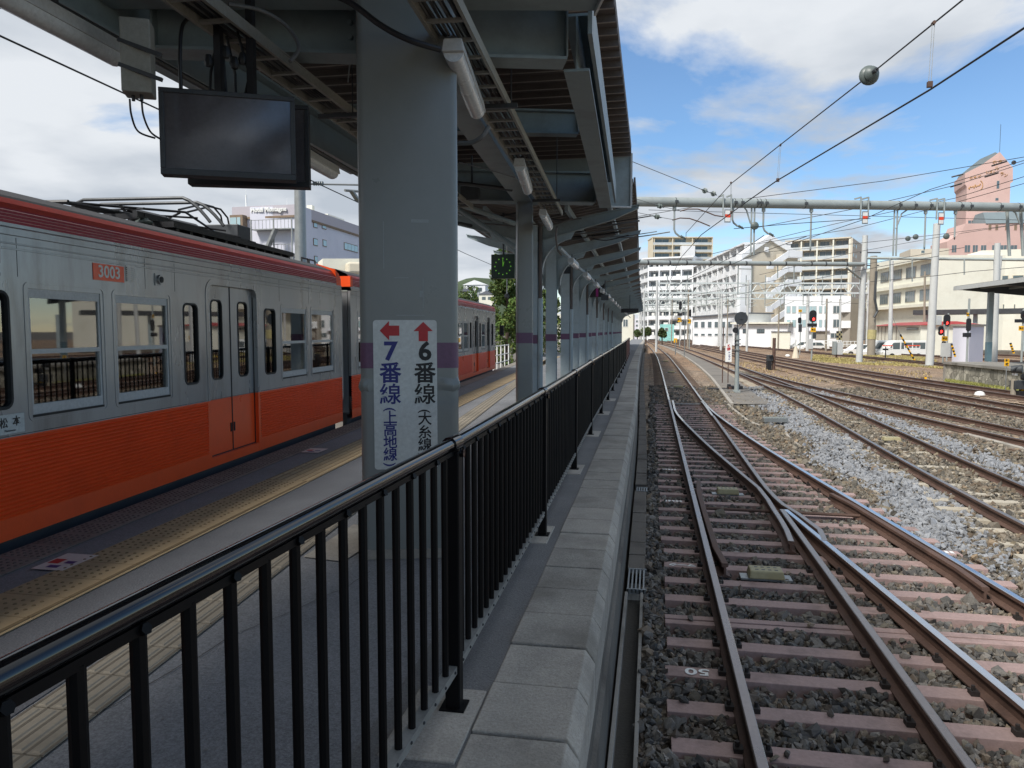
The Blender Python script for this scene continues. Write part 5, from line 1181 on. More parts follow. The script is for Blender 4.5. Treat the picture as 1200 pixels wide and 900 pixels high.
# it is bolted to the car: a part of it
pan_parts = []
def asm(parent): pantograph(2.45, 0, parent)
pan_loc = Vector(pan.location); bpy.data.objects.remove(pan)
pe = bpy.data.objects.new('pantograph', None); COL.objects.link(pe); pe.parent = car1; pe.location = pan_loc - wloc(car1); asm(pe)
mb = MB(); c1.bx(mb, 5.7, 6.1, CEN - .35, CEN + .15, 3.62, 3.92); c1.bx(mb, 5.55, 6.35, CEN - .5, CEN + .3, 3.52, 3.62); mb.build('arrester_box', 'dark_metal', car1, bevel=.01)
mb = MB()
for k in range(2):
    pts = [pl(5.75 + .2*k, -.1, 3.90), pl(5.7 + .2*k, -.1, 4.04), pl(5.5 + .2*k, -.1, 4.13), pl(5.2 + .2*k, -.1, 4.12), pl(4.6 + .2*k, -.1, 3.95)]; mb.tube(pts, .014, 6)
mb.build('roof_cables', 'cable', car1, smooth=True)
mb = MB(); c1.bx(mb, 3.0, 6.2, .42, .66, 3.50, 3.56)
for k in range(12): c1.bx(mb, 3.1 + k*.27, 3.16 + k*.27, .45, .63, 3.44, 3.50)
mb.build('roof_walkway', 'black_metal', car1)
mb = MB()
for a in (6.45, 6.75): mb.tube([c1.L(a - .12, .35, 3.43), c1.L(a - .12, .35, 3.50), c1.L(a + .12, .35, 3.50), c1.L(a + .12, .35, 3.43)], .014, 6)
mb.build('roof_handles', 'black_metal', car1)
mb = MB(); c2c.bx(mb, 10, 14, .9, 1.9, 3.5, 3.72); mb.build('cooler', 't_roof', car2, bevel=.03)

# ------------------------------------------------------------------ beyond the train
def foliage(name, lab, cat, blobs, n, leaf, col, base, trunk=None, kind=None, group=None, dark=.55):
    """crown of many leaf-sized faces spread through clumps; blobs [(x,y,z,rx,ry,rz)]"""
    vols = np.array([b[3]*b[4]*b[5] for b in blobs]); pr = vols**.67; pr /= pr.sum(); idx = rng.choice(len(blobs), n, p=pr); B = np.array(blobs)[idx]
    v = rng.normal(size=(n, 3)); v /= np.linalg.norm(v, axis=1)[:, None]; r = rng.uniform(.45, 1.05, (n, 1))**.6; C = B[:, :3] + v * r * B[:, 3:]
    a = rng.normal(size=(n, 3)); a /= np.linalg.norm(a, axis=1)[:, None]; b = np.cross(a, rng.normal(size=(n, 3))); b /= np.linalg.norm(b, axis=1)[:, None]; s = leaf * rng.uniform(.6, 1.3, (n, 1))
    V = np.stack([C - a*s, C + b*s*.5, C + a*s, C - b*s*.5], 1).reshape(-1, 3) - np.array(base); F = np.arange(4*n).reshape(-1, 4)
    me = bpy.data.meshes.new('crown'); me.from_pydata(V.tolist(), [], F.tolist()); tone = rng.uniform(dark, 1.25, len(blobs))[idx] * rng.uniform(.75, 1.2, n); c = np.array(col)[None] * tone[:, None]; c[:, 0] *= rng.uniform(.8, 1.3, n)
    at = me.color_attributes.new('leaf_col', 'FLOAT_COLOR', 'POINT'); at.data.foreach_set('color', np.repeat(np.concatenate([c, np.ones((n, 1))], 1), 4, 0).reshape(-1).astype(np.float32)); me.materials.append(M['leaf'])
    o = bpy.data.objects.new('crown', me); COL.objects.link(o)
    if trunk:
        t = thing(name, lab, cat, base, group); o.parent = t; mb = MB(); mb.tube(trunk[0], trunk[1], 8); mb.build('trunk', 'trunk', t, smooth=True); return t
    o.name = name; o.location = base; tag(o, lab, cat, group, kind); return o
def conifer(x, y, z0, h, r, lab, n=9000, col=(.10, .155, .035), leaf=.10):
    bl = []
    for k in range(70):
        f = random.random()**.8; a = random.random()*2*pi; rr = r*(1 - f)**.65 * random.uniform(.45, 1.0); bl.append((x + rr*cos(a), y + rr*sin(a), z0 + .2 + f*h*.97, r*.24, r*.24, h*.055))
    foliage('conifer_tree', lab, 'tree', bl, n, leaf, col, (x, y, z0), ([(x, y, z0), (x + .05, y, z0 + h*.5), (x, y, z0 + h*.9)], [.16, .10, .03]), group='conifers at the platform end')
p = D(594, 420, 44); conifer(p.x, p.y, .0, 7.6, 1.7, 'bright green conifer between the train end and the narrow column', 16000)
p = D(609, 420, 47); conifer(p.x, p.y, .0, 8.0, 1.8, 'green conifer mostly hidden behind the narrow column', 9000)
p = D(640, 420, 52); conifer(p.x, p.y, .0, 6.5, 1.7, 'green conifer glimpsed between the far canopy columns', 6000)
# white railing
t = thing('white_railing', 'short white railing by the train front under the trees', 'railing', tuple(D(587, 428, 34)))
for i in range(5): a = D(578 + i*4.5, 420, 33 - i*.0 + i*1.2); mb = MB(); mb.tube([(a.x, a.y, .6), (a.x, a.y, 1.75)], .03, 6); mb.build('post', 'white', t)
mb = MB(); a = D(578, 420, 33); b = D(596, 420, 37.8); 
for z in (1.72, 1.3, .95): mb.tube([(a.x, a.y, z), (b.x, b.y, z)], .025, 6)
mb.build('rails', 'white', t)
# hedge bank and sheds behind the train (seen through its windows)
bl = [(-9.5 - .15*y + random.uniform(-.5, .5), y, .2 + random.random()*1.0, .9, .9, .7) for y in [ -4 + .8*i for i in range(50)]]
foliage('hedge', 'green hedge on the bank seen through the train windows', 'hedge', bl, 16000, .09, (.08, .12, .03), (-10, 10, 0), kind='stuff')
# hill with houses seen under the clock
hm = MB(); k = 0; n_ = 40
for j in range(12):
    for i in range(n_):
        x = -420 + i*15; y = 520 + j*34; hgt = 62*math.exp(-((x + 175)/62)**2) * sin(min(1, j/8)*pi/2) - 3; hm.v.append((x, y, max(hgt, -2)))
for j in range(11):
    for i in range(n_ - 1): hm.f.append((j*n_+i, j*n_+i+1, (j+1)*n_+i+1, (j+1)*n_+i)); hm.mi.append(0)
struct(hm, 'hill', mat('hill_woods', (.05, .075, .03), .95, var=.5, vs=.06, var2=.4, vs2=.5), smooth=True)
def house(px, py, d, w, h, lab, wallc, roofc):
    b = D(px, py, d); t = thing('house', lab, 'house', b, 'houses on the far hill'); x, y, z = b
    mb = MB(); mb.box(x-w/2, x+w/2, y, y+w*.8, z - 6, z+h); mb.build('wall', wallc, t); mb = MB(); mb.prism([(-w*.56, h), (w*.56, h), (0, h*1.5)], -.5, w*.85, (x, y, z), (1, 0, 0), (0, 0, 1), (0, 1, 0)); mb.build('roof', roofc, t)
    mb = MB(); mb.box(x-w*.3, x-w*.05, y-.1, y, z+h*.3, z+h*.7); mb.box(x+w*.1, x+w*.35, y-.1, y, z+h*.3, z+h*.7); mb.build('window', 'bglass', t)
M['roof_slate'] = mat('slate_roof', lin(96, 100, 108), .7, var=.15); M['roof_red'] = mat('red_metal_roof', lin(168, 70, 70), .5, var=.12, vs=.6); M['cream'] = mat('cream_wall', lin(222, 220, 205), .8, var=.05, vs=.4, stain=lin(196, 190, 172), stain_s=.5, stain_amt=.4); M['wwall'] = mat('white_wall', lin(226, 228, 230), .7, var=.05, vs=.3, stain=lin(190, 190, 188), stain_s=.4, stain_amt=.35)
house(556, 345, 480, 14, 6, 'large white house on the hill under the clock', 'wwall', 'wwall'); house(545, 352, 470, 9, 5, 'small slate roofed house lower on the hill', 'wwall', 'roof_slate'); house(570, 354, 450, 9, 4.5, 'cream house at the foot of the hill beside the trees', 'cream', 'roof_slate')
for i in range(9):
    p = D(538 + i*5 + random.uniform(-2, 2), 356 - random.uniform(0, 14), 440 + 12*i); r_ = random.uniform(5, 8)
    foliage('broadleaf_tree', ['dark rounded tree on the far hillside', 'light green tree on the far hillside'][i % 2] + ', number %d from the left' % (i+1) if 0 else ['leftmost tree on the far hill', 'tree left of the white hill house', 'tree below the white hill house', 'tree in front of the slate roofed hill house', 'tree right of the white hill house', 'tree above the cream hill house', 'tree left of the cream hill house', 'tree right of the cream hill house', 'rightmost hill tree beside the conifer'][i], 'tree', [(p.x + random.uniform(-3, 3), p.y, p.z + random.uniform(-3, 3), r_*.6, r_*.6, r_*.5) for _ in range(7)], 900, .9, (.07, .11, .03), tuple(p - Vector((0, 0, 6))), ([tuple(p - Vector((0, 0, 10))), tuple(p)], [.4, .2]), group='trees on the far hill')

# ================================================================== BUILDINGS (each face is a real plane at its own distance)
class Face:
    def __init__(s, pa, da, pb, db):
        s.A = D(pa, 388, da); s.B = D(pb, 388, db); s.A.z = s.B.z = 0; s.d = (s.B - s.A).normalized(); s.n = Vector((s.d.y, -s.d.x, 0)); s.W = (s.B - s.A).length   # n towards the viewer
    def uv(s, px, py):
        r = ray(px, py); o = Vector((0, 0, CZ)); t = (s.A - o).dot(s.n) / r.dot(s.n); p = o + r*t; return (p - s.A).dot(s.d), p.z
    def P(s, u, z, o=0): q = s.A + s.d*u + s.n*o; return Vector((q.x, q.y, z))
    def poly(s, mb, pts, o0, o1): return mb.prism(pts, o0, o1, s.A, s.d, (0, 0, 1), s.n)
    def rect(s, mb, u0, u1, z0, z1, o0, o1): return s.poly(mb, [(u0, z0), (u1, z0), (u1, z1), (u0, z1)], o0, o1)
    def pr(s, mb, x0, x1, y0, y1, o0, o1):
        a = s.uv(x0, y1); b = s.uv(x1, y0); c = s.uv(x1, y1); d = s.uv(x0, y0); u0, u1 = (a[0]+d[0])/2, (b[0]+c[0])/2; z0, z1 = (a[1]+c[1])/2, (b[1]+d[1])/2; s.rect(mb, u0, u1, z0, z1, o0, o1); return u0, u1, z0, z1
def window(f, par, x0, x1, y0, y1, fr='t_frame', gl='bglass', mull=1, name='window', px=True):
    if px:
        mb = MB(); u0, u1, z0, z1 = f.pr(mb, x0, x1, y0, y1, .0, .06)
    else: u0, u1, z0, z1 = x0, x1, y0, y1; mb = MB(); f.rect(mb, u0, u1, z0, z1, 0, .06)
    w = mb.build(name, fr, par); t = min(.09, (u1-u0)*.12)
    mb = MB(); n = mull + 1; 
    for i in range(n): a = u0 + t + (u1-u0-t)*i/n; f.rect(mb, a, a + (u1-u0-t)/n - t, z0 + t, z1 - t, .055, .075)
    mb.build('pane', gl, w); return w
def building(name, label, f, pts, depth, wallm, cat='building', group=None):
    t = thing(name, label, cat, f.P(f.W/2, 0), group); mb = MB(); f.poly(mb, pts, -depth, 0); mb.build('wall', wallm, t); return t
def quadpts(f, x0, x1, yt0, yt1, zb=-.6): a = f.uv(x0, yt0); b = f.uv(x1, yt1); return [(a[0], zb), (b[0], zb), (b[0], b[1]), (a[0], a[1])]
M['mauve'] = mat('mauve_grey_wall', lin(206, 206, 216), .8, var=.04, vs=.2, stain=lin(186, 186, 198), stain_s=.25, stain_amt=.4); M['mauve_d'] = mat('mauve_fascia', lin(176, 170, 176), .8, var=.04); M['brown'] = mat('brown_line', lin(128, 110, 92), .8)
M['beige'] = mat('beige_wall', lin(212, 202, 180), .85, var=.05, vs=.25, stain=lin(192, 180, 154), stain_s=.3, stain_amt=.4); M['beige_d'] = mat('shaded_recess_paint', lin(150, 140, 126), .85, var=.1, vs=.5); M['tan'] = mat('tan_tile', lin(198, 190, 174), .85, var=.06, vs=.4, stain=lin(182, 172, 154), stain_s=.5, stain_amt=.4)
M['pink'] = mat('pink_wall', lin(200, 170, 162), .85, var=.05, vs=.15, stain=lin(182, 150, 142), stain_s=.18, stain_amt=.5); M['mansard'] = mat('grey_mansard', lin(116, 128, 132), .7, var=.1, vs=.4); M['gold'] = mat('gold_letters', lin(190, 148, 96), .5, .1); M['greyw'] = mat('grey_tile_wall', lin(150, 144, 134), .85, var=.08, vs=.5); M['recess'] = mat('recess_wall', lin(140, 134, 126), .85, var=.15, vs=.6); M['rail_glass'] = mat('balcony_panel', lin(186, 192, 194), .4, var=.15, vs=.5)
M['litter'] = mat('laundry', lin(220, 220, 216), .8, var=.3, vs=1.5)

# hotel on the left
fL = Face(278, 92, 350, 90); ho = building('hotel_building', 'pale mauve hotel block with rooftop lettering and outside stairs behind the train', fL, quadpts(fL, 278, 350, 243, 241), 3, 'mauve')
fR = Face(350, 90, 480, 130); mb = MB(); z_ = fL.uv(350, 241)[1]; fR.poly(mb, [(0, -.6), (fR.W, -.6), (fR.W, z_), (0, z_)], -6, 0); mb.build('wall', 'mauve', ho)
zt1, zt0 = z_ + .15, fL.uv(350, 252)[1]
mb = MB(); fL.rect(mb, -.2, fL.W + .15, zt0, zt1, 0, .15); fR.rect(mb, -.1, fR.W, zt0, zt1, 0, .15); mb.build('fascia', 'mauve_d', ho)
mb = MB(); fL.rect(mb, -.2, fL.W + .18, zt0 - .25, zt0, 0, .2); fR.rect(mb, -.1, fR.W, zt0 - .25, zt0, 0, .2); mb.build('fascia_line', 'brown', ho)
u, zz = fL.uv(316.5, 246.2); text('lettering', 'Hotel Montagne', .72, 'white', fL.P(u, zz, .3), fL.d, (0, 0, 1), ho, bold=.02, depth=.1)
for (x0, x1, y0, y1) in ((367, 371.5, 258.5, 267), (377, 382, 260, 268.5), (367, 372, 279.5, 288), (378, 382.5, 281, 289), (368, 372, 300, 308)): window(fR, ho, x0, x1, y0, y1, 'brown', 'bglass_c', 0)
for y0 in (265.5, 286): window(fR, ho, 403, 419, y0, y0 + 8.5, 'brown', 'bglass_c', 3); window(fR, ho, 422, 436, y0 + 2, y0 + 9.5, 'brown', 'bglass_c', 2)
window(fL, ho, 307, 310.5, 255, 262, 'brown', 'bglass_c', 0)
mb = MB(); fL.pr(mb, 311, 317, 256, 270, 0, .06); mb.build('door', 'cream', ho)
for y0 in (256.5, 277):
    a = fL.uv(275, y0); b = fL.uv(287.5, y0 + 8.5); mb = MB(); fL.rect(mb, a[0] - .0, b[0] + .3, b[1] - .2, a[1] + .3, 0, 1.0); bw_ = mb.build('bay_window', 'brown', ho); mb = MB(); fL.rect(mb, a[0] + .05, a[0] + .9, b[1], a[1], .98, 1.03); fL.rect(mb, a[0] + 1.0, b[0] - .0, b[1], a[1], .98, 1.03); mb.build('pane', 'bglass_c', bw_)
# outside stair
st = MB(); z0_ = fL.uv(310, 270)[1]; u0 = fL.uv(302, 270)[0]; u1 = fL.uv(349, 270)[0]
for k in range(4):
    zz = z0_ - 2.9*k; fL.rect(st, u0, u1, zz - .12, zz, 0, 1.3)
    for i in range(12): fL.rect(st, u0 + (u1-u0)*i/11 - .02, u0 + (u1-u0)*i/11 + .02, zz, zz + 1.0, 1.25, 1.29)
    fL.rect(st, u0, u1, zz + 1.0, zz + 1.06, 1.24, 1.30); a = u0 + (u1-u0)*.35; b = u0 + (u1-u0)*.62
    fL.poly(st, [(a, zz - 2.9), (b, zz - .1), (b + .3, zz - .1), (a + .3, zz - 2.9)], 1.3, 2.1)
for u in (u0, (u0+u1)/2 + .3, u1): fL.rect(st, u - .07, u + .07, -.6, z0_ + 1.1, 1.3, 1.42)
st.build('stair', 'steel', ho)
mb = MB(); q_ = fL.P(*fL.uv(283, 240), -1); mb.tube([(q_.x, q_.y, z_), (q_.x, q_.y, z_ + 1.7)], .12, 6); mb.tube([(q_.x, q_.y, z_ + 1.7), (q_.x, q_.y, z_ + 2.4)], .03, 5)
for k in range(4): q_ = fR.P(3.5 + k*1.0 + (k > 0)*2, z_, -3); mb.tube([(q_.x, q_.y, z_), (q_.x, q_.y, z_ + 1.6)], .025, 5)
mb.build('antenna', 'white', ho)
mb = MB(); fR.rect(mb, 13, 18.5, z_, z_ + 1.1, -5, -2); fR.rect(mb, 12.9, 13.6, z_, z_ + 2.3, -5, -4.2); mb.build('roof_plant', 'cream', ho)
fx3 = Face(378, 70, 450, 72); b_ = building('low_building', 'low cream building with a tank in front of the hotel', fx3, quadpts(fx3, 378, 450, 303, 303), 4, 'cream'); mb = MB(); fx3.pr(mb, 404, 420, 309, 322, .2, 2); mb.build('tank', 'beige', b_, bevel=.2)
# building and van seen through the train windows
fw = Face(-60, 30, 240, 32); bb = building('low_building', 'grey clad building seen through the train windows', fw, [(0, -.6), (fw.W, -.6), (fw.W, 4.2), (0, 4.2)], 4, 'mauve')
for i in range(7): window(fw, bb, .8 + i*1.5, 2.0 + i*1.5, 2.2, 3.5, gl='bglass_c', px=False)

def flats(label, f, x0, x1, yt, nfl, nb, fh, wallm, railm, depth=10, fin=None, proj=1.2, ytr=None, group='apartment blocks beyond the yard', solid=.95, finm=None, litter=False):
    """block of flats: recessed back wall, floor slabs with parapets, windows per bay, fins between bays"""
    a = f.uv(x0, yt); b = f.uv(x1, ytr or yt); zt = (a[1] + b[1])/2 if ytr is None else a[1]; u0, u1 = a[0], b[0]; zt = a[1]
    t = thing('apartment_block', label, 'apartment block', f.P((u0+u1)/2, 0), group); mb = MB(); f.rect(mb, u0, u1, -.6, zt, -depth, -proj); mb.build('wall', wallm, t)
    mb = MB(); f.rect(mb, u0 - .2, u1 + .2, zt, zt + .35, -depth - .2, .25); mb.build('roof_slab', wallm, t)
    bw = (u1-u0)/nb
    mb = MB()
    for i in range(nb + 1): f.rect(mb, u0 + bw*i - .18, u0 + bw*i + .18, -.6, zt, -proj, .05)
    mb.build('fins', finm or wallm, t)
    nw = 0
    for k in range(nfl):
        zf = zt - fh*(k + 1); 
        if zf < -.5: break
        mb = MB(); f.rect(mb, u0 + .18, u1 - .18, zf - .12, zf + .10, -proj, .0); mb.m = 1; f.rect(mb, u0 + .18, u1 - .18, zf + .10, zf + solid, -.12, .0)
        mb.build('balcony', [wallm, railm], t)
        for i in range(nb):
            if nw < 100:
                c = u0 + bw*(i + .5); mb = MB(); ww = bw*.36
                f.rect(mb, c - ww, c - .05, zf + .10, zf + fh*.82, -proj, -proj + .06); f.rect(mb, c + .05, c + ww*random.uniform(.5, 1), zf + .10, zf + fh*.82, -proj, -proj + .06); mb.build('window', 'bglass', t); nw += 1
            if litter and random.random() < .7:
                mb = MB(); c = u0 + bw*(i + random.uniform(.25, .6)); f.rect(mb, c, c + random.uniform(.4, 1.4), zf + 1.0, zf + random.uniform(1.4, 1.9), -.4, -.35); mb.build('laundry', 'litter', t)
    return t, zt, u0, u1
f1 = Face(765, 292, 835, 292); t, zt, u0, u1 = flats('beige tower block, topmost behind the white flats', f1, 765, 835, 278.5, 6, 3, 2.75, 'beige', 'rail_glass')
f1s = Face(758, 304, 765, 292); mb = MB(); f1s.rect(mb, 0, f1s.W, -.6, zt, -.3, 0); mb.build('wall', 'beige', t); f1.rect(mb, 0, 0.01, 0, 0.01, 0, 0.01)
mb = MB(); a = f1.uv(797, 289); b = f1.uv(812, 312); f1.rect(mb, a[0], b[0], 5, a[1], 0, 3.0); mb.build('stair_tower', 'wwall', t)
f2 = Face(758, 212, 812, 206); t, zt, u0, u1 = flats('white flats with cluttered balconies, left of the slanted wing', f2, 760, 812, 305.5, 8, 4, 2.72, 'wwall', 'wwall', litter=True)
f2b = Face(748, 226, 760, 212); a_ = f2b.uv(748, 388); t2, *_ = flats('narrow slanted end of the white flats beside the canopy', f2b, 749, 760, 311, 7, 1, 2.72, 'wwall', 'wwall', litter=True)
mb = MB(); f2.rect(mb, u0 - 1.5, u1 + .5, zt + .3, zt + .7, -9, 1.3); mb.build('roof_slab', 'wwall', t)
f3 = Face(812, 206, 872, 150); t, zt, u0, u1 = flats('long white wing of flats slanting towards the yard under a red edged roof', f3, 812, 872, 314, 7, 9, 2.65, 'wwall', 'wwall', depth=9, ytr=None, litter=True)
# gable end
f4 = Face(872, 143.5, 932, 146); pk = f4.uv(901, 281.5); le = f4.uv(872, 300); re_ = f4.uv(930, 297.5)
ge = building('apartment_gable', 'beige gable end wall of the white flats', f4, [(le[0], -.6), (re_[0], -.6), (re_[0], re_[1]), pk, (le[0], le[1])], 1.0, 'tan', cat='apartment block')
mb = MB(); 
def edge(mb, f, a, b, w, o0, o1): f.poly(mb, [(a[0], a[1]-w), (b[0], b[1]-w), (b[0], b[1]), (a[0], a[1])], o0, o1)
edge(mb, f4, (le[0] - .8, le[1] + .3), (pk[0], pk[1] + 1.0), 1.0, -1.5, .5); edge(mb, f4, (pk[0], pk[1] + 1.0), (re_[0] + .8, re_[1] + .2), 1.0, -1.5, .5); f4.rect(mb, le[0] - 1, le[0] + 1.3, -.6, le[1] - .6, -.5, .6); mb.build('white_trim', 'wwall', ge)
mb = MB(); f4.rect(mb, *[f4.uv(902, 0)[0], f4.uv(906, 0)[0]], f4.uv(904, 296)[1], f4.uv(904, 290)[1], 0, .5); mb.build('vent_box', 'wwall', ge)
# white outside staircase in front of the gable
f5 = Face(898, 140, 942, 142); t = thing('outside_staircase', 'white zigzag outside staircase right of the beige gable wall', 'staircase', f5.P(f5.W/2, 0)); u0, u1 = f5.uv(906, 388)[0], f5.uv(938, 388)[0]
mb = MB(); f5.rect(mb, u0 + 2.4, u1, -.6, f5.uv(920, 296)[1], -3.2, -1.4); mb.build('shaft', 'tan', t)
n_ = 6; ztop = f5.uv(920, 299)[1]
for k in range(n_):
    zz = ztop - 2.65*k; mb = MB()
    f5.poly(mb, [(u0 - .5, zz - 2.5), (u0 + 3.0, zz - .3), (u0 + 3.0, zz + .9), (u0 - .5, zz - 1.3)], -.25, 0); f5.rect(mb, u0 + 2.9, u1, zz - .3, zz + .85, -.25, 0); f5.rect(mb, u0 - 1.6, u0 - .4, zz - 2.6, zz - 1.5, -.2, .3); f5.rect(mb, u0 + 2.9, u1, zz - .4, zz - .25, -1.4, 0); mb.build('parapet', 'wwall', t)
f6 = Face(921, 214, 996, 205); t, zt, u0, u1 = flats('wide tan block of flats right of the gabled one', f6, 921, 996, 283.5, 9, 4, 2.70, 'tan', 'rail_glass', finm='cream')
f6s = Face(996, 205, 1014, 232); mb = MB(); f6s.rect(mb, 0, f6s.W, -.6, zt, -1, 0); sw_ = mb.build('wall', 'tan', t)
for k in range(8):
    for j in range(2): window(f6s, t, 1.5 + j*4.5, 2.6 + j*4.5, zt - 2.3 - 2.7*k, zt - 1.2 - 2.7*k, 'cream', 'bglass', 0, px=False)
# white three storey building
f7 = Face(920, 122, 997, 118); t = building('office_building', 'white three storey building behind the red signal', f7, quadpts(f7, 920, 997, 347.5, 347), 12, 'wwall'); 
for y0, y1 in ((358.5, 367), (374.5, 383.5)):
    for x0, x1 in ((921.5, 926.5), (928, 933), (935.5, 945), (948, 957), (959.5, 963.5), (966, 969.5)): window(f7, t, x0, x1, y0, y1, 't_frame', 'bglass_c', 0 if x1-x0 < 6 else 1)
    window(f7, t, 976, 984.5, y0 - .5, y1 + .5, 't_frame', 'bglass', 1)
mb = MB(); f7.pr(mb, 986, 997, 350.5, 366, 0, 1.3); f7.pr(mb, 986, 997, 376, 384.5, 0, 1.3); mb.build('balcony', 'wwall', t); mb = MB(); f7.pr(mb, 991, 993.5, 367, 375, .02, .3); mb.build('red_panel', 'red', t)
mb = MB(); f7.pr(mb, 955, 969, 388.5, 398, .0, .08); mb.build('shutter', 'greyw', t); window(f7, t, 973, 983, 390, 396.5, 't_frame', 'bglass', 1)
mb = MB(); f7.pr(mb, 945, 972, 386.5, 388, .0, .5); mb.build('canopy_ledge', 'mauve', t)
f7b = Face(997, 117, 1013, 118.5); t = building('office_building', 'windowless grey tiled annex beside the white building', f7b, quadpts(f7b, 997, 1013, 350, 350), 12, 'greyw')
# low white sheds
f8 = Face(812, 138, 872, 128); pa, pb = f8.uv(812, 372), f8.uv(872, 367.5); t = building('shed', 'white shed with a row of dark windows under a shallow grey roof', f8, [(pa[0], -.6), (pb[0], -.6), (pb[0], pb[1]), ((pa[0]+pb[0])/2, (pa[1]+pb[1])/2), (pa[0], pa[1])], 7, 'wwall')
mb = MB(); f8.poly(mb, [(pa[0]-.3, pa[1]), (pb[0]+.3, pb[1]), (pb[0]+.3, pb[1]+.2), (pa[0]-.3, pa[1]+.2)], -7.3, .5); mb.build('roof', 'roof_slate', t)
for i in range(6): window(f8, t, 813.5 + i*7.6 + .35*i, 818.5 + i*7.6 + .4*i, 376.5, 384.5, 'wwall', 'bglass', 0)
for i in range(6): window(f8, t, 813.5 + i*8, 818.5 + i*8.1, 390.5, 394, 'wwall', 'bglass', 0)
f8b = Face(858, 127, 924, 121); t = building('shed', 'low white hut with cream eaves under the gable wall', f8b, quadpts(f8b, 860, 923, 380.5, 380), 8, 'wwall'); mb = MB(); a = f8b.uv(860, 379); b = f8b.uv(925, 378.5); f8b.rect(mb, a[0] - .3, b[0] + .3, a[1] - .1, a[1] + .15, -8, .8); mb.build('roof', 'cream', t)
window(f8b, t, 887, 896, 385.5, 390.5, 'dark_metal', 'bglass', 2); window(f8b, t, 870.5, 876, 385.5, 390.5, 'dark_metal', 'bglass', 1)
f8c = Face(904, 112, 927, 111); t = building('shed', 'small plain white hut with flat grey roof in front of the low one', f8c, quadpts(f8c, 904, 926, 389, 389), 3, 'cream'); mb = MB(); a = f8c.uv(903.5, 388); b = f8c.uv(926.5, 388); f8c.rect(mb, a[0], b[0], a[1] - .1, a[1], -3.1, .2); mb.build('roof', 'roof_slate', t)
fz = Face(640, 172, 742, 168); t = building('low_building', 'cream building glimpsed beyond the far end of the canopy', fz, quadpts(fz, 640, 742, 368, 368), 8, 'cream')
for k in range(9): window(fz, t, 646 + k*10.5, 652 + k*10.5, 374, 383, 'white', 'bglass', 1)
# small far buildings at the track bend
f9 = Face(742, 240, 758, 238); t = building('low_building', 'small far building at the bend of the tracks', f9, quadpts(f9, 743, 758, 373, 373), 8, 'mauve')
for k in range(3): window(f9, t, 745, 756, 375 + k*5, 378 + k*5, 'white', 'bglass', 3)
f9b = Face(776, 190, 790, 190); t = building('low_building', 'small turquoise shed beyond the tracks under the white flats', f9b, quadpts(f9b, 777, 790, 380, 380), 4, mat('turquoise_wall', lin(150, 210, 206), .7)); window(f9b, t, 779, 783, 384, 388, 'white', 'bglass', 0)
# cream station building
f10 = Face(1014, 122, 1092, 98); zt = f10.uv(1092, 300)[1]; t = building('station_building', 'cream building with big windows and horizontal ledges behind the masts', f10, [(0, -.6), (f10.W, -.6), (f10.W, zt), (0, zt)], 14, 'cream')
def ledge(y, h, o): mb = MB(); z = f10.uv(1092, y)[1]; f10.rect(mb, -.2, f10.W + .2, z - h, z, 0, o); mb.build('ledge', 'cream', t)
ledge(299, .5, .7); ledge(329, .5, .5); ledge(355.5, .4, 1.0)
for (ya, yb) in ((308, 322), (338, 352)):
    zt_a, zb_a = f10.uv(1092, ya)[1], f10.uv(1092, yb)[1]
    for k in range(5): window(f10, t, 1.2 + k*f10.W/5.1, 1.2 + k*f10.W/5.1 + f10.W/7.4, zb_a, zt_a, 'greyw', 'bglass', 3, px=False)
f11 = Face(1092, 100, 1330, 92); zt2_ = f11.uv(1165, 293)[1]; t = building('station_building', 'long cream wall with small windows behind the shelter', f11, [(0, -.6), (f11.W, -.6), (f11.W, zt2_), (f11.uv(1150, 300)[0], zt2_), (f11.uv(1125, 302)[0], f11.uv(1125, 301)[1]), (0, f11.uv(1092, 303)[1])], 14, 'cream')
for (x0, x1, y0, y1) in ((1114, 1120.5, 329, 338), (1131.5, 1134, 327, 333), (1136, 1138.5, 327, 333), (1148.5, 1154.5, 326.5, 331.5), (1169, 1182, 322.5, 331), (1186, 1200, 322, 331), (1208, 1226, 322, 331)): window(f11, t, x0, x1, y0, y1, 'beige', 'bglass', 0)
for i in range(7): window(f11, t, 1110 + i*13, 1111.6 + i*13, 356.5, 361.5, 'beige', 'bglass', 0)
# grass bank
# pink tower
f12 = Face(1131, 236, 1186, 232); a = f12.uv(1131, 203); pk = f12.uv(1171.5, 178); b = f12.uv(1187, 196.5); pt_ = building('hotel_tower', 'tall pink tower with a gabled top and gold lettering', f12, [(f12.uv(1132, 300)[0], -.6), (f12.uv(1183, 300)[0], -.6), f12.uv(1184, 215), f12.uv(1187, 213), b, pk, f12.uv(1150, 193.5), a, f12.uv(1131, 216), f12.uv(1133, 219)], 14, 'pink')
mb = MB(); f12.poly(mb, [a, f12.uv(1150, 194), f12.uv(1170, 179.5), f12.uv(1167, 178), f12.uv(1149, 186), f12.uv(1132, 200)], -10, -.4); mb.build('roof', 'mansard', pt_)
mb = MB(); q_ = f12.P(*f12.uv(1172.5, 178), -1); mb.tube([q_, q_ + Vector((0, 0, 8.5))], .06, 5); mb.build('mast', 'dark_metal', pt_)
for (x0, x1, y0, y1) in ((1168, 1171, 212, 221), (1166.5, 1170, 232, 235)): window(f12, pt_, x0, x1, y0, y1, 'mansard', 'bglass', 0)
def glyph(f, par, px, py, s, kind):
    u, z = f.uv(px, py); text('lettering', kind, s, 'gold', f.P(u, z, .12), f.d, (0, 0, 1), par, bold=.0, depth=.05)
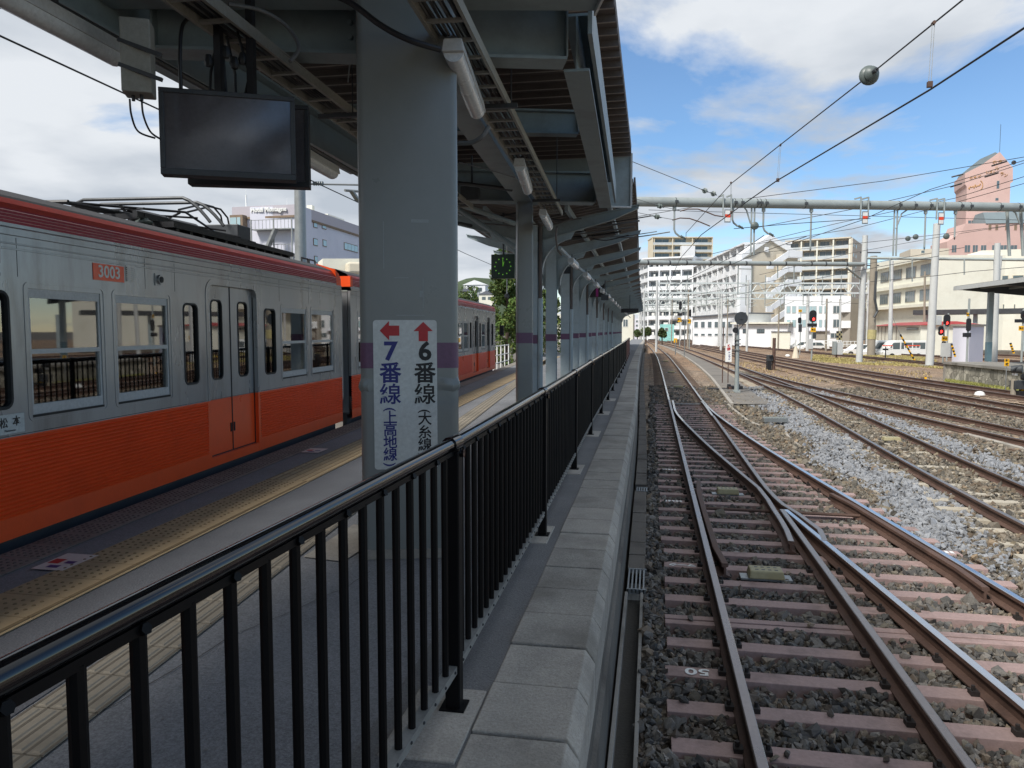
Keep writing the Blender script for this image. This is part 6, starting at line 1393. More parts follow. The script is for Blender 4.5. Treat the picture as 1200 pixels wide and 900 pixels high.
for ch, x, y, s in (('ホ', 1165.5, 190.5, 1.3), ('テ', 1172, 190, 1.3), ('ル', 1168, 197.5, 1.3)): glyph(f12, pt_, x, y, s, ch)
for ch, x, y, s in (('レ', 1157, 202, 1.1), ('ス', 1161, 202, 1.1), ('ト', 1165, 202, 1.1), ('ラ', 1174, 204, 1.2), ('ン', 1178.5, 205.5, 1.2)): glyph(f12, pt_, x, y, s, ch)
for ch, x, y in (('の', 1138, 209), ('ゆ', 1142.5, 208), ('ば', 1147.5, 207)): glyph(f12, pt_, x, y, .95, ch)
mb = MB(); pts = []
for k in range(40):
    u, z = f12.uv(1135 + 14*k/39, 220 - 3*k/39 + 2.2*sin(k*.8)*(.5 + .5*cos(k*.31))); pts.append(f12.P(u, z, .1))
mb.tube(pts, .11, 5); pts = []
for k in range(12): a_ = -1.2 + 2.4*k/11; u, z = f12.uv(1147.5 + 4*cos(a_), 217 + 5.5*sin(a_)); pts.append(f12.P(u, z, .1))
mb.tube(pts, .11, 5); mb.build('gold_script', 'gold', pt_)
f13 = Face(1108, 228, 1300, 222); a = f13.uv(1110, 283); pl_ = building('hotel_building', 'long pink building with grey mansard dormers at the foot of the tower', f13, [(a[0], -.6), (f13.W, -.6), (f13.W, f13.uv(1240, 262)[1]), (f13.uv(1131, 262)[0], f13.uv(1131, 262)[1]), (f13.uv(1127, 270)[0], f13.uv(1127, 272)[1]), (a[0], a[1])], 12, 'pink')
mb = MB(); za, zb2 = f13.uv(1160, 262)[1], f13.uv(1160, 247)[1]; k0 = f13.uv(1155, 262)[0]; mb.hexa([f13.P(k0, za, .3), f13.P(f13.W, za, .3), f13.P(f13.W, za, -10), f13.P(k0, za, -10), f13.P(k0 + .5, zb2, -3), f13.P(f13.W, zb2, -3), f13.P(f13.W, zb2, -8), f13.P(k0 + .5, zb2, -8)]); mb.build('mansard_roof', 'mansard', pl_)
for x in (1158, 1166, 1177.5, 1188, 1198): window(f13, pl_, x, x + 4, 266 - 3, 273 - 3, 'pink', 'brown', 0)
for x0, x1 in ((1115, 1121), (1130, 1137), (1139.5, 1146), (1149, 1156), (1162, 1170), (1172, 1180), (1184, 1192)): window(f13, pl_, x0, x1, 291 - 4, 299 - 3, 'pink', 'bglass', 1)
for (x0, x1, y0, y1) in ((1134, 1142, 258, 265), (1135, 1142, 270, 281)): window(f12, pt_, x0, x1, y0, y1, 'pink', 'bglass', 1)
f14 = Face(1066, 170, 1112, 168); t = building('low_building', 'tan flat roofed block just left of the pink hotel', f14, quadpts(f14, 1067, 1112, 292, 291), 10, 'tan'); window(f14, t, 1079, 1084, 293, 297, 'cream', 'bglass', 0)
f15 = Face(1040, 150, 1110, 150); t = building('low_building', 'cream block with a red line sign behind the masts', f15, quadpts(f15, 1044, 1110, 305, 303), 8, 'cream')
# red roofed hut
f16 = Face(1027, 96, 1079, 82); m_ = f16.uv(1062, 388)[0]; t = thing('hut', 'cream hut with a low red roof among the parked vans', 'hut', f16.P(m_, 0))
z1 = f16.uv(1079, 381)[1]; mb = MB(); f16.rect(mb, 0, f16.W, -.6, z1, -6, 0); mb.build('wall', 'cream', t)
a = f16.uv(1079, 380.5); mb = MB(); zr = f16.uv(1071, 376.8)[1]; u_r = f16.uv(1060, 388)[0]; mb.hexa([f16.P(-.4, z1, .5), f16.P(f16.W + .4, z1, .5), f16.P(f16.W + .4, z1, -6.5), f16.P(-.4, z1, -6.5), f16.P(.6, zr, -2.5), f16.P(f16.W + .3, zr, -2.5), f16.P(f16.W + .3, zr, -3.5), f16.P(.6, zr, -3.5)]); mb.build('roof', 'roof_red', t)
window(f16, t, 1063, 1076.5, 383.5, 387, 'greyw', 'bglass', 2)
for i in range(6): mb = MB(); f16.rect(mb, .7 + i*1.25, .85 + i*1.25, -.5, z1 - .1, 0, .06); mb.build('pilaster', 'greyw', t)

# vehicles (side on, white)
def vehicle(name, lab, px, py, d, L, prof, wins, wheels, ang=0.0, cat='car', col='white', wid=1.7):
    b = D(px, py, d); t = thing(name, lab, cat, (b.x, b.y, -.6), 'vehicles parked behind the yard'); ax = Vector((cos(YAW + ang), sin(YAW + ang), 0)); ay = Vector((-ax.y, ax.x, 0)); o = Vector((b.x, b.y, -.6))
    mb = MB(); mb.prism([(u, z) for u, z in prof], 0, wid, o, ax, (0, 0, 1), ay); mb.build('body', col, t, bevel=.06)
    for w in wins: mb = MB(); mb.prism(w, -.012, .02, o, ax, (0, 0, 1), ay); mb.build('window', 'bglass', t)
    for u in wheels:
        for k in (-.01, wid - .18): 
            c_ = o + ax*u + ay*k + Vector((0, 0, .32)); mb = MB(); mb.prism([(.32*cos(a*pi/8), .32*sin(a*pi/8)) for a in range(16)], 0, .19, c_, ax, (0, 0, 1), ay); w = mb.build('wheel', 'cable', t); mb = MB(); mb.prism([(.18*cos(a*pi/6), .18*sin(a*pi/6)) for a in range(12)], -.01, .05, c_, ax, (0, 0, 1), ay); mb.build('rim', 'steel', w)
    mb = MB(); c_ = o + ax*(prof[0][0] + .02) + ay*.15 + Vector((0, 0, .7)); mb.box(c_.x - .05, c_.x + .12, c_.y - .04, c_.y + .2, .05, .2); mb.build('headlight', 'lampw', t)
carp = [(0, .25), (0, .62), (.25, .78), (1.0, .90), (1.6, 1.38), (2.0, 1.46), (3.0, 1.45), (3.7, 1.0), (4.2, .92), (4.25, .4), (4.1, .25)]
carw = [[(1.15, .92), (1.65, 1.34), (2.2, 1.38), (2.2, .92)], [(2.28, .92), (2.28, 1.38), (2.95, 1.36), (3.45, .98), (3.4, .92)]]
vanp = [(0, .25), (0, .75), (.35, 1.0), (.95, 1.85), (1.3, 1.98), (4.6, 1.98), (4.7, .4), (4.6, .25)]
vanw = [[(.55, 1.08), (1.0, 1.75), (1.7, 1.78), (1.7, 1.08)], [(1.85, 1.1), (1.85, 1.78), (3.0, 1.78), (3.0, 1.1)], [(3.1, 1.1), (3.1, 1.78), (4.4, 1.78), (4.4, 1.1)]]
vehicle('parked_car', 'white car parked left of the thick utility pole', 989, 402, 88, 4.2, carp, carw, (.85, 3.3))
vehicle('parked_van', 'white van right of the thick utility pole', 1018.5, 402, 82, 4.7, vanp, vanw, (.9, 3.7), cat='van')
vehicle('parked_van', 'white van seen behind the grey cabinets', 1036, 402, 80, 4.7, vanp, vanw, (.9, 3.7), cat='van')
vehicle('parked_car', 'small white car by the low hut, left of the red signal', 925, 396, 112, 4.2, carp, carw, (.85, 3.3))
vehicle('parked_car', 'white car half hidden behind the red signal mast', 938, 396, 108, 4.2, carp, carw, (.85, 3.3))

# ================================================================== MASTS, GANTRIES, WIRES
M['galv_l'] = mat('pale_galvanised', lin(205, 212, 210), .6, var=.06)
M['galv'] = mat('galvanised_gantry', lin(152, 159, 157), .55, .15, var=.10, vs=1.4, var2=.06, vs2=30, stain=lin(126, 130, 127), stain_s=1.2, stain_amt=.5); M['pole_c'] = mat('concrete_mast', lin(192, 194, 192), .8, var=.06, vs=.8, stain=lin(160, 160, 156), stain_s=.8, stain_amt=.5); M['pole_d'] = mat('old_concrete_mast', lin(146, 138, 124), .85, var=.12, vs=1.2, stain=lin(110, 100, 88), stain_s=1, stain_amt=.6)
def mast(lab, px, py, d, ptop, r, m='pole_c', name='catenary_mast', cat='mast', zb=-.6):
    b = D(px, py, d); tp = D(ptop[0], ptop[1], d); t = thing(name, lab, cat, (b.x, b.y, zb), 'masts in the yard'); mb = MB(); mb.tube([(b.x, b.y, zb), (tp.x, tp.y, tp.z)], [r, r*.82], 14); mb.build('pole', m, t, smooth=True); return t, b, tp
m1, b1, t1 = mast('thick pale concrete mast right of the grey cabinets, in the middle of the yard', 1089, 431, 56, (1098, 262), .29)
mb = MB(); mb.box(b1.x - .6, b1.x + .6, b1.y - .6, b1.y + .6, -.5, -.12); mb.build('base', 'conc', m1)
m2, b2, t2 = mast('pale concrete mast behind the white car, holding the second gantry', 1006.5, 426, 62, (1014, 276), .26)
mb = MB(); mb.box(b2.x - .5, b2.x + 2.6, b2.y - .5, b2.y + .4, -.5, -.16); mb.build('base', 'conc', m2)
mb = MB(); a = D(991, 313, 60); c_ = D(1009, 327, 62); mb.tube([a, c_], .08, 6); mb.build('strut', 'galv', m2)
m3, b3, t3 = mast('thick old utility pole with wrapped cables beside the vans', 1021, 410, 80, (1024, 300), .42, 'pole_d', 'utility_pole', 'pole')
for k, (px0, px1, py) in enumerate(((1008, 1032, 296), (1010, 1030, 311))): mb = MB(); mb.beam(D(px0, py, 80), D(px1, py, 80), .12, .12); mb.build('crossarm', 'dark_metal', m3)
mb = MB(); mb.tube([tuple(D(1027, 318, 79.3)), tuple(D(1025, 350, 79.3)), tuple(D(1028, 365, 79.3)), tuple(D(1024, 372, 79.3))], .12, 6); mb.build('cable_wrap', 'dark_metal', m3)
mb = MB(); z_a = D(1021, 392, 79.5); mb.tube([(b3.x, b3.y, z_a.z - .5), (b3.x + .02, b3.y, z_a.z + .5)], .45, 14); mb.build('yellow_band', mat('faded_yellow', lin(170, 160, 112), .7), m3)
mast('slim concrete mast in front of the cream building', 1043, 412, 86, (1045, 306), .24, 'pole_c'); mast('slim dark pole in the yard before the cream building', 1083, 405, 90, (1084, 318), .14, 'pole_d')
mast('pale mast standing on the stone platform', 1165, 421, 44, (1169, 285), .19, 'pole_c'); mast('far mast behind the railing of the stone platform', 1161, 421, 52, (1172, 300), .16, 'pole_c')
lm, lb_, lt_ = mast('round grey mast rising behind the train, under the monitor', 351, 300, 24, (351, 190), .205, 'steel')
mb = MB(); a = D(330, 215, 24); c_ = D(470, 217.5, 25.5); mb.tube([a, c_], .03, 8); mb.build('cross_tube', 'steel', lm); 
mb = MB()
for k in range(5): p = D(368 + k*2.5, 215, 24.3); mb.lathe(p, [(.07, -.012), (.07, .012)], 10, 'X')
mb.build('insulator', 'poly', lm)
mb = MB(); a = D(404, 223, 20); c_ = D(430, 225, 20.6); mb.tube([a, c_], .035, 8); mb.beam(D(412, 224, 20.2), D(420, 236, 20.4), .14, .05); mb.build('bracket', 'steel', lm)

def pipe_beam(mb, a, b, r): mb.tube([a, b], r, 18)
gn = thing('catenary_gantry', 'nearest thick pipe gantry crossing the whole yard', 'gantry', (8, 30, 7))
ga, gb_ = D(690, 235.3, 27.5), D(1330, 245, 31.5); gz = (D(760, 236.3, 28).z); 
gA = D(560, 233.5, 27.0)
mb = MB(); pipe_beam(mb, gA, gb_, .175); mb.build('beam', 'galv', gn, smooth=True)
gd = (gb_ - gA).normalized()
def gpt(px): # point on beam axis for picture column px
    lo, hi = 0.0, (gb_ - gA).length
    for _ in range(40):
        m = (lo + hi)/2; p = gA + gd*m; v = p - Vector((0, 0, CZ)); x = 600 + FPX*v.dot(RT)/v.dot(FW)
        lo, hi = (m, hi) if x < px else (lo, m)
    return gA + gd*lo
gup = Vector((0, 0, 1)); gn_ = Vector((gd.y, -gd.x, 0)).normalized()
mb = MB()
for px in (791, 860, 868, 886, 890, 896, 942, 1015, 1052, 1070, 1088, 1124, 1135, 1170, 1192):
    p = gpt(px); mb = MB(); mb.beam(p + gn_*.165 - gd*.06, p + gn_*.19 + gd*.06, .05, .09); mb.tube([p - gd*.012, p + gd*.012], .182, 16); mb.build('clamp_band', 'dark_metal', gn)
for k, px in enumerate((849.5, 1009.5, 1098)):
    p = gpt(px); mb = MB()
    for s in (-.16, .16): mb.beam(p + gn_*.2 + gd*s + gup*.26, p + gn_*.2 + gd*s - gup*.55, .05, .05); mb.beam(p - gn_*.2 + gd*s + gup*.26, p + gn_*.2 + gd*s + gup*.26, .05, .05)
    mb.build('plate_bracket', 'galv', gn)
    t = thing('marker_plate', 'grey and white plate with red band, %s of three on the near gantry' % ['left', 'middle', 'right'][k], 'plate', p - gup*.5, 'marker plates on the gantry')
    c_ = p + gn_*.24 - gup*.52; mb = MB(); mb.prism([(-.12, -.24), (.12, -.24), (.12, .24), (-.12, .24)], 0, .02, c_, gd, gup, gn_); mb.build('plate', 'steel', t)
    for z0, z1, m in ((-.20, -.06, 'white'), (-.055, .06, 'orange_rd'), (.065, .20, 'white')): mb = MB(); mb.prism([(-.10, z0), (.10, z0), (.10, z1), (-.10, z1)], .02, .024, c_, gd, gup, gn_); mb.build('band', m, t)
def dropper(px, ybot, hook=1, r=.035, par=gn):
    p = gpt(px); v = D(px, ybot, (p.x*-sin(YAW) + p.y*cos(YAW))); L = p.z - v.z; mb = MB()
    mb.tube([p - gup*.17, p - gup*(L - .25), p - gup*(L - .12) + gd*.06*hook, p - gup*L + gd*.22*hook], r, 8); mb.tube([p - gup*.17, p - gup*.30], .07, 8); o = mb.build('drop_arm', 'galv', par, smooth=True)
    e_ = p - gup*L + gd*.22*hook; mb = MB()
    for k in range(3): q_ = e_ + gd*(.05 + .06*k)*hook - gup*.03*k; mb.tube([q_, q_ + gd*.02*hook], .055, 10)
    mb.tube([e_, e_ + gd*.25*hook - gup*.1], .018, 6); mb.build('insulator', 'poly', par, smooth=True); return e_ + gd*.25*hook - gup*.1
hA = dropper(790.5, 277, 1); hB = dropper(858.5, 265, 1); hC = dropper(895, 274, 1)
dropper(951, 292, 0, .035); dropper(1085, 290, 0); dropper(1120, 278, 0)
for px, yb in ((881, 299), (884.5, 299), (1048.5, 300), (1052, 300)):
    p = gpt(px); v = D(px, yb, (p.x*-sin(YAW) + p.y*cos(YAW))); mb = MB(); mb.tube([p, (p.x, p.y, v.z)], .032, 8); mb.build('drop_arm', 'galv', gn, smooth=True)
def arcarm(px0, px1, y1):
    p = gpt(px0); q_ = gpt(px1); v = D(px1, y1, (q_.x*-sin(YAW) + q_.y*cos(YAW))); q2 = Vector((q_.x, q_.y, v.z)); mid = Vector(((p.x*.35+q_.x*.65), (p.y*.35+q_.y*.65), p.z - .35*(p.z-v.z))); mb = MB(); mb.tube([p - gup*.15, (p + mid)/2 + gd*.04, mid, q2], .030, 8); mb.build('curved_arm', 'galv', gn, smooth=True)
arcarm(866, 880, 262); arcarm(1068, 1051, 268); arcarm(1180, 1196, 262)
# white disc on the drop pair
p = gpt(884); v = D(884, 265, (p.x*-sin(YAW) + p.y*cos(YAW)))
def ballins(par, c, r, ax=None): mb = MB(); mb.lathe(c, [(r*.35, -r*.6), (r*.9, -r*.35), (r, -r*.1), (r, .0), (r*.7, r*.15), (r*.9, r*.3), (r*.5, r*.55)], 16, 'Y'); return mb.build('insulator', 'poly', par, smooth=True)
ballins(gn, (v.x, v.y - .1, v.z), .15)

# second gantry at twice the distance
g2 = thing('catenary_gantry', 'second pipe gantry, seen below the near one, ending at the pale mast', 'gantry', (8, 58, 7)); g2a, g2b = D(700, 307.3, 56), D(1012, 309.8, 61.5); mb = MB(); pipe_beam(mb, g2a, g2b, .18); mb.build('beam', 'galv', g2, smooth=True)
for i in range(11): mb = MB(); q_ = g2a.lerp(g2b, .17 + .075*i + random.uniform(-.02, .02)); dd_ = (g2b - g2a).normalized(); mb.tube([q_ - dd_*.06, q_ + dd_*.06], .19, 12); mb.build('clamp_band', 'dark_metal', g2)
for px, yb in ((858, 345), (874, 345), (925, 330), (1000, 320), (905, 325)):
    a_ = g2a.lerp(g2b, (px - 700)/312); v = D(px, yb, 58.5); mb = MB(); mb.tube([(a_.x, a_.y, a_.z), (a_.x, a_.y, v.z)], .045, 6); mb.build('drop_arm', 'galv', g2)
mb = MB(); a_ = g2a.lerp(g2b, (858-700)/312); b_ = g2a.lerp(g2b, (874-700)/312); z1_ = D(866, 314, 58).z; mb.tube([(a_.x, a_.y, D(860, 330, 58).z), (a_.x, a_.y, z1_), (b_.x, b_.y, z1_), (b_.x, b_.y, D(860, 330, 58).z)], .05, 6); mb.build('frame', 'galv', g2)
g3 = thing('catenary_gantry', 'thin pipe gantry between the pale masts and the stone platform', 'gantry', (22, 56, 7)); mb = MB(); pipe_beam(mb, D(1016, 302.3, 60), D(1330, 306, 53), .11); mb.build('beam', 'galv', g3, smooth=True)
for px in (1069, 1130, 1043, 1165): mb = MB(); mb.tube([D(px, 303, 57), D(px, 330 if px != 1130 else 322, 57)], .05, 6); mb.build('drop_arm', 'galv', g3)
for px in (1180, 1196): mb = MB(); mb.tube([D(px, 246, 31), D(px + 3, 300, 31)], .06, 6); mb.build('drop_arm', 'galv', gn)
# lattice gantries farther off
def lattice(lab, xa, xb, y0, y1, d0, d1, n, r=.045):
    t = thing('lattice_gantry', lab, 'gantry', D((xa+xb)/2, (y0+y1)/2, (d0+d1)/2), 'lattice gantries in the distance'); A, B = D(xa, y0, d0), D(xb, y0, d1); A2, B2_ = D(xa, y1, d0), D(xb, y1, d1)
    mb = MB(); mb.beam(A, B, r*2, r*2); mb.beam(A2, B2_, r*2, r*2); mb.build('chords', 'galv_l', t); mb = MB()
    for i in range(n):
        a, b = i/n, (i+1)/n; mb.tube([A.lerp(B, a), A2.lerp(B2_, (a+b)/2)], r*.6, 5); mb.tube([A2.lerp(B2_, (a+b)/2), A.lerp(B, b)], r*.6, 5)
    mb.build('lattice', 'galv_l', t)
    for f_ in (.0, .42, 1.0): q_ = A.lerp(B, f_); mb = MB(); mb.tube([(q_.x, q_.y, -.6), (q_.x, q_.y, q_.z + .4)], .14, 8); mb.build('post', 'pole_c', t)
    for i in range(11): q_ = A2.lerp(B2_, (i + .5)/11); mb = MB(); mb.tube([q_ + Vector((0, 0, 2.2)), q_ - Vector((0, 0, 1.5))], .06, 5); mb.tube([q_ - Vector((0, 0, 1.5)), q_ - Vector((-1.2, 0, 1.0))], .04, 5); mb.build('drop_arm', 'galv', t)
lattice('nearest lattice gantry, before the tan flats', 770, 1018, 332, 343.5, 92, 96, 15, .10)
lattice('second lattice gantry, thinner and lower', 755, 960, 343, 350, 125, 130, 18, .11)
lattice('third lattice gantry before the white flats', 752, 900, 351, 357, 160, 165, 18, .13)
lattice('farthest lattice gantry low before the white flats', 750, 880, 360, 364.5, 205, 210, 18, .15)
# dense far masts
for i, (px, py, yt, d, r, lab) in enumerate(((806, 392, 340, 118, .13, 'far pale mast left of the low shed windows'), (845, 403, 338, 100, .16, 'far mast before the white shed'), (852, 398, 350, 116, .1, 'thin far mast just right of the mast before the shed'), (770, 392, 350, 160, .12, 'thin far mast at the bend of the tracks'), (787, 394, 345, 140, .10, 'thin far mast left of the yellow plated signal'), (946, 408, 345, 95, .2, 'old mast left of the red signal'), (968, 405, 350, 98, .14, 'mast between red signal and white cabinet'), (984, 403, 352, 92, .12, 'thin mast before the balconies of the white building'), (912, 400, 360, 104, .12, 'thin mast right of the round disc signal'))):
    mast(lab, px, py, d, (px + 1, yt), r, 'pole_c' if i % 2 else 'pole_d')

# wires
def wire(lab, pts, r=.011, name='overhead_wire', m='cable'):
    P = [Vector(p) for p in pts]; mb = MB(); mb.tube(P, r, 6); return tag(mb.build(name, m, origin=P[0]), lab, 'wire', 'wires above the yard')
zc_ = 5.1; contact = [tuple(G(1290, -22, zc_)), tuple(G(1200, 33, zc_)), tuple(G(1090, 105, zc_)), tuple(G(910, 212, zc_)), tuple(G(870, 240, zc_)), tuple(G(822, 275, zc_)), tuple(G(797, 303, zc_ + .0))]
last = Vector(contact[-1]); contact.append((last.x - .1, last.y + 20, zc_)); wire('contact wire over the turnout, lower of the nearest pair', contact, .011)
zm = 5.83; mes = [tuple(G(1190, -50, zm)), tuple(G(1128, 0, zm)), tuple(G(1019, 88, zm - .01)), tuple(G(914, 170, zm - .03)), tuple(G(857, 215, zm - .06)), tuple(G(804, 273, zm - .1)), hA]
wire('messenger wire with the big ball insulator, upper of the nearest pair', mes, .0095)
def dropw(lab, a, b):
    t = thing('wire_dropper', lab, 'dropper', b, 'droppers between the wires'); a, b = Vector(a), Vector(b); mb = MB()
    for s in (-.012, .012): mb.tube([a + Vector((s, 0, 0)), b + Vector((s, 0, 0))], .0035, 5)
    mb.build('rods', 'steel', t); mb = MB(); mb.box(b.x - .025, b.x + .025, b.y - .025, b.y + .025, b.z - .03, b.z + .03); mb.tube([a - Vector((0, .03, 0)), a + Vector((0, .03, 0))], .02, 8); mb.build('clamp', 'rail_side', t)
for (xa, ya, xb, yb, lab) in ((1094, 27, 1089.5, 99, 'large wire dropper high at the right'), (914.5, 170, 911.5, 211, 'middle wire dropper above the near gantry'), (856.5, 214, 857, 249, 'small wire dropper just above the gantry pipe')): dropw(lab, G(xa, ya, zm - .03), G(xb, yb, zc_ + .02))
# ball insulator
c_ = G(1019.5, 87.5, zm - .01); t = thing('ball_insulator', 'big grey green ball insulator on the messenger wire', 'insulator', c_); mb = MB(); dv = (Vector(mes[1]) - Vector(mes[3])).normalized()
P_ = []; R_ = []
for k in range(13): P_.append(c_ + dv*(-.11 + .22*k/12)); R_.append((.02, .07, .10, .125, .13, .13, .12, .09, .095, .10, .085, .06, .03)[k])
mb.tube(P_, R_, 18); mb.build('body', 'poly', t, smooth=True); mb = MB(); mb.tube([c_ + dv*.1, c_ + dv*.2], .03, 8); mb.build('cap', 'dark_metal', t)
# train side wires
wire('contact wire above the train track, left of the canopy', [tuple(G(-60, 12, zc_)), tuple(G(0, 42, zc_)), tuple(G(190, 130, zc_)), tuple(G(415, 235, zc_)), tuple(G(545, 297, zc_)), tuple(G(640, 338, zc_))], .010)
# wires from the roof edge to the insulator clusters
def insul_wire(lab, pts, ipx, r=.009, d=None, n=3):
    P = [Vector(p) for p in pts]; t = thing('stay_wire', lab, 'wire', P[0], 'stay wires with insulators'); mb = MB(); mb.tube(P, r, 6); mb.build('wire', 'cable_g', t)
    for c_, dv in ipx:
        mb = MB(); c_ = Vector(c_); dv = Vector(dv).normalized()
        for k in range(n): q_ = c_ + dv*(k - (n-1)/2)*.09; mb.tube([q_ - dv*.03, q_ - dv*.01, q_ + dv*.01, q_ + dv*.03], [.035, .085, .085, .03], 10)
        mb.tube([c_ - dv*.2, c_ + dv*.2], .022, 6); mb.build('insulator', 'poly', t, smooth=True)
a, b, c_ = D(735, 187, 20), D(826, 223.5, 23.5), D(840, 229, 24); insul_wire('upper stay wire from the roof edge, with two insulators before the gantry', [a, b, c_], [(D(826, 223.5, 23.5), b - a), (D(836, 227, 23.9), b - a)], n=1)
for k, (ya, xi, yi, xe, ye, lab) in enumerate(((232, 773, 241.5, 798, 247, 'stay wire crossing the gantry pipe'), (248, 770, 254, 790, 257.5, 'stay wire under the gantry pipe'))):
    a, b, c_ = D(742, ya, 26), D(xi, yi, 26.6), D(xe, ye, 27); insul_wire(lab + ' with an insulator', [a, b, c_], [(b, b - a)], n=2)
wire('brown jumper cable under the gantry, upper of two', [D(797, 247.5, 27), D(806, 245, 27), D(818, 245, 27), D(828, 248.5, 27), D(838, 252.5, 27), D(848, 254, 27)], .022, m='rail_side')
wire('brown jumper cable under the gantry, lower of two', [D(788, 258, 27), D(797, 255.5, 27), D(808, 256, 27), D(820, 260, 27), D(832, 265, 27)], .022, m='rail_side')
# crossing wires on the right, running out of the picture
R_W = [((700, 262), (850, 236), (1036, 212), (1200, 184), 34, 30, 'uppermost slanting wire at the right, passing before the pink tower'),
       ((880, 268), (1000, 245), (1120, 217), (1200, 191), 33, 29, 'slanting wire ending in the black knob before the pink tower'),
       ((930, 285), (1010, 258), (1090, 222), (1200, 188), 31, 27, 'steep wire crossing the two uppermost wires'),
       ((820, 301), (980, 262), (1120, 232), (1200, 207), 36, 30, 'wire passing just above the near gantry pipe'),
       ((860, 290), (1000, 268), (1110, 240), (1200, 215), 38, 31, 'wire passing behind the right marker plate'),
       ((760, 246), (900, 250), (1050, 254), (1200, 258), 40, 40, 'level wire just below the near gantry pipe'),
       ((840, 300), (960, 290), (1090, 276), (1200, 262), 44, 38, 'wire holding the row of ball insulators'),
       ((890, 322), (1000, 296), (1110, 276), (1200, 262), 47, 40, 'thin wire below the row of ball insulators'),
       ((895, 276), (860, 300), (800, 330), (778, 350), 27, 60, 'thin wire running from the right drop arm down to the far tracks'),
       ((1020, 330), (1080, 325), (1140, 318), (1200, 313), 50, 45, 'wire before the cream building'),
       ((830, 352), (900, 338), (980, 322), (1100, 300), 66, 52, 'thin wire sloping over the white buildings'),
       ((800, 348), (900, 330), (1000, 312), (1130, 290), 70, 55, 'upper thin wire sloping over the white buildings'),
       ((860, 268), (895, 265), (930, 262), (1020, 256), 28, 29, 'short level wire from the white disc insulator'),
       ((790, 345), (860, 348), (930, 352), (1010, 356), 90, 90, 'far level wire before the white office'),
       ((785, 334), (830, 322), (880, 300), (945, 277), 70, 40, 'wire rising from the far tracks to the centre drop arm')]
for p0, p1, p2, p3, d0, d1, lab in R_W:
    pts = []
    for k in range(13):
        t_ = k/12; i = min(int(t_*3), 2); f_ = t_*3 - i; a, b = (p0, p1, p2, p3)[i:i+2]; x = a[0] + (b[0]-a[0])*f_; y_ = a[1] + (b[1]-a[1])*f_; pts.append(D(x, y_, d0 + (d1 - d0)*t_))
    e_ = pts[-1] + (pts[-1] - pts[-2])*5 if p3[0] >= 1200 else pts[-1]; wire(lab, pts + [e_], .0135 if d0 < 50 else .02)
for (px, py, d, r, lab) in ((1064, 279.5, 41, .14, 'left ball insulator of the hanging pair'), (1073, 277.5, 41, .15, 'right ball insulator of the hanging pair'), (1109, 277, 40, .16, 'grey ball insulator beside the pink hotel windows'), (1188, 190.5, 29.5, .085, 'small black knob at the top right wire')):
    c_ = D(px, py, d); t = thing('ball_insulator', lab, 'insulator', c_, 'ball insulators on the wires'); mb = MB(); mb.lathe(c_, [(r*.3, -r*.7), (r*.85, -r*.45), (r, -.1*r), (r*.95, .2*r), (r*.5, r*.6), (r*.2, r*.9)], 14, 'Y'); mb.build('body', 'poly' if r > .1 else 'black_metal', t, smooth=True)
for (x0, y0, x1, y1, d0, d1, lab) in ((1115, 207.5, 1129, 204, 32, 31.8, 'left'), (1162, 194.5, 1180, 189, 31, 30.6, 'right')): mb = MB(); mb.tube([D(x0, y0, d0), D(x1, y1, d1)], .032, 8); tag(mb.build('wire_sleeve', 'cable', origin=D(x0, y0, d0)), lab + ' thick dark sleeve on the uppermost right wire', 'sleeve')
for (x0, y0, x1, y1, d0, d1, lab) in ((1114, 219, 1127, 215, 31, 30.6, 'left'), (1154, 207.5, 1170, 202.5, 30.4, 30, 'right')): mb = MB(); mb.tube([D(x0, y0, d0), D(x1, y1, d1)], .032, 8); tag(mb.build('wire_sleeve', 'cable', origin=D(x0, y0, d0)), lab + ' thick dark sleeve on the second right wire', 'sleeve')

# ================================================================== YARD FURNITURE
def at(px, py, z=-.25): return G(px, py, z)
def up(px, py, base):  # height of picture point above a base point
    d = base.x*-sin(YAW) + base.y*cos(YAW); return D(px, py, d)
# round disc signal on a pole
b = at(863, 463); t = thing('disc_signal_pole', 'grey pole with a round disc seen from behind and a small horn', 'signal', b); tp = up(868, 385, b); mb = MB(); mb.tube([b, (b.x, b.y, tp.z)], [.10, .065], 12); mb.box(b.x-.14, b.x+.14, b.y-.14, b.y+.14, -.2, -.05); mb.build('pole', 'galv', t, smooth=True)
c_ = up(868.5, 373, b); mb = MB(); mb.tube([c_ + Vector((0, -.04, 0)), c_ + Vector((0, .02, 0))], [.265, .265], 28); mb.tube([c_ + Vector((0, -.07, 0)), c_ + Vector((0, -.03, 0))], .05, 10); mb.build('disc', 'dark_metal', t)
mb = MB(); 
for s in (-1, 1): mb.tube([c_ + Vector((.16*s, .0, -.15)), Vector((b.x, b.y, tp.z - .1))], .02, 6)
mb.build('bracket', 'dark_metal', t)
c2_ = up(861.5, 387, b); mb = MB(); mb.tube([c2_ + Vector((0, -.12, 0)), c2_ + Vector((0, .08, 0))], [.12, .08], 14); mb.beam(c2_, (b.x, b.y, c2_.z), .04, .04); mb.tube([c2_, (c2_.x + .06, c2_.y, -.2)], .025, 6); mb.build('horn', 'black_metal', t)
for yy_ in (398, 403, 410): c3 = up(866, yy_, b); mb = MB(); mb.tube([(b.x, b.y, c3.z - .02), (b.x, b.y, c3.z + .02)], .13, 10); mb.build('clamp', 'steel', t)
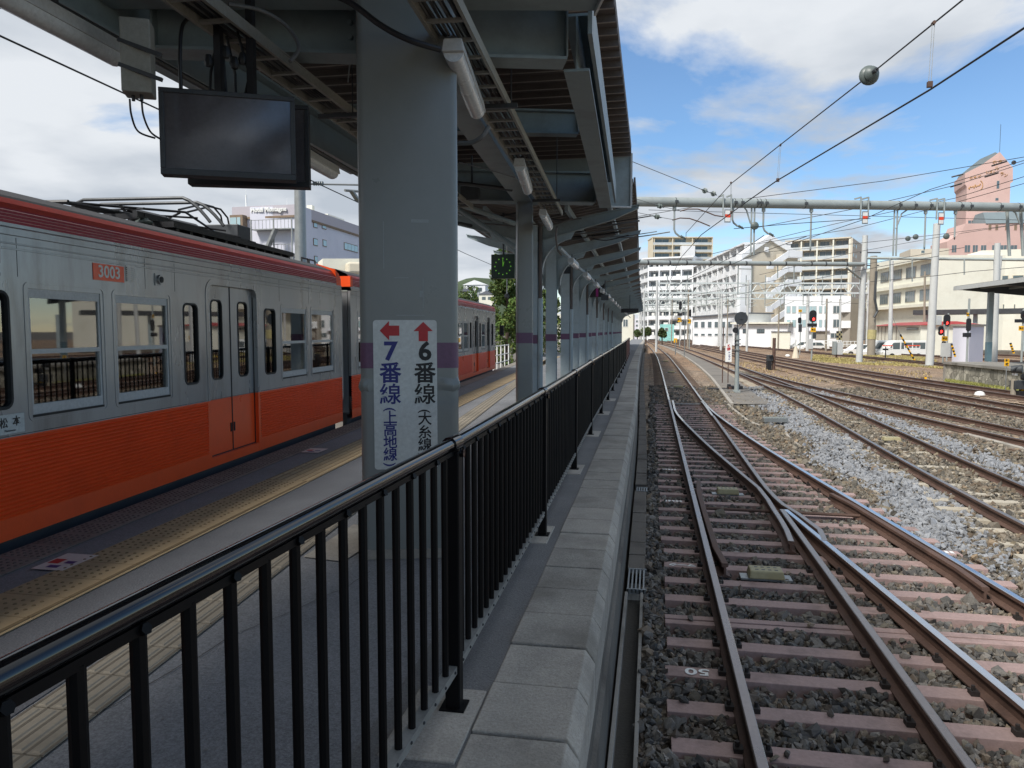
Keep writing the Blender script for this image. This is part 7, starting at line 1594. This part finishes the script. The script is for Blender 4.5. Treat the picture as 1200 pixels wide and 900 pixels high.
# stop sign board on two rusty rods
b = at(853, 449, -.15); t = thing('notice_board', 'narrow white board with red and blue characters on a thin rusty post', 'sign', b); z0 = up(853, 424, b).z; z1 = up(853, 402.5, b).z; mb = MB(); mb.tube([b, (b.x, b.y, z1)], .022, 6); mb.build('post', 'rail_side', t); hw_ = .15; mb = MB(); mb.box(b.x - hw_, b.x + hw_, b.y - .04, b.y - .025, z0, z1); mb.build('board', 'white', t)
H_ = z1 - z0
for ch, fz, m, s_, ox in (('K', .87, 'red', .17, 0), ('停', .68, 'red', .18, 0), ('ワ', .48, 'navy', .10, .04), ('ン', .37, 'navy', .10, .04), ('マ', .26, 'navy', .10, .04), ('ン', .15, 'navy', .10, .04)): text('lettering', ch, s_, m, (b.x + ox, b.y - .043, z0 + H_*fz), (1, 0, 0), (0, 0, 1), t, bold=.006, depth=.001)
b = at(846.5, 449, -.15); mb = MB(); zt_2 = up(846.5, 383, b).z; mb.tube([b, (b.x, b.y, zt_2)], .026, 6); tag(mb.build('marker_post', 'rail_side', origin=b), 'tall thin rusty post left of the narrow white board', 'post')
# switch machine
b = at(861, 459); t = thing('switch_machine', 'black point machine lying beside the switch blades', 'switch machine', b); d_ = Vector((cos(YAW), sin(YAW), 0))
mb = MB(); mb.obox((b.x - .3, b.y), (1, .02), .85, .10, -.22, -.10); mb.obox((b.x + .95, b.y + .1), (1, .02), .35, .10, -.22, -.12); mb.build('long_ties', 'black_metal', t, bevel=.02)
mb = MB(); mb.obox((b.x, b.y - .02), (1, .02), .32, .19, -.2, .02); mb.obox((b.x + .1, b.y), (1, .02), .12, .12, .02, .09); mb.obox((b.x - .25, b.y), (1, .02), .08, .08, .02, .08); mb.build('case', 'black_metal', t, bevel=.03); mb = MB(); mb.obox((b.x - .22, b.y - .21), (1, .02), .06, .02, -.16, -.02); mb.build('rusty_plate', 'rail_side', t)
# trackside box, hose, white ball
b = at(908, 500); t = thing('trackside_box', 'light grey louvred box on feet lying on the ballast', 'trackside box', b); ax2 = Vector((.985, .17, 0)); mb = MB(); mb.obox((b.x, b.y), ax2, .33, .10, -.12, .0); mb.build('case', 'steel', t, bevel=.01); mb = MB()
for k in range(8): q_ = b + ax2*(-.28 + .08*k); mb.obox((q_.x, q_.y), ax2, .015, .105, .0, .02)
mb.build('ribs', 'galv', t); mb = MB()
for s in (-.26, .26): q_ = b + ax2*s; mb.obox((q_.x, q_.y), ax2, .04, .08, -.24, -.12)
mb.build('feet', 'steel', t)
def dome(px, py, r, lab): b = at(px, py, -.2); mb = MB(); mb.lathe((b.x, b.y, -.22), [(r*.8, 0), (r, r*.3), (r*.85, r*.75), (r*.5, r), (.01, r*1.08)], 14); tag(mb.build('marker_dome', 'white', smooth=True, origin=b), lab, 'marker', 'white marker domes on the ballast')
dome(914, 494, .13, 'white dome behind the grey louvred box'); dome(1148, 464, .20, 'white dome by the dwarf signal at the right'); dome(1006, 417, .22, 'white dome in the dry grass'); dome(923, 418, .25, 'white dome beside the pale cone post')
def hose(name, lab, pts, r, m): P = [at(x, y, -.185) for x, y in pts]; mb = MB(); mb.tube(P, r, 7); tag(mb.build(name, m, smooth=True, origin=P[0]), lab, 'hose')
hose('cable_duct', 'pale flat cable duct from the switch machine to the louvred box', [(850, 471), (857, 478), (866, 485), (876, 493), (886, 498), (896, 500)], .045, 'coping_b'); hose('cable_duct', 'pale hose leading from the louvred box over the ballast', [(918, 504), (924, 512), (932, 519), (940, 525), (951, 526)], .035, 'coping_b')
b0, b1_ = G(1131, 511, -.2), G(1215, 533, -.2); mb = MB(); mb.beam(b0, b1_, .14, .16); tag(mb.build('cable_trough', 'coping_b', origin=b0, bevel=.01), 'short grey cable trough between the second and third tracks', 'trough')
mb = MB(); b0, b1_ = G(1090, 505, -.23), G(1140, 522, -.23); mb.beam(b0, b1_, .3, .04); tag(mb.build('ballast_board', 'sleeper_w', origin=b0), 'flat brown board lying beside the second track', 'board')
# dwarf signal posts
def post_box(lab, px, py, ptop, boxes, r=.05, m='steel', name='dwarf_signal', cat='signal', d=None, zb=-.25, base=None, grp=None):
    b = at(px, py, zb) if d is None else D(px, py, d); 
    if d is not None: b.z = zb
    t = thing(name, lab, cat, b, grp); 
    if ptop: tp = up(ptop[0], ptop[1], b); mb = MB(); mb.tube([b, (b.x, b.y, tp.z)], r, 8); mb.build('post', m, t, smooth=True)
    for (x0, x1, y0, y1, dep, mm, nm) in boxes: a_ = up(x0, y1, b); c_ = up(x1, y0, b); mb = MB(); cx, cy = (a_.x+c_.x)/2, (a_.y+c_.y)/2; mb.obox((cx, cy), (cos(YAW), sin(YAW)), abs((c_ - a_).dot(RT))/2, dep/2, a_.z, c_.z); mb.build(nm, mm, t, bevel=.012)
    return t, b
def lamp3(t, b, px, py, r, m, depth=.12, hood=True):
    c_ = up(px, py, b); n_ = Vector((sin(YAW), -cos(YAW), 0)); c_ = c_ + n_*depth; mb = MB(); mb.tube([c_, c_ + n_*.015], r, 14); mb.build('lamp', m, t)
    if hood: 
        mb = MB(); k = len(mb.v); rr = r*1.25; pts0 = [c_ + RT*rr*cos(a*pi/10) + Vector((0, 0, rr*sin(a*pi/10))) for a in range(-2, 13)]
        for i in range(len(pts0) - 1): mb.quad(pts0[i], pts0[i+1], pts0[i+1] + n_*r*1.6, pts0[i] + n_*r*1.6)
        mb.build('hood', 'black_metal', t)
t, b = post_box('old dwarf signal and rusty post in the centre of the yard', 906.5, 434, (906.5, 396), [(899, 905, 416, 423, .4, 'dark_metal', 'head'), (898.5, 903.5, 423, 433, .35, 'black_metal', 'case'), (893, 920, 434, 437, .5, 'conc_d', 'base')], .11, 'rail_side')
lamp3(t, b, 902, 418, .09, 'dark_metal', .25)
# main colour light signals
def signal(lab, px, py, d, ptop, head, lampc, plate=None, extra=(), r=.07):
    t, b = post_box(lab, px, py, ptop, [], r, 'galv', 'railway_signal', 'signal', d, -.5, grp='signals of the yard'); x0, x1, y0, y1 = head; a_ = up(x0, y1, b); c_ = up(x1, y0, b); n_ = Vector((sin(YAW), -cos(YAW), 0)); cc_ = Vector(((a_.x+c_.x)/2, (a_.y+c_.y)/2, (a_.z+c_.z)/2)); hw_ = abs((c_ - a_).dot(RT))/2; hh_ = (c_.z - a_.z)/2
    mb = MB(); mb.prism(rrect(hw_, hh_, min(hw_*.95, hh_*.95), 6), .02, .14, cc_, RT, (0, 0, 1), n_); mb.build('head', 'black_metal', t); 
    for (lx, ly, lr) in lampc: lamp3(t, b, lx, ly, lr, 'led_red', .15)
    if plate: x0, x1, y0, y1 = plate; a_ = up(x0, y1, b); c_ = up(x1, y0, b); mb = MB(); mb.prism([(-abs((c_-a_).dot(RT))/2, -(c_.z-a_.z)/2), (abs((c_-a_).dot(RT))/2, -(c_.z-a_.z)/2), (abs((c_-a_).dot(RT))/2, (c_.z-a_.z)/2), (-abs((c_-a_).dot(RT))/2, (c_.z-a_.z)/2)], .05, .07, (a_ + c_)/2, RT, (0, 0, 1), n_); pp = mb.build('plate', 'yellow', t); text('lettering', '停止', (c_.z - a_.z)*.55, 'blackp', (a_ + c_)/2 + n_*.075, RT, (0, 0, 1), pp, bold=.008)
    for (x0, x1, y0, y1, mm, nm) in extra: a_ = up(x0, y1, b); c_ = up(x1, y0, b); mb = MB(); mb.obox(((a_.x+c_.x)/2, (a_.y+c_.y)/2), (cos(YAW), sin(YAW)), abs((c_-a_).dot(RT))/2, .12, a_.z, c_.z); mb.build(nm, mm, t, bevel=.02)
    return t
signal('lit red signal with a yellow plate beside the old mast, before the white office', 951, 417, 68, (951, 364), (948, 956.5, 363.5, 377.5), [(952.5, 374, .13)], (949.5, 956, 384, 389), [(946.5, 957, 379, 383, 'black_metal', 'bracket'), (947, 952.5, 397, 409, 'lampw', 'cabinet'), (952, 956, 389.5, 397, 'dark_metal', 'indicator')])
signal('small unlit signal left of the lit red one', 937.5, 404, 84, (937.5, 363), (934.8, 938.8, 372, 379), [], (935.5, 939.5, 362.8, 365.8), [(936, 939.5, 380, 389, 'dark_metal', 'indicator')], .05)
signal('lower lit red signal with yellow plate right of the thick mast', 1105, 420, 62, (1105, 380), (1099, 1105, 382, 393), [(1101.5, 388.5, .13)], (1103, 1110, 394, 399.5), [(1104, 1108, 400, 412, 'dark_metal', 'indicator'), (1097, 1103, 370, 381, 'lampw', 'bracket')])
signal('upper lit red signal right behind the lower one', 1109.5, 416, 66, (1109.5, 367), (1105, 1113, 368.5, 382), [(1108.5, 378.5, .13)], None, [])
signal('signal with unlit lamps under a small yellow tag at the stone platform', 1133, 420, 50, (1133.5, 350), (1131.5, 1137, 373, 388), [], (1132, 1135, 366.5, 370.5), [(1129, 1137, 390, 395, 'black_metal', 'indicator')])
signal('signal at the right picture edge behind the shelter post', 1197, 420, 52, (1197, 362), (1195.5, 1202, 364, 374), [(1200.5, 369.5, .12)], (1193, 1199, 382, 387.5), [(1190, 1201, 374, 378, 'black_metal', 'bracket')])
signal('far dark signal with two yellow plates before the white flats', 796.5, 404, 120, (797, 352), (795.5, 799, 353, 363), [], (794, 798.5, 372.5, 377.5), [(794, 799, 367, 370, 'black_metal', 'indicator')], .08)
signal('far thin signal post with yellow tags right of the two plated one', 808, 392, 100, (808.5, 360), (807, 810, 363, 371), [], (806, 809.5, 374, 379), [], .06)
post_box('small yellow plate on a short post beside the far track', 791.5, 416, (791.5, 398), [(789.5, 793.5, 396.5, 401.5, .05, 'yellow', 'plate')], .06, name='track_marker', cat='marker', grp='track markers')
post_box('slim grey post standing on the service path', 802, 418, (802, 362), [], .05, 'steel', name='marker_post', cat='post', zb=-.13)
# cabinets
for px, py, boxes, lab in ((1036, 418, [(1028, 1035.5, 401, 415.5, .5, 'galv', 'case'), (1034, 1041.5, 402, 415, .35, 'lampw', 'door'), (1036.5, 1038, 415, 421, .2, 'rail_side', 'leg')], 'none'),):
    pass
post_box('grey cabinet with white door on a rusty leg, in the dry grass', 981, 420, None, [(976, 979.5, 400, 415.5, .5, 'galv', 'side_case'), (980.2, 987, 401, 415.5, .4, 'lampw', 'case'), (979.5, 981, 415, 422, .2, 'rail_side', 'leg'), (981, 993, 419, 423, .6, 'conc_d', 'footing')], name='cabinet', cat='cabinet')
post_box('tall white cabinet in front of the vans', 1053, 413, None, [(1046.5, 1059.5, 394, 412, .8, 'lampw', 'case'), (1047, 1059, 392.6, 393.9, .7, 'white', 'cap'), (1049, 1050, 412, 414, .2, 'white', 'leg'), (1053, 1054, 412, 414, .2, 'white', 'leg')], name='cabinet', cat='cabinet')
post_box('pale blue grey cabinet left of the tall white one', 1030, 411, None, [(1028.5, 1033, 393, 410, .7, 'galv', 'case')], name='cabinet', cat='cabinet')
tc_, b = post_box('pale cone shaped post left of the red signal', 932, 420, (932, 398), [], .05, 'pole_c', name='cone_post', cat='post')
mb = MB(); mb.tube([(b.x, b.y - .1, -.3), (b.x, b.y - .1, .9)], [.36, .12], 10); mb.build('cone_base', 'beige', tc_, smooth=True)
post_box('buffer post with black crosspiece before the cabinets', 1037.5, 421, (1037.5, 406), [(1034.5, 1041, 408.5, 410.5, .1, 'black_metal', 'crosspiece')], .05, 'black_metal', name='marker_post', cat='post')
for k, (x0, y0, x1, y1) in enumerate(((1055, 392, 1075, 428), (1115, 403, 1119.5, 418), (1184, 402, 1188, 414))):
    d_ = (64, 54, 50)[k]; a_, c_ = D(x0, y0, d_), D(x1, y1, d_); t = thing('striped_guy_guard', ['long slanting yellow and black guy wire guard in mid yard', 'short striped guard by the grey hut', 'short striped guard right of the shelter post'][k], 'guard', c_, 'striped guards'); n_ = (14, 8, 8)[k]
    for i in range(n_): mb = MB(); mb.tube([a_.lerp(c_, i/n_), a_.lerp(c_, (i+1)/n_)], .07, 7); mb.build('stripe', 'yellow' if i % 2 else 'black_metal', t)
    if k == 0: mb = MB(); mb.tube([D(1046, 372, d_), a_], .02, 5); mb.build('wire', 'steel', t)
b = D(983.5, 400, 84); t = thing('striped_barrel', 'yellow and black checkered block before the white building', 'barrier', (b.x, b.y, -.5)); 
for i in range(3):
    for j in range(4): a_ = D(980.5 + i*2, 388 + j*2.6, 84); c_ = D(982.5 + i*2, 390.6 + j*2.6, 84); mb = MB(); mb.obox(((a_.x+c_.x)/2, (a_.y+c_.y)/2), (cos(YAW), sin(YAW)), .1, .1, c_.z, a_.z); mb.build('checker', 'ats' if (i+j) % 2 else 'black_metal', t)
mb = MB(); mb.tube([(b.x, b.y, -.5), (b.x, b.y, 1.0)], .08, 6); mb.build('post', 'dark_metal', t)
# white railings before the cars
for k, (x0, x1, y0, y1, d_) in enumerate(((966, 986, 399, 405.5, 86), (988, 1006, 400, 407, 84), (1034, 1046, 405, 411.5, 78), (1060, 1078, 405, 411.5, 76))):
    t = thing('white_railing', ['white railing left of the parked white car', 'white railing in front of the parked white car', 'red and white barrier left of the tall cabinet', 'red and white barrier right of the tall cabinet'][k], 'railing', D((x0+x1)/2, y1, d_), 'railings before the vehicles')
    for z_ in (y0, (y0+y1)/2): mb = MB(); mb.beam(D(x0, z_, d_), D(x1, z_, d_), .06, .06 if k < 2 else .10); mb.build('bar', 'white' if k < 2 or z_ != y0 else 'orange_rd', t)
    for i in range(5): mb = MB(); mb.beam(D(x0 + (x1-x0)*i/4, y0, d_), D(x0 + (x1-x0)*i/4, y1, d_), .06, .06, up=(0, 1, 0)); mb.build('post', 'white', t)
# yellow tag stakes and the black signal group at the right edge
b = at(1178, 462); t = thing('track_marker', 'yellow tag with black characters on a thin grey stake, before the stone platform', 'marker', b); zt_3, zb_3 = up(1178, 420.5, b).z, up(1178, 429, b).z; mb = MB(); mb.tube([b, (b.x, b.y, zb_3)], .022, 6); mb.build('stake', 'steel', t); mb = MB(); mb.box(b.x - .09, b.x + .09, b.y - .02, b.y, zb_3, zt_3); mb.build('tag', 'yellow', t)
for i, ch in enumerate('転遮'): text('lettering', ch, .13, 'blackp', (b.x, b.y - .022, zt_3 - .08 - .15*i), (1, 0, 0), (0, 0, 1), t, bold=.003)
t, b = post_box('black dwarf signal group with yellow plate at the right picture edge', 1187, 467, (1186.5, 444), [(1189, 1215, 458, 470, .5, 'black_metal', 'base_case'), (1187.5, 1191, 436, 440, .2, 'white', 'white_panel'), (1186, 1200, 446, 456, .35, 'dark_metal', 'head'), (1195, 1204, 452, 458, .1, 'yellow', 'plate')], .10, 'pole_d')
lamp3(t, b, 1189, 434, .12, 'black_metal', .05); lamp3(t, b, 1196, 442, .12, 'black_metal', .2); 
mb = MB(); c_ = up(1190, 433, b); mb.tube([c_ + Vector((-.15, 0, 0)), c_ + Vector((.16, -.2, .03))], [.14, .17], 12); mb.build('lens_hood', 'dark_metal', t, smooth=True)
b = at(1083, 448); mb = MB(); mb.box(b.x - .14, b.x, b.y, b.y + .1, -.3, .0); mb.m = 1; mb.box(b.x + .01, b.x + .12, b.y, b.y + .1, -.3, .02); tag(mb.build('small_marker', ['rail_side', 'yellow'], origin=b), 'small rusty and yellow marker block between two rusty tracks', 'marker')

# ================================================================== STONE PLATFORM WITH SHELTER
def stonewall():
    m, nt, b, o = new_mat('rubble_stone'); L = nt.links.new; t = N(nt, 'ShaderNodeTexCoord'); v = N(nt, 'ShaderNodeTexVoronoi', Scale=2.6, Randomness=.8); L(t.outputs['Object'], v.inputs['Vector']); v2 = N(nt, 'ShaderNodeTexVoronoi', Scale=2.6, Randomness=.8, _feature='DISTANCE_TO_EDGE'); L(t.outputs['Object'], v2.inputs['Vector'])
    sp = N(nt, 'ShaderNodeSeparateColor'); L(v.outputs['Color'], sp.inputs[0]); r = N(nt, 'ShaderNodeValToRGB'); L(sp.outputs[0], r.inputs[0]); r.color_ramp.elements[0].color = (*lin(126, 122, 110), 1); r.color_ramp.elements[1].color = (*lin(192, 186, 170), 1)
    n = N(nt, 'ShaderNodeTexNoise', Scale=7.0, Detail=7.0); L(t.outputs['Object'], n.inputs['Vector']); q_ = N(nt, 'ShaderNodeMapRange'); L(n.outputs[0], q_.inputs[0]); q_.inputs[1].default_value = .3; q_.inputs[2].default_value = .7; q_.inputs[3].default_value = .65; q_.inputs[4].default_value = 1.2; e_ = N(nt, 'ShaderNodeMapRange'); L(v2.outputs[0], e_.inputs[0]); e_.inputs[2].default_value = .06; e_.inputs[3].default_value = .5; e_.inputs[4].default_value = 1
    mu = N(nt, 'ShaderNodeMath', _operation='MULTIPLY'); L(q_.outputs[0], mu.inputs[0]); L(e_.outputs[0], mu.inputs[1]); s = N(nt, 'ShaderNodeVectorMath', _operation='SCALE'); L(r.outputs[0], s.inputs[0]); L(mu.outputs[0], s.inputs['Scale']); L(s.outputs[0], b.inputs['Base Color']); b.inputs['Roughness'].default_value = .9
    bu = N(nt, 'ShaderNodeBump', Strength=.8, Distance=.05); L(e_.outputs[0], bu.inputs['Height']); L(bu.outputs[0], b.inputs['Normal']); return m
M['rubble'] = stonewall()
sp0 = G(1110, 447, -.3); sp1 = G(1206, 460, -.3); 
fS = Face(1110, 37.5, 1300, 30.0)
zt = .55
b = G(1110, 447, -.3); dS = b.x*-sin(YAW) + b.y*cos(YAW); b2_ = G(1206, 462, -.3); dS2 = b2_.x*-sin(YAW) + b2_.y*cos(YAW); fS = Face(1110, dS, 1206, dS2); ztS = fS.uv(1110, 424)[1]
t = thing('stone_platform', 'old rubble stone platform with concrete top at the right', 'platform', fS.P(3, -.5)); mb = MB(); fS.rect(mb, 0, 22, -.6, ztS - .12, -9, 0); mb.build('wall', 'rubble', t); mb = MB(); fS.rect(mb, -.1, 22, ztS - .12, ztS, -9, .12); mb.build('top', 'conc', t); mb = MB(); fS.rect(mb, -.16, .10, -.6, ztS - .13, -.2, .06); mb.build('corner_post', 'conc', t)
# shelter
def onS(px, o): u = fS.uv(px, 424)[0]; return u
sh = thing('platform_shelter', 'open platform shelter with a slanting roof on blue grey posts at the right edge', 'shelter', fS.P(5, ztS))
def S_at(px, py, o):  # intersect sight line with the plane o metres behind the platform face
    r = ray(px, py); o_ = Vector((0, 0, CZ)); q0 = fS.A - fS.n*o; tt = (q0 - o_).dot(fS.n)/r.dot(fS.n); return o_ + r*tt
near0, near1 = S_at(1126, 337, 1.2), S_at(1206, 328, 1.2)
zr = near0.z; u_a = (near0 - fS.A).dot(fS.d); 
def SP(u, o, z): q_ = fS.A + fS.d*u - fS.n*o; return (q_.x, q_.y, z)
zr2 = S_at(1200, 328.5, 1.2).z
mb = MB(); mb.hexa([SP(u_a, .9, zr), SP(u_a + 14, .9, zr + .0), SP(u_a + 14, 6.5, zr - .1), SP(u_a, 6.5, zr - .1), SP(u_a, .9, zr + .08), SP(u_a + 14, .9, zr + .08), SP(u_a + 14, 6.5, zr - .02), SP(u_a, 6.5, zr - .02)]); mb.build('roof', 'deck', sh)
mb = MB(); mb.hexa([SP(u_a - .05, .84, zr - .16), SP(u_a + 14, .84, zr - .16), SP(u_a + 14, .9, zr - .16), SP(u_a - .05, .9, zr - .16), SP(u_a - .05, .84, zr + .06), SP(u_a + 14, .84, zr + .06), SP(u_a + 14, .9, zr + .06), SP(u_a - .05, .9, zr + .06)]); mb.hexa([SP(u_a - .05, .9, zr - .14), SP(u_a, .9, zr - .14), SP(u_a, 6.5, zr - .24), SP(u_a - .05, 6.5, zr - .24), SP(u_a - .05, .9, zr + .06), SP(u_a, .9, zr + .06), SP(u_a, 6.5, zr - .04), SP(u_a - .05, 6.5, zr - .04)]); mb.build('fascia', 'lampw', sh)
for uu in (u_a + .9, u_a + 5.5):
    mb = MB(); mb.hexa([SP(uu, .95, zr - .2), SP(uu + .12, .95, zr - .2), SP(uu + .12, 6.4, zr - .75), SP(uu, 6.4, zr - .75), SP(uu, .95, zr), SP(uu + .12, .95, zr), SP(uu + .12, 6.4, zr - .1), SP(uu, 6.4, zr - .1)]); mb.build('rafter', 'dark_metal', sh)
    for o_ in (2.2, 5.4): mb = MB(); mb.hexa([SP(uu - .06, o_, ztS), SP(uu + .18, o_, ztS), SP(uu + .18, o_ + .24, ztS), SP(uu - .06, o_ + .24, ztS), SP(uu - .06, o_, zr - .3), SP(uu + .18, o_, zr - .3), SP(uu + .18, o_ + .24, zr - .3), SP(uu - .06, o_ + .24, zr - .3)]); po = mb.build('post', 'col_old', sh); mb = MB(); mb.hexa([SP(uu - .065, o_ - .005, ztS), SP(uu + .185, o_ - .005, ztS), SP(uu + .185, o_ + .245, ztS), SP(uu - .065, o_ + .245, ztS), SP(uu - .065, o_ - .005, ztS + 1.05), SP(uu + .185, o_ - .005, ztS + 1.05), SP(uu + .185, o_ + .245, ztS + 1.05), SP(uu - .065, o_ + .245, ztS + 1.05)]); mb.build('painted_foot', mat('teal_grey_paint', lin(96, 122, 132), .5) if 'tealp' not in M else M['tealp'], po)
for o_ in (1.8, 3.2, 4.6, 5.8): mb = MB(); mb.beam(SP(u_a + .1, o_, zr - .06 - .02*o_), SP(u_a + 14, o_, zr - .06 - .02*o_), .08, .08); mb.build('purlin', 'galv', sh)
t = thing('platform_railing', 'grey pipe railing on the stone platform under the shelter', 'railing', SP(3, 6.8, ztS))
for z_ in (.45, 1.0): mb = MB(); mb.tube([SP(.8, 6.8, ztS + z_), SP(15, 6.8, ztS + z_)], .03, 6); mb.build('rail', 'galv', t)
for i in range(8): mb = MB(); mb.tube([SP(.8 + i*2, 6.8, ztS), SP(.8 + i*2, 6.8, ztS + 1.0)], .03, 6); mb.build('post', 'galv', t)
# roof of the farther platform
fP = Face(1064, 92, 1300, 78); t = thing('far_canopy', 'long flat grey canopy of the farther platform before the cream wall', 'canopy', fP.P(5, 3)); za, zb3 = fP.uv(1070, 363.5)[1], fP.uv(1070, 369)[1]; mb = MB(); u0 = fP.uv(1069, 388)[0]; fP.rect(mb, u0, fP.W, zb3, za, -4, 0); mb.build('roof', 'dark_metal', t)
for k in range(7): mb = MB(); fP.rect(mb, u0 + 1.2 + k*5, u0 + 1.6 + k*5, -.6, zb3, -1.4, -1.0); mb.build('post', 'col_old', t)
mb = MB(); fP.rect(mb, u0 - 2, fP.W, -.6, .15, -5, 1.2); t = tag(mb.build('far_platform', 'conc_d', origin=fP.P(0, 0)), 'low dark platform under the farther grey canopy', 'platform')
fH = Face(1116, 60, 1137, 59); t = building('hut', 'light grey equipment hut with a door beside the stone platform', fH, quadpts(fH, 1117, 1136.5, 381.5, 381.5), 3, 'mauve'); mb = MB(); a = fH.uv(1116.5, 380); b_ = fH.uv(1137, 380); fH.rect(mb, a[0] - .1, b_[0] + .1, a[1] - .15, a[1], -3.1, .15); mb.build('roof', 'greyw', t); mb = MB(); fH.pr(mb, 1104, 1115, 402, 418, -.2, .3); mb.build('side_cabinet', 'lampw', t)

# dry grass strips
def grass(name, lab, quad_px, n, h, col):
    P = [at(x, y, -.22) for x, y in quad_px]; s, t_ = rng.random(n), rng.random(n); A_ = np.array([p[:] for p in P]); q_ = (A_[0]*((1-s)*(1-t_))[:, None] + A_[1]*(s*(1-t_))[:, None] + A_[2]*(s*t_)[:, None] + A_[3]*((1-s)*t_)[:, None]); keep = (np.sin(q_[:, 0]*1.3) + np.sin(q_[:, 1]*.6 + 1) + rng.normal(0, .7, n)) > -.5; q_ = q_[keep]; n = len(q_)
    a = rng.uniform(0, pi, n); w = rng.uniform(.02, .05, n); hh = h*rng.uniform(.4, 1.2, n); dx_ = np.stack([np.cos(a)*w, np.sin(a)*w, 0*a], 1); tip = q_ + np.stack([rng.normal(0, .06, n), rng.normal(0, .06, n), hh], 1); V = np.stack([q_ - dx_, q_ + dx_, tip], 1).reshape(-1, 3); F = np.arange(3*n).reshape(-1, 3)
    me = bpy.data.meshes.new(name); me.from_pydata(V.tolist(), [], F.tolist()); c = np.array(col)[None]*rng.uniform(.6, 1.3, (n, 1)); at_ = me.color_attributes.new('leaf_col', 'FLOAT_COLOR', 'POINT'); at_.data.foreach_set('color', np.repeat(np.concatenate([c, np.ones((n, 1))], 1), 3, 0).reshape(-1).astype(np.float32)); me.materials.append(M['leaf']); o = bpy.data.objects.new(name, me); COL.objects.link(o); tag(o, lab, 'grass', kind='stuff')
grass('grass', 'dry yellow green grass strip between the tracks', [(950, 424), (1115, 433), (1085, 416), (955, 414)], 26000, .13, lin(172, 160, 104))
grass('grass', 'rusty dry weeds along the far edge of the yard', [(800, 398), (960, 402), (950, 398), (800, 395)], 16000, .5, lin(150, 124, 80))
grass('grass', 'thin weeds at the foot of the stone platform', [(1108, 450), (1200, 462), (1200, 458), (1108, 446)], 5000, .14, lin(150, 150, 84))
grass('grass', 'sparse dry weeds between the fourth and sixth tracks', [(860, 440), (1100, 470), (1090, 436), (870, 420)], 5000, .10, lin(168, 148, 104))
# shrubs and far trees at the bend
for px, py, d, r_, lab in ((757, 389, 150, 1.2, 'green shrub at the bend beside the small far building'), (776, 390, 140, 1.0, 'green shrub left of the turquoise shed'), (747, 390, 160, 1.0, 'small shrub at the end of the platform')):
    b = D(px, py, d); foliage('shrub', lab, 'shrub', [(b.x + random.uniform(-1, 1)*r_*.5, b.y, b.z + random.uniform(-.5, .5)*r_, r_*.5, r_*.5, r_*.45) for _ in range(8)], 1500, .22, (.08, .115, .04), (b.x, b.y, -.6), ([(b.x, b.y, -.6), (b.x, b.y, b.z)], [.15, .08]), group='shrubs at the bend')
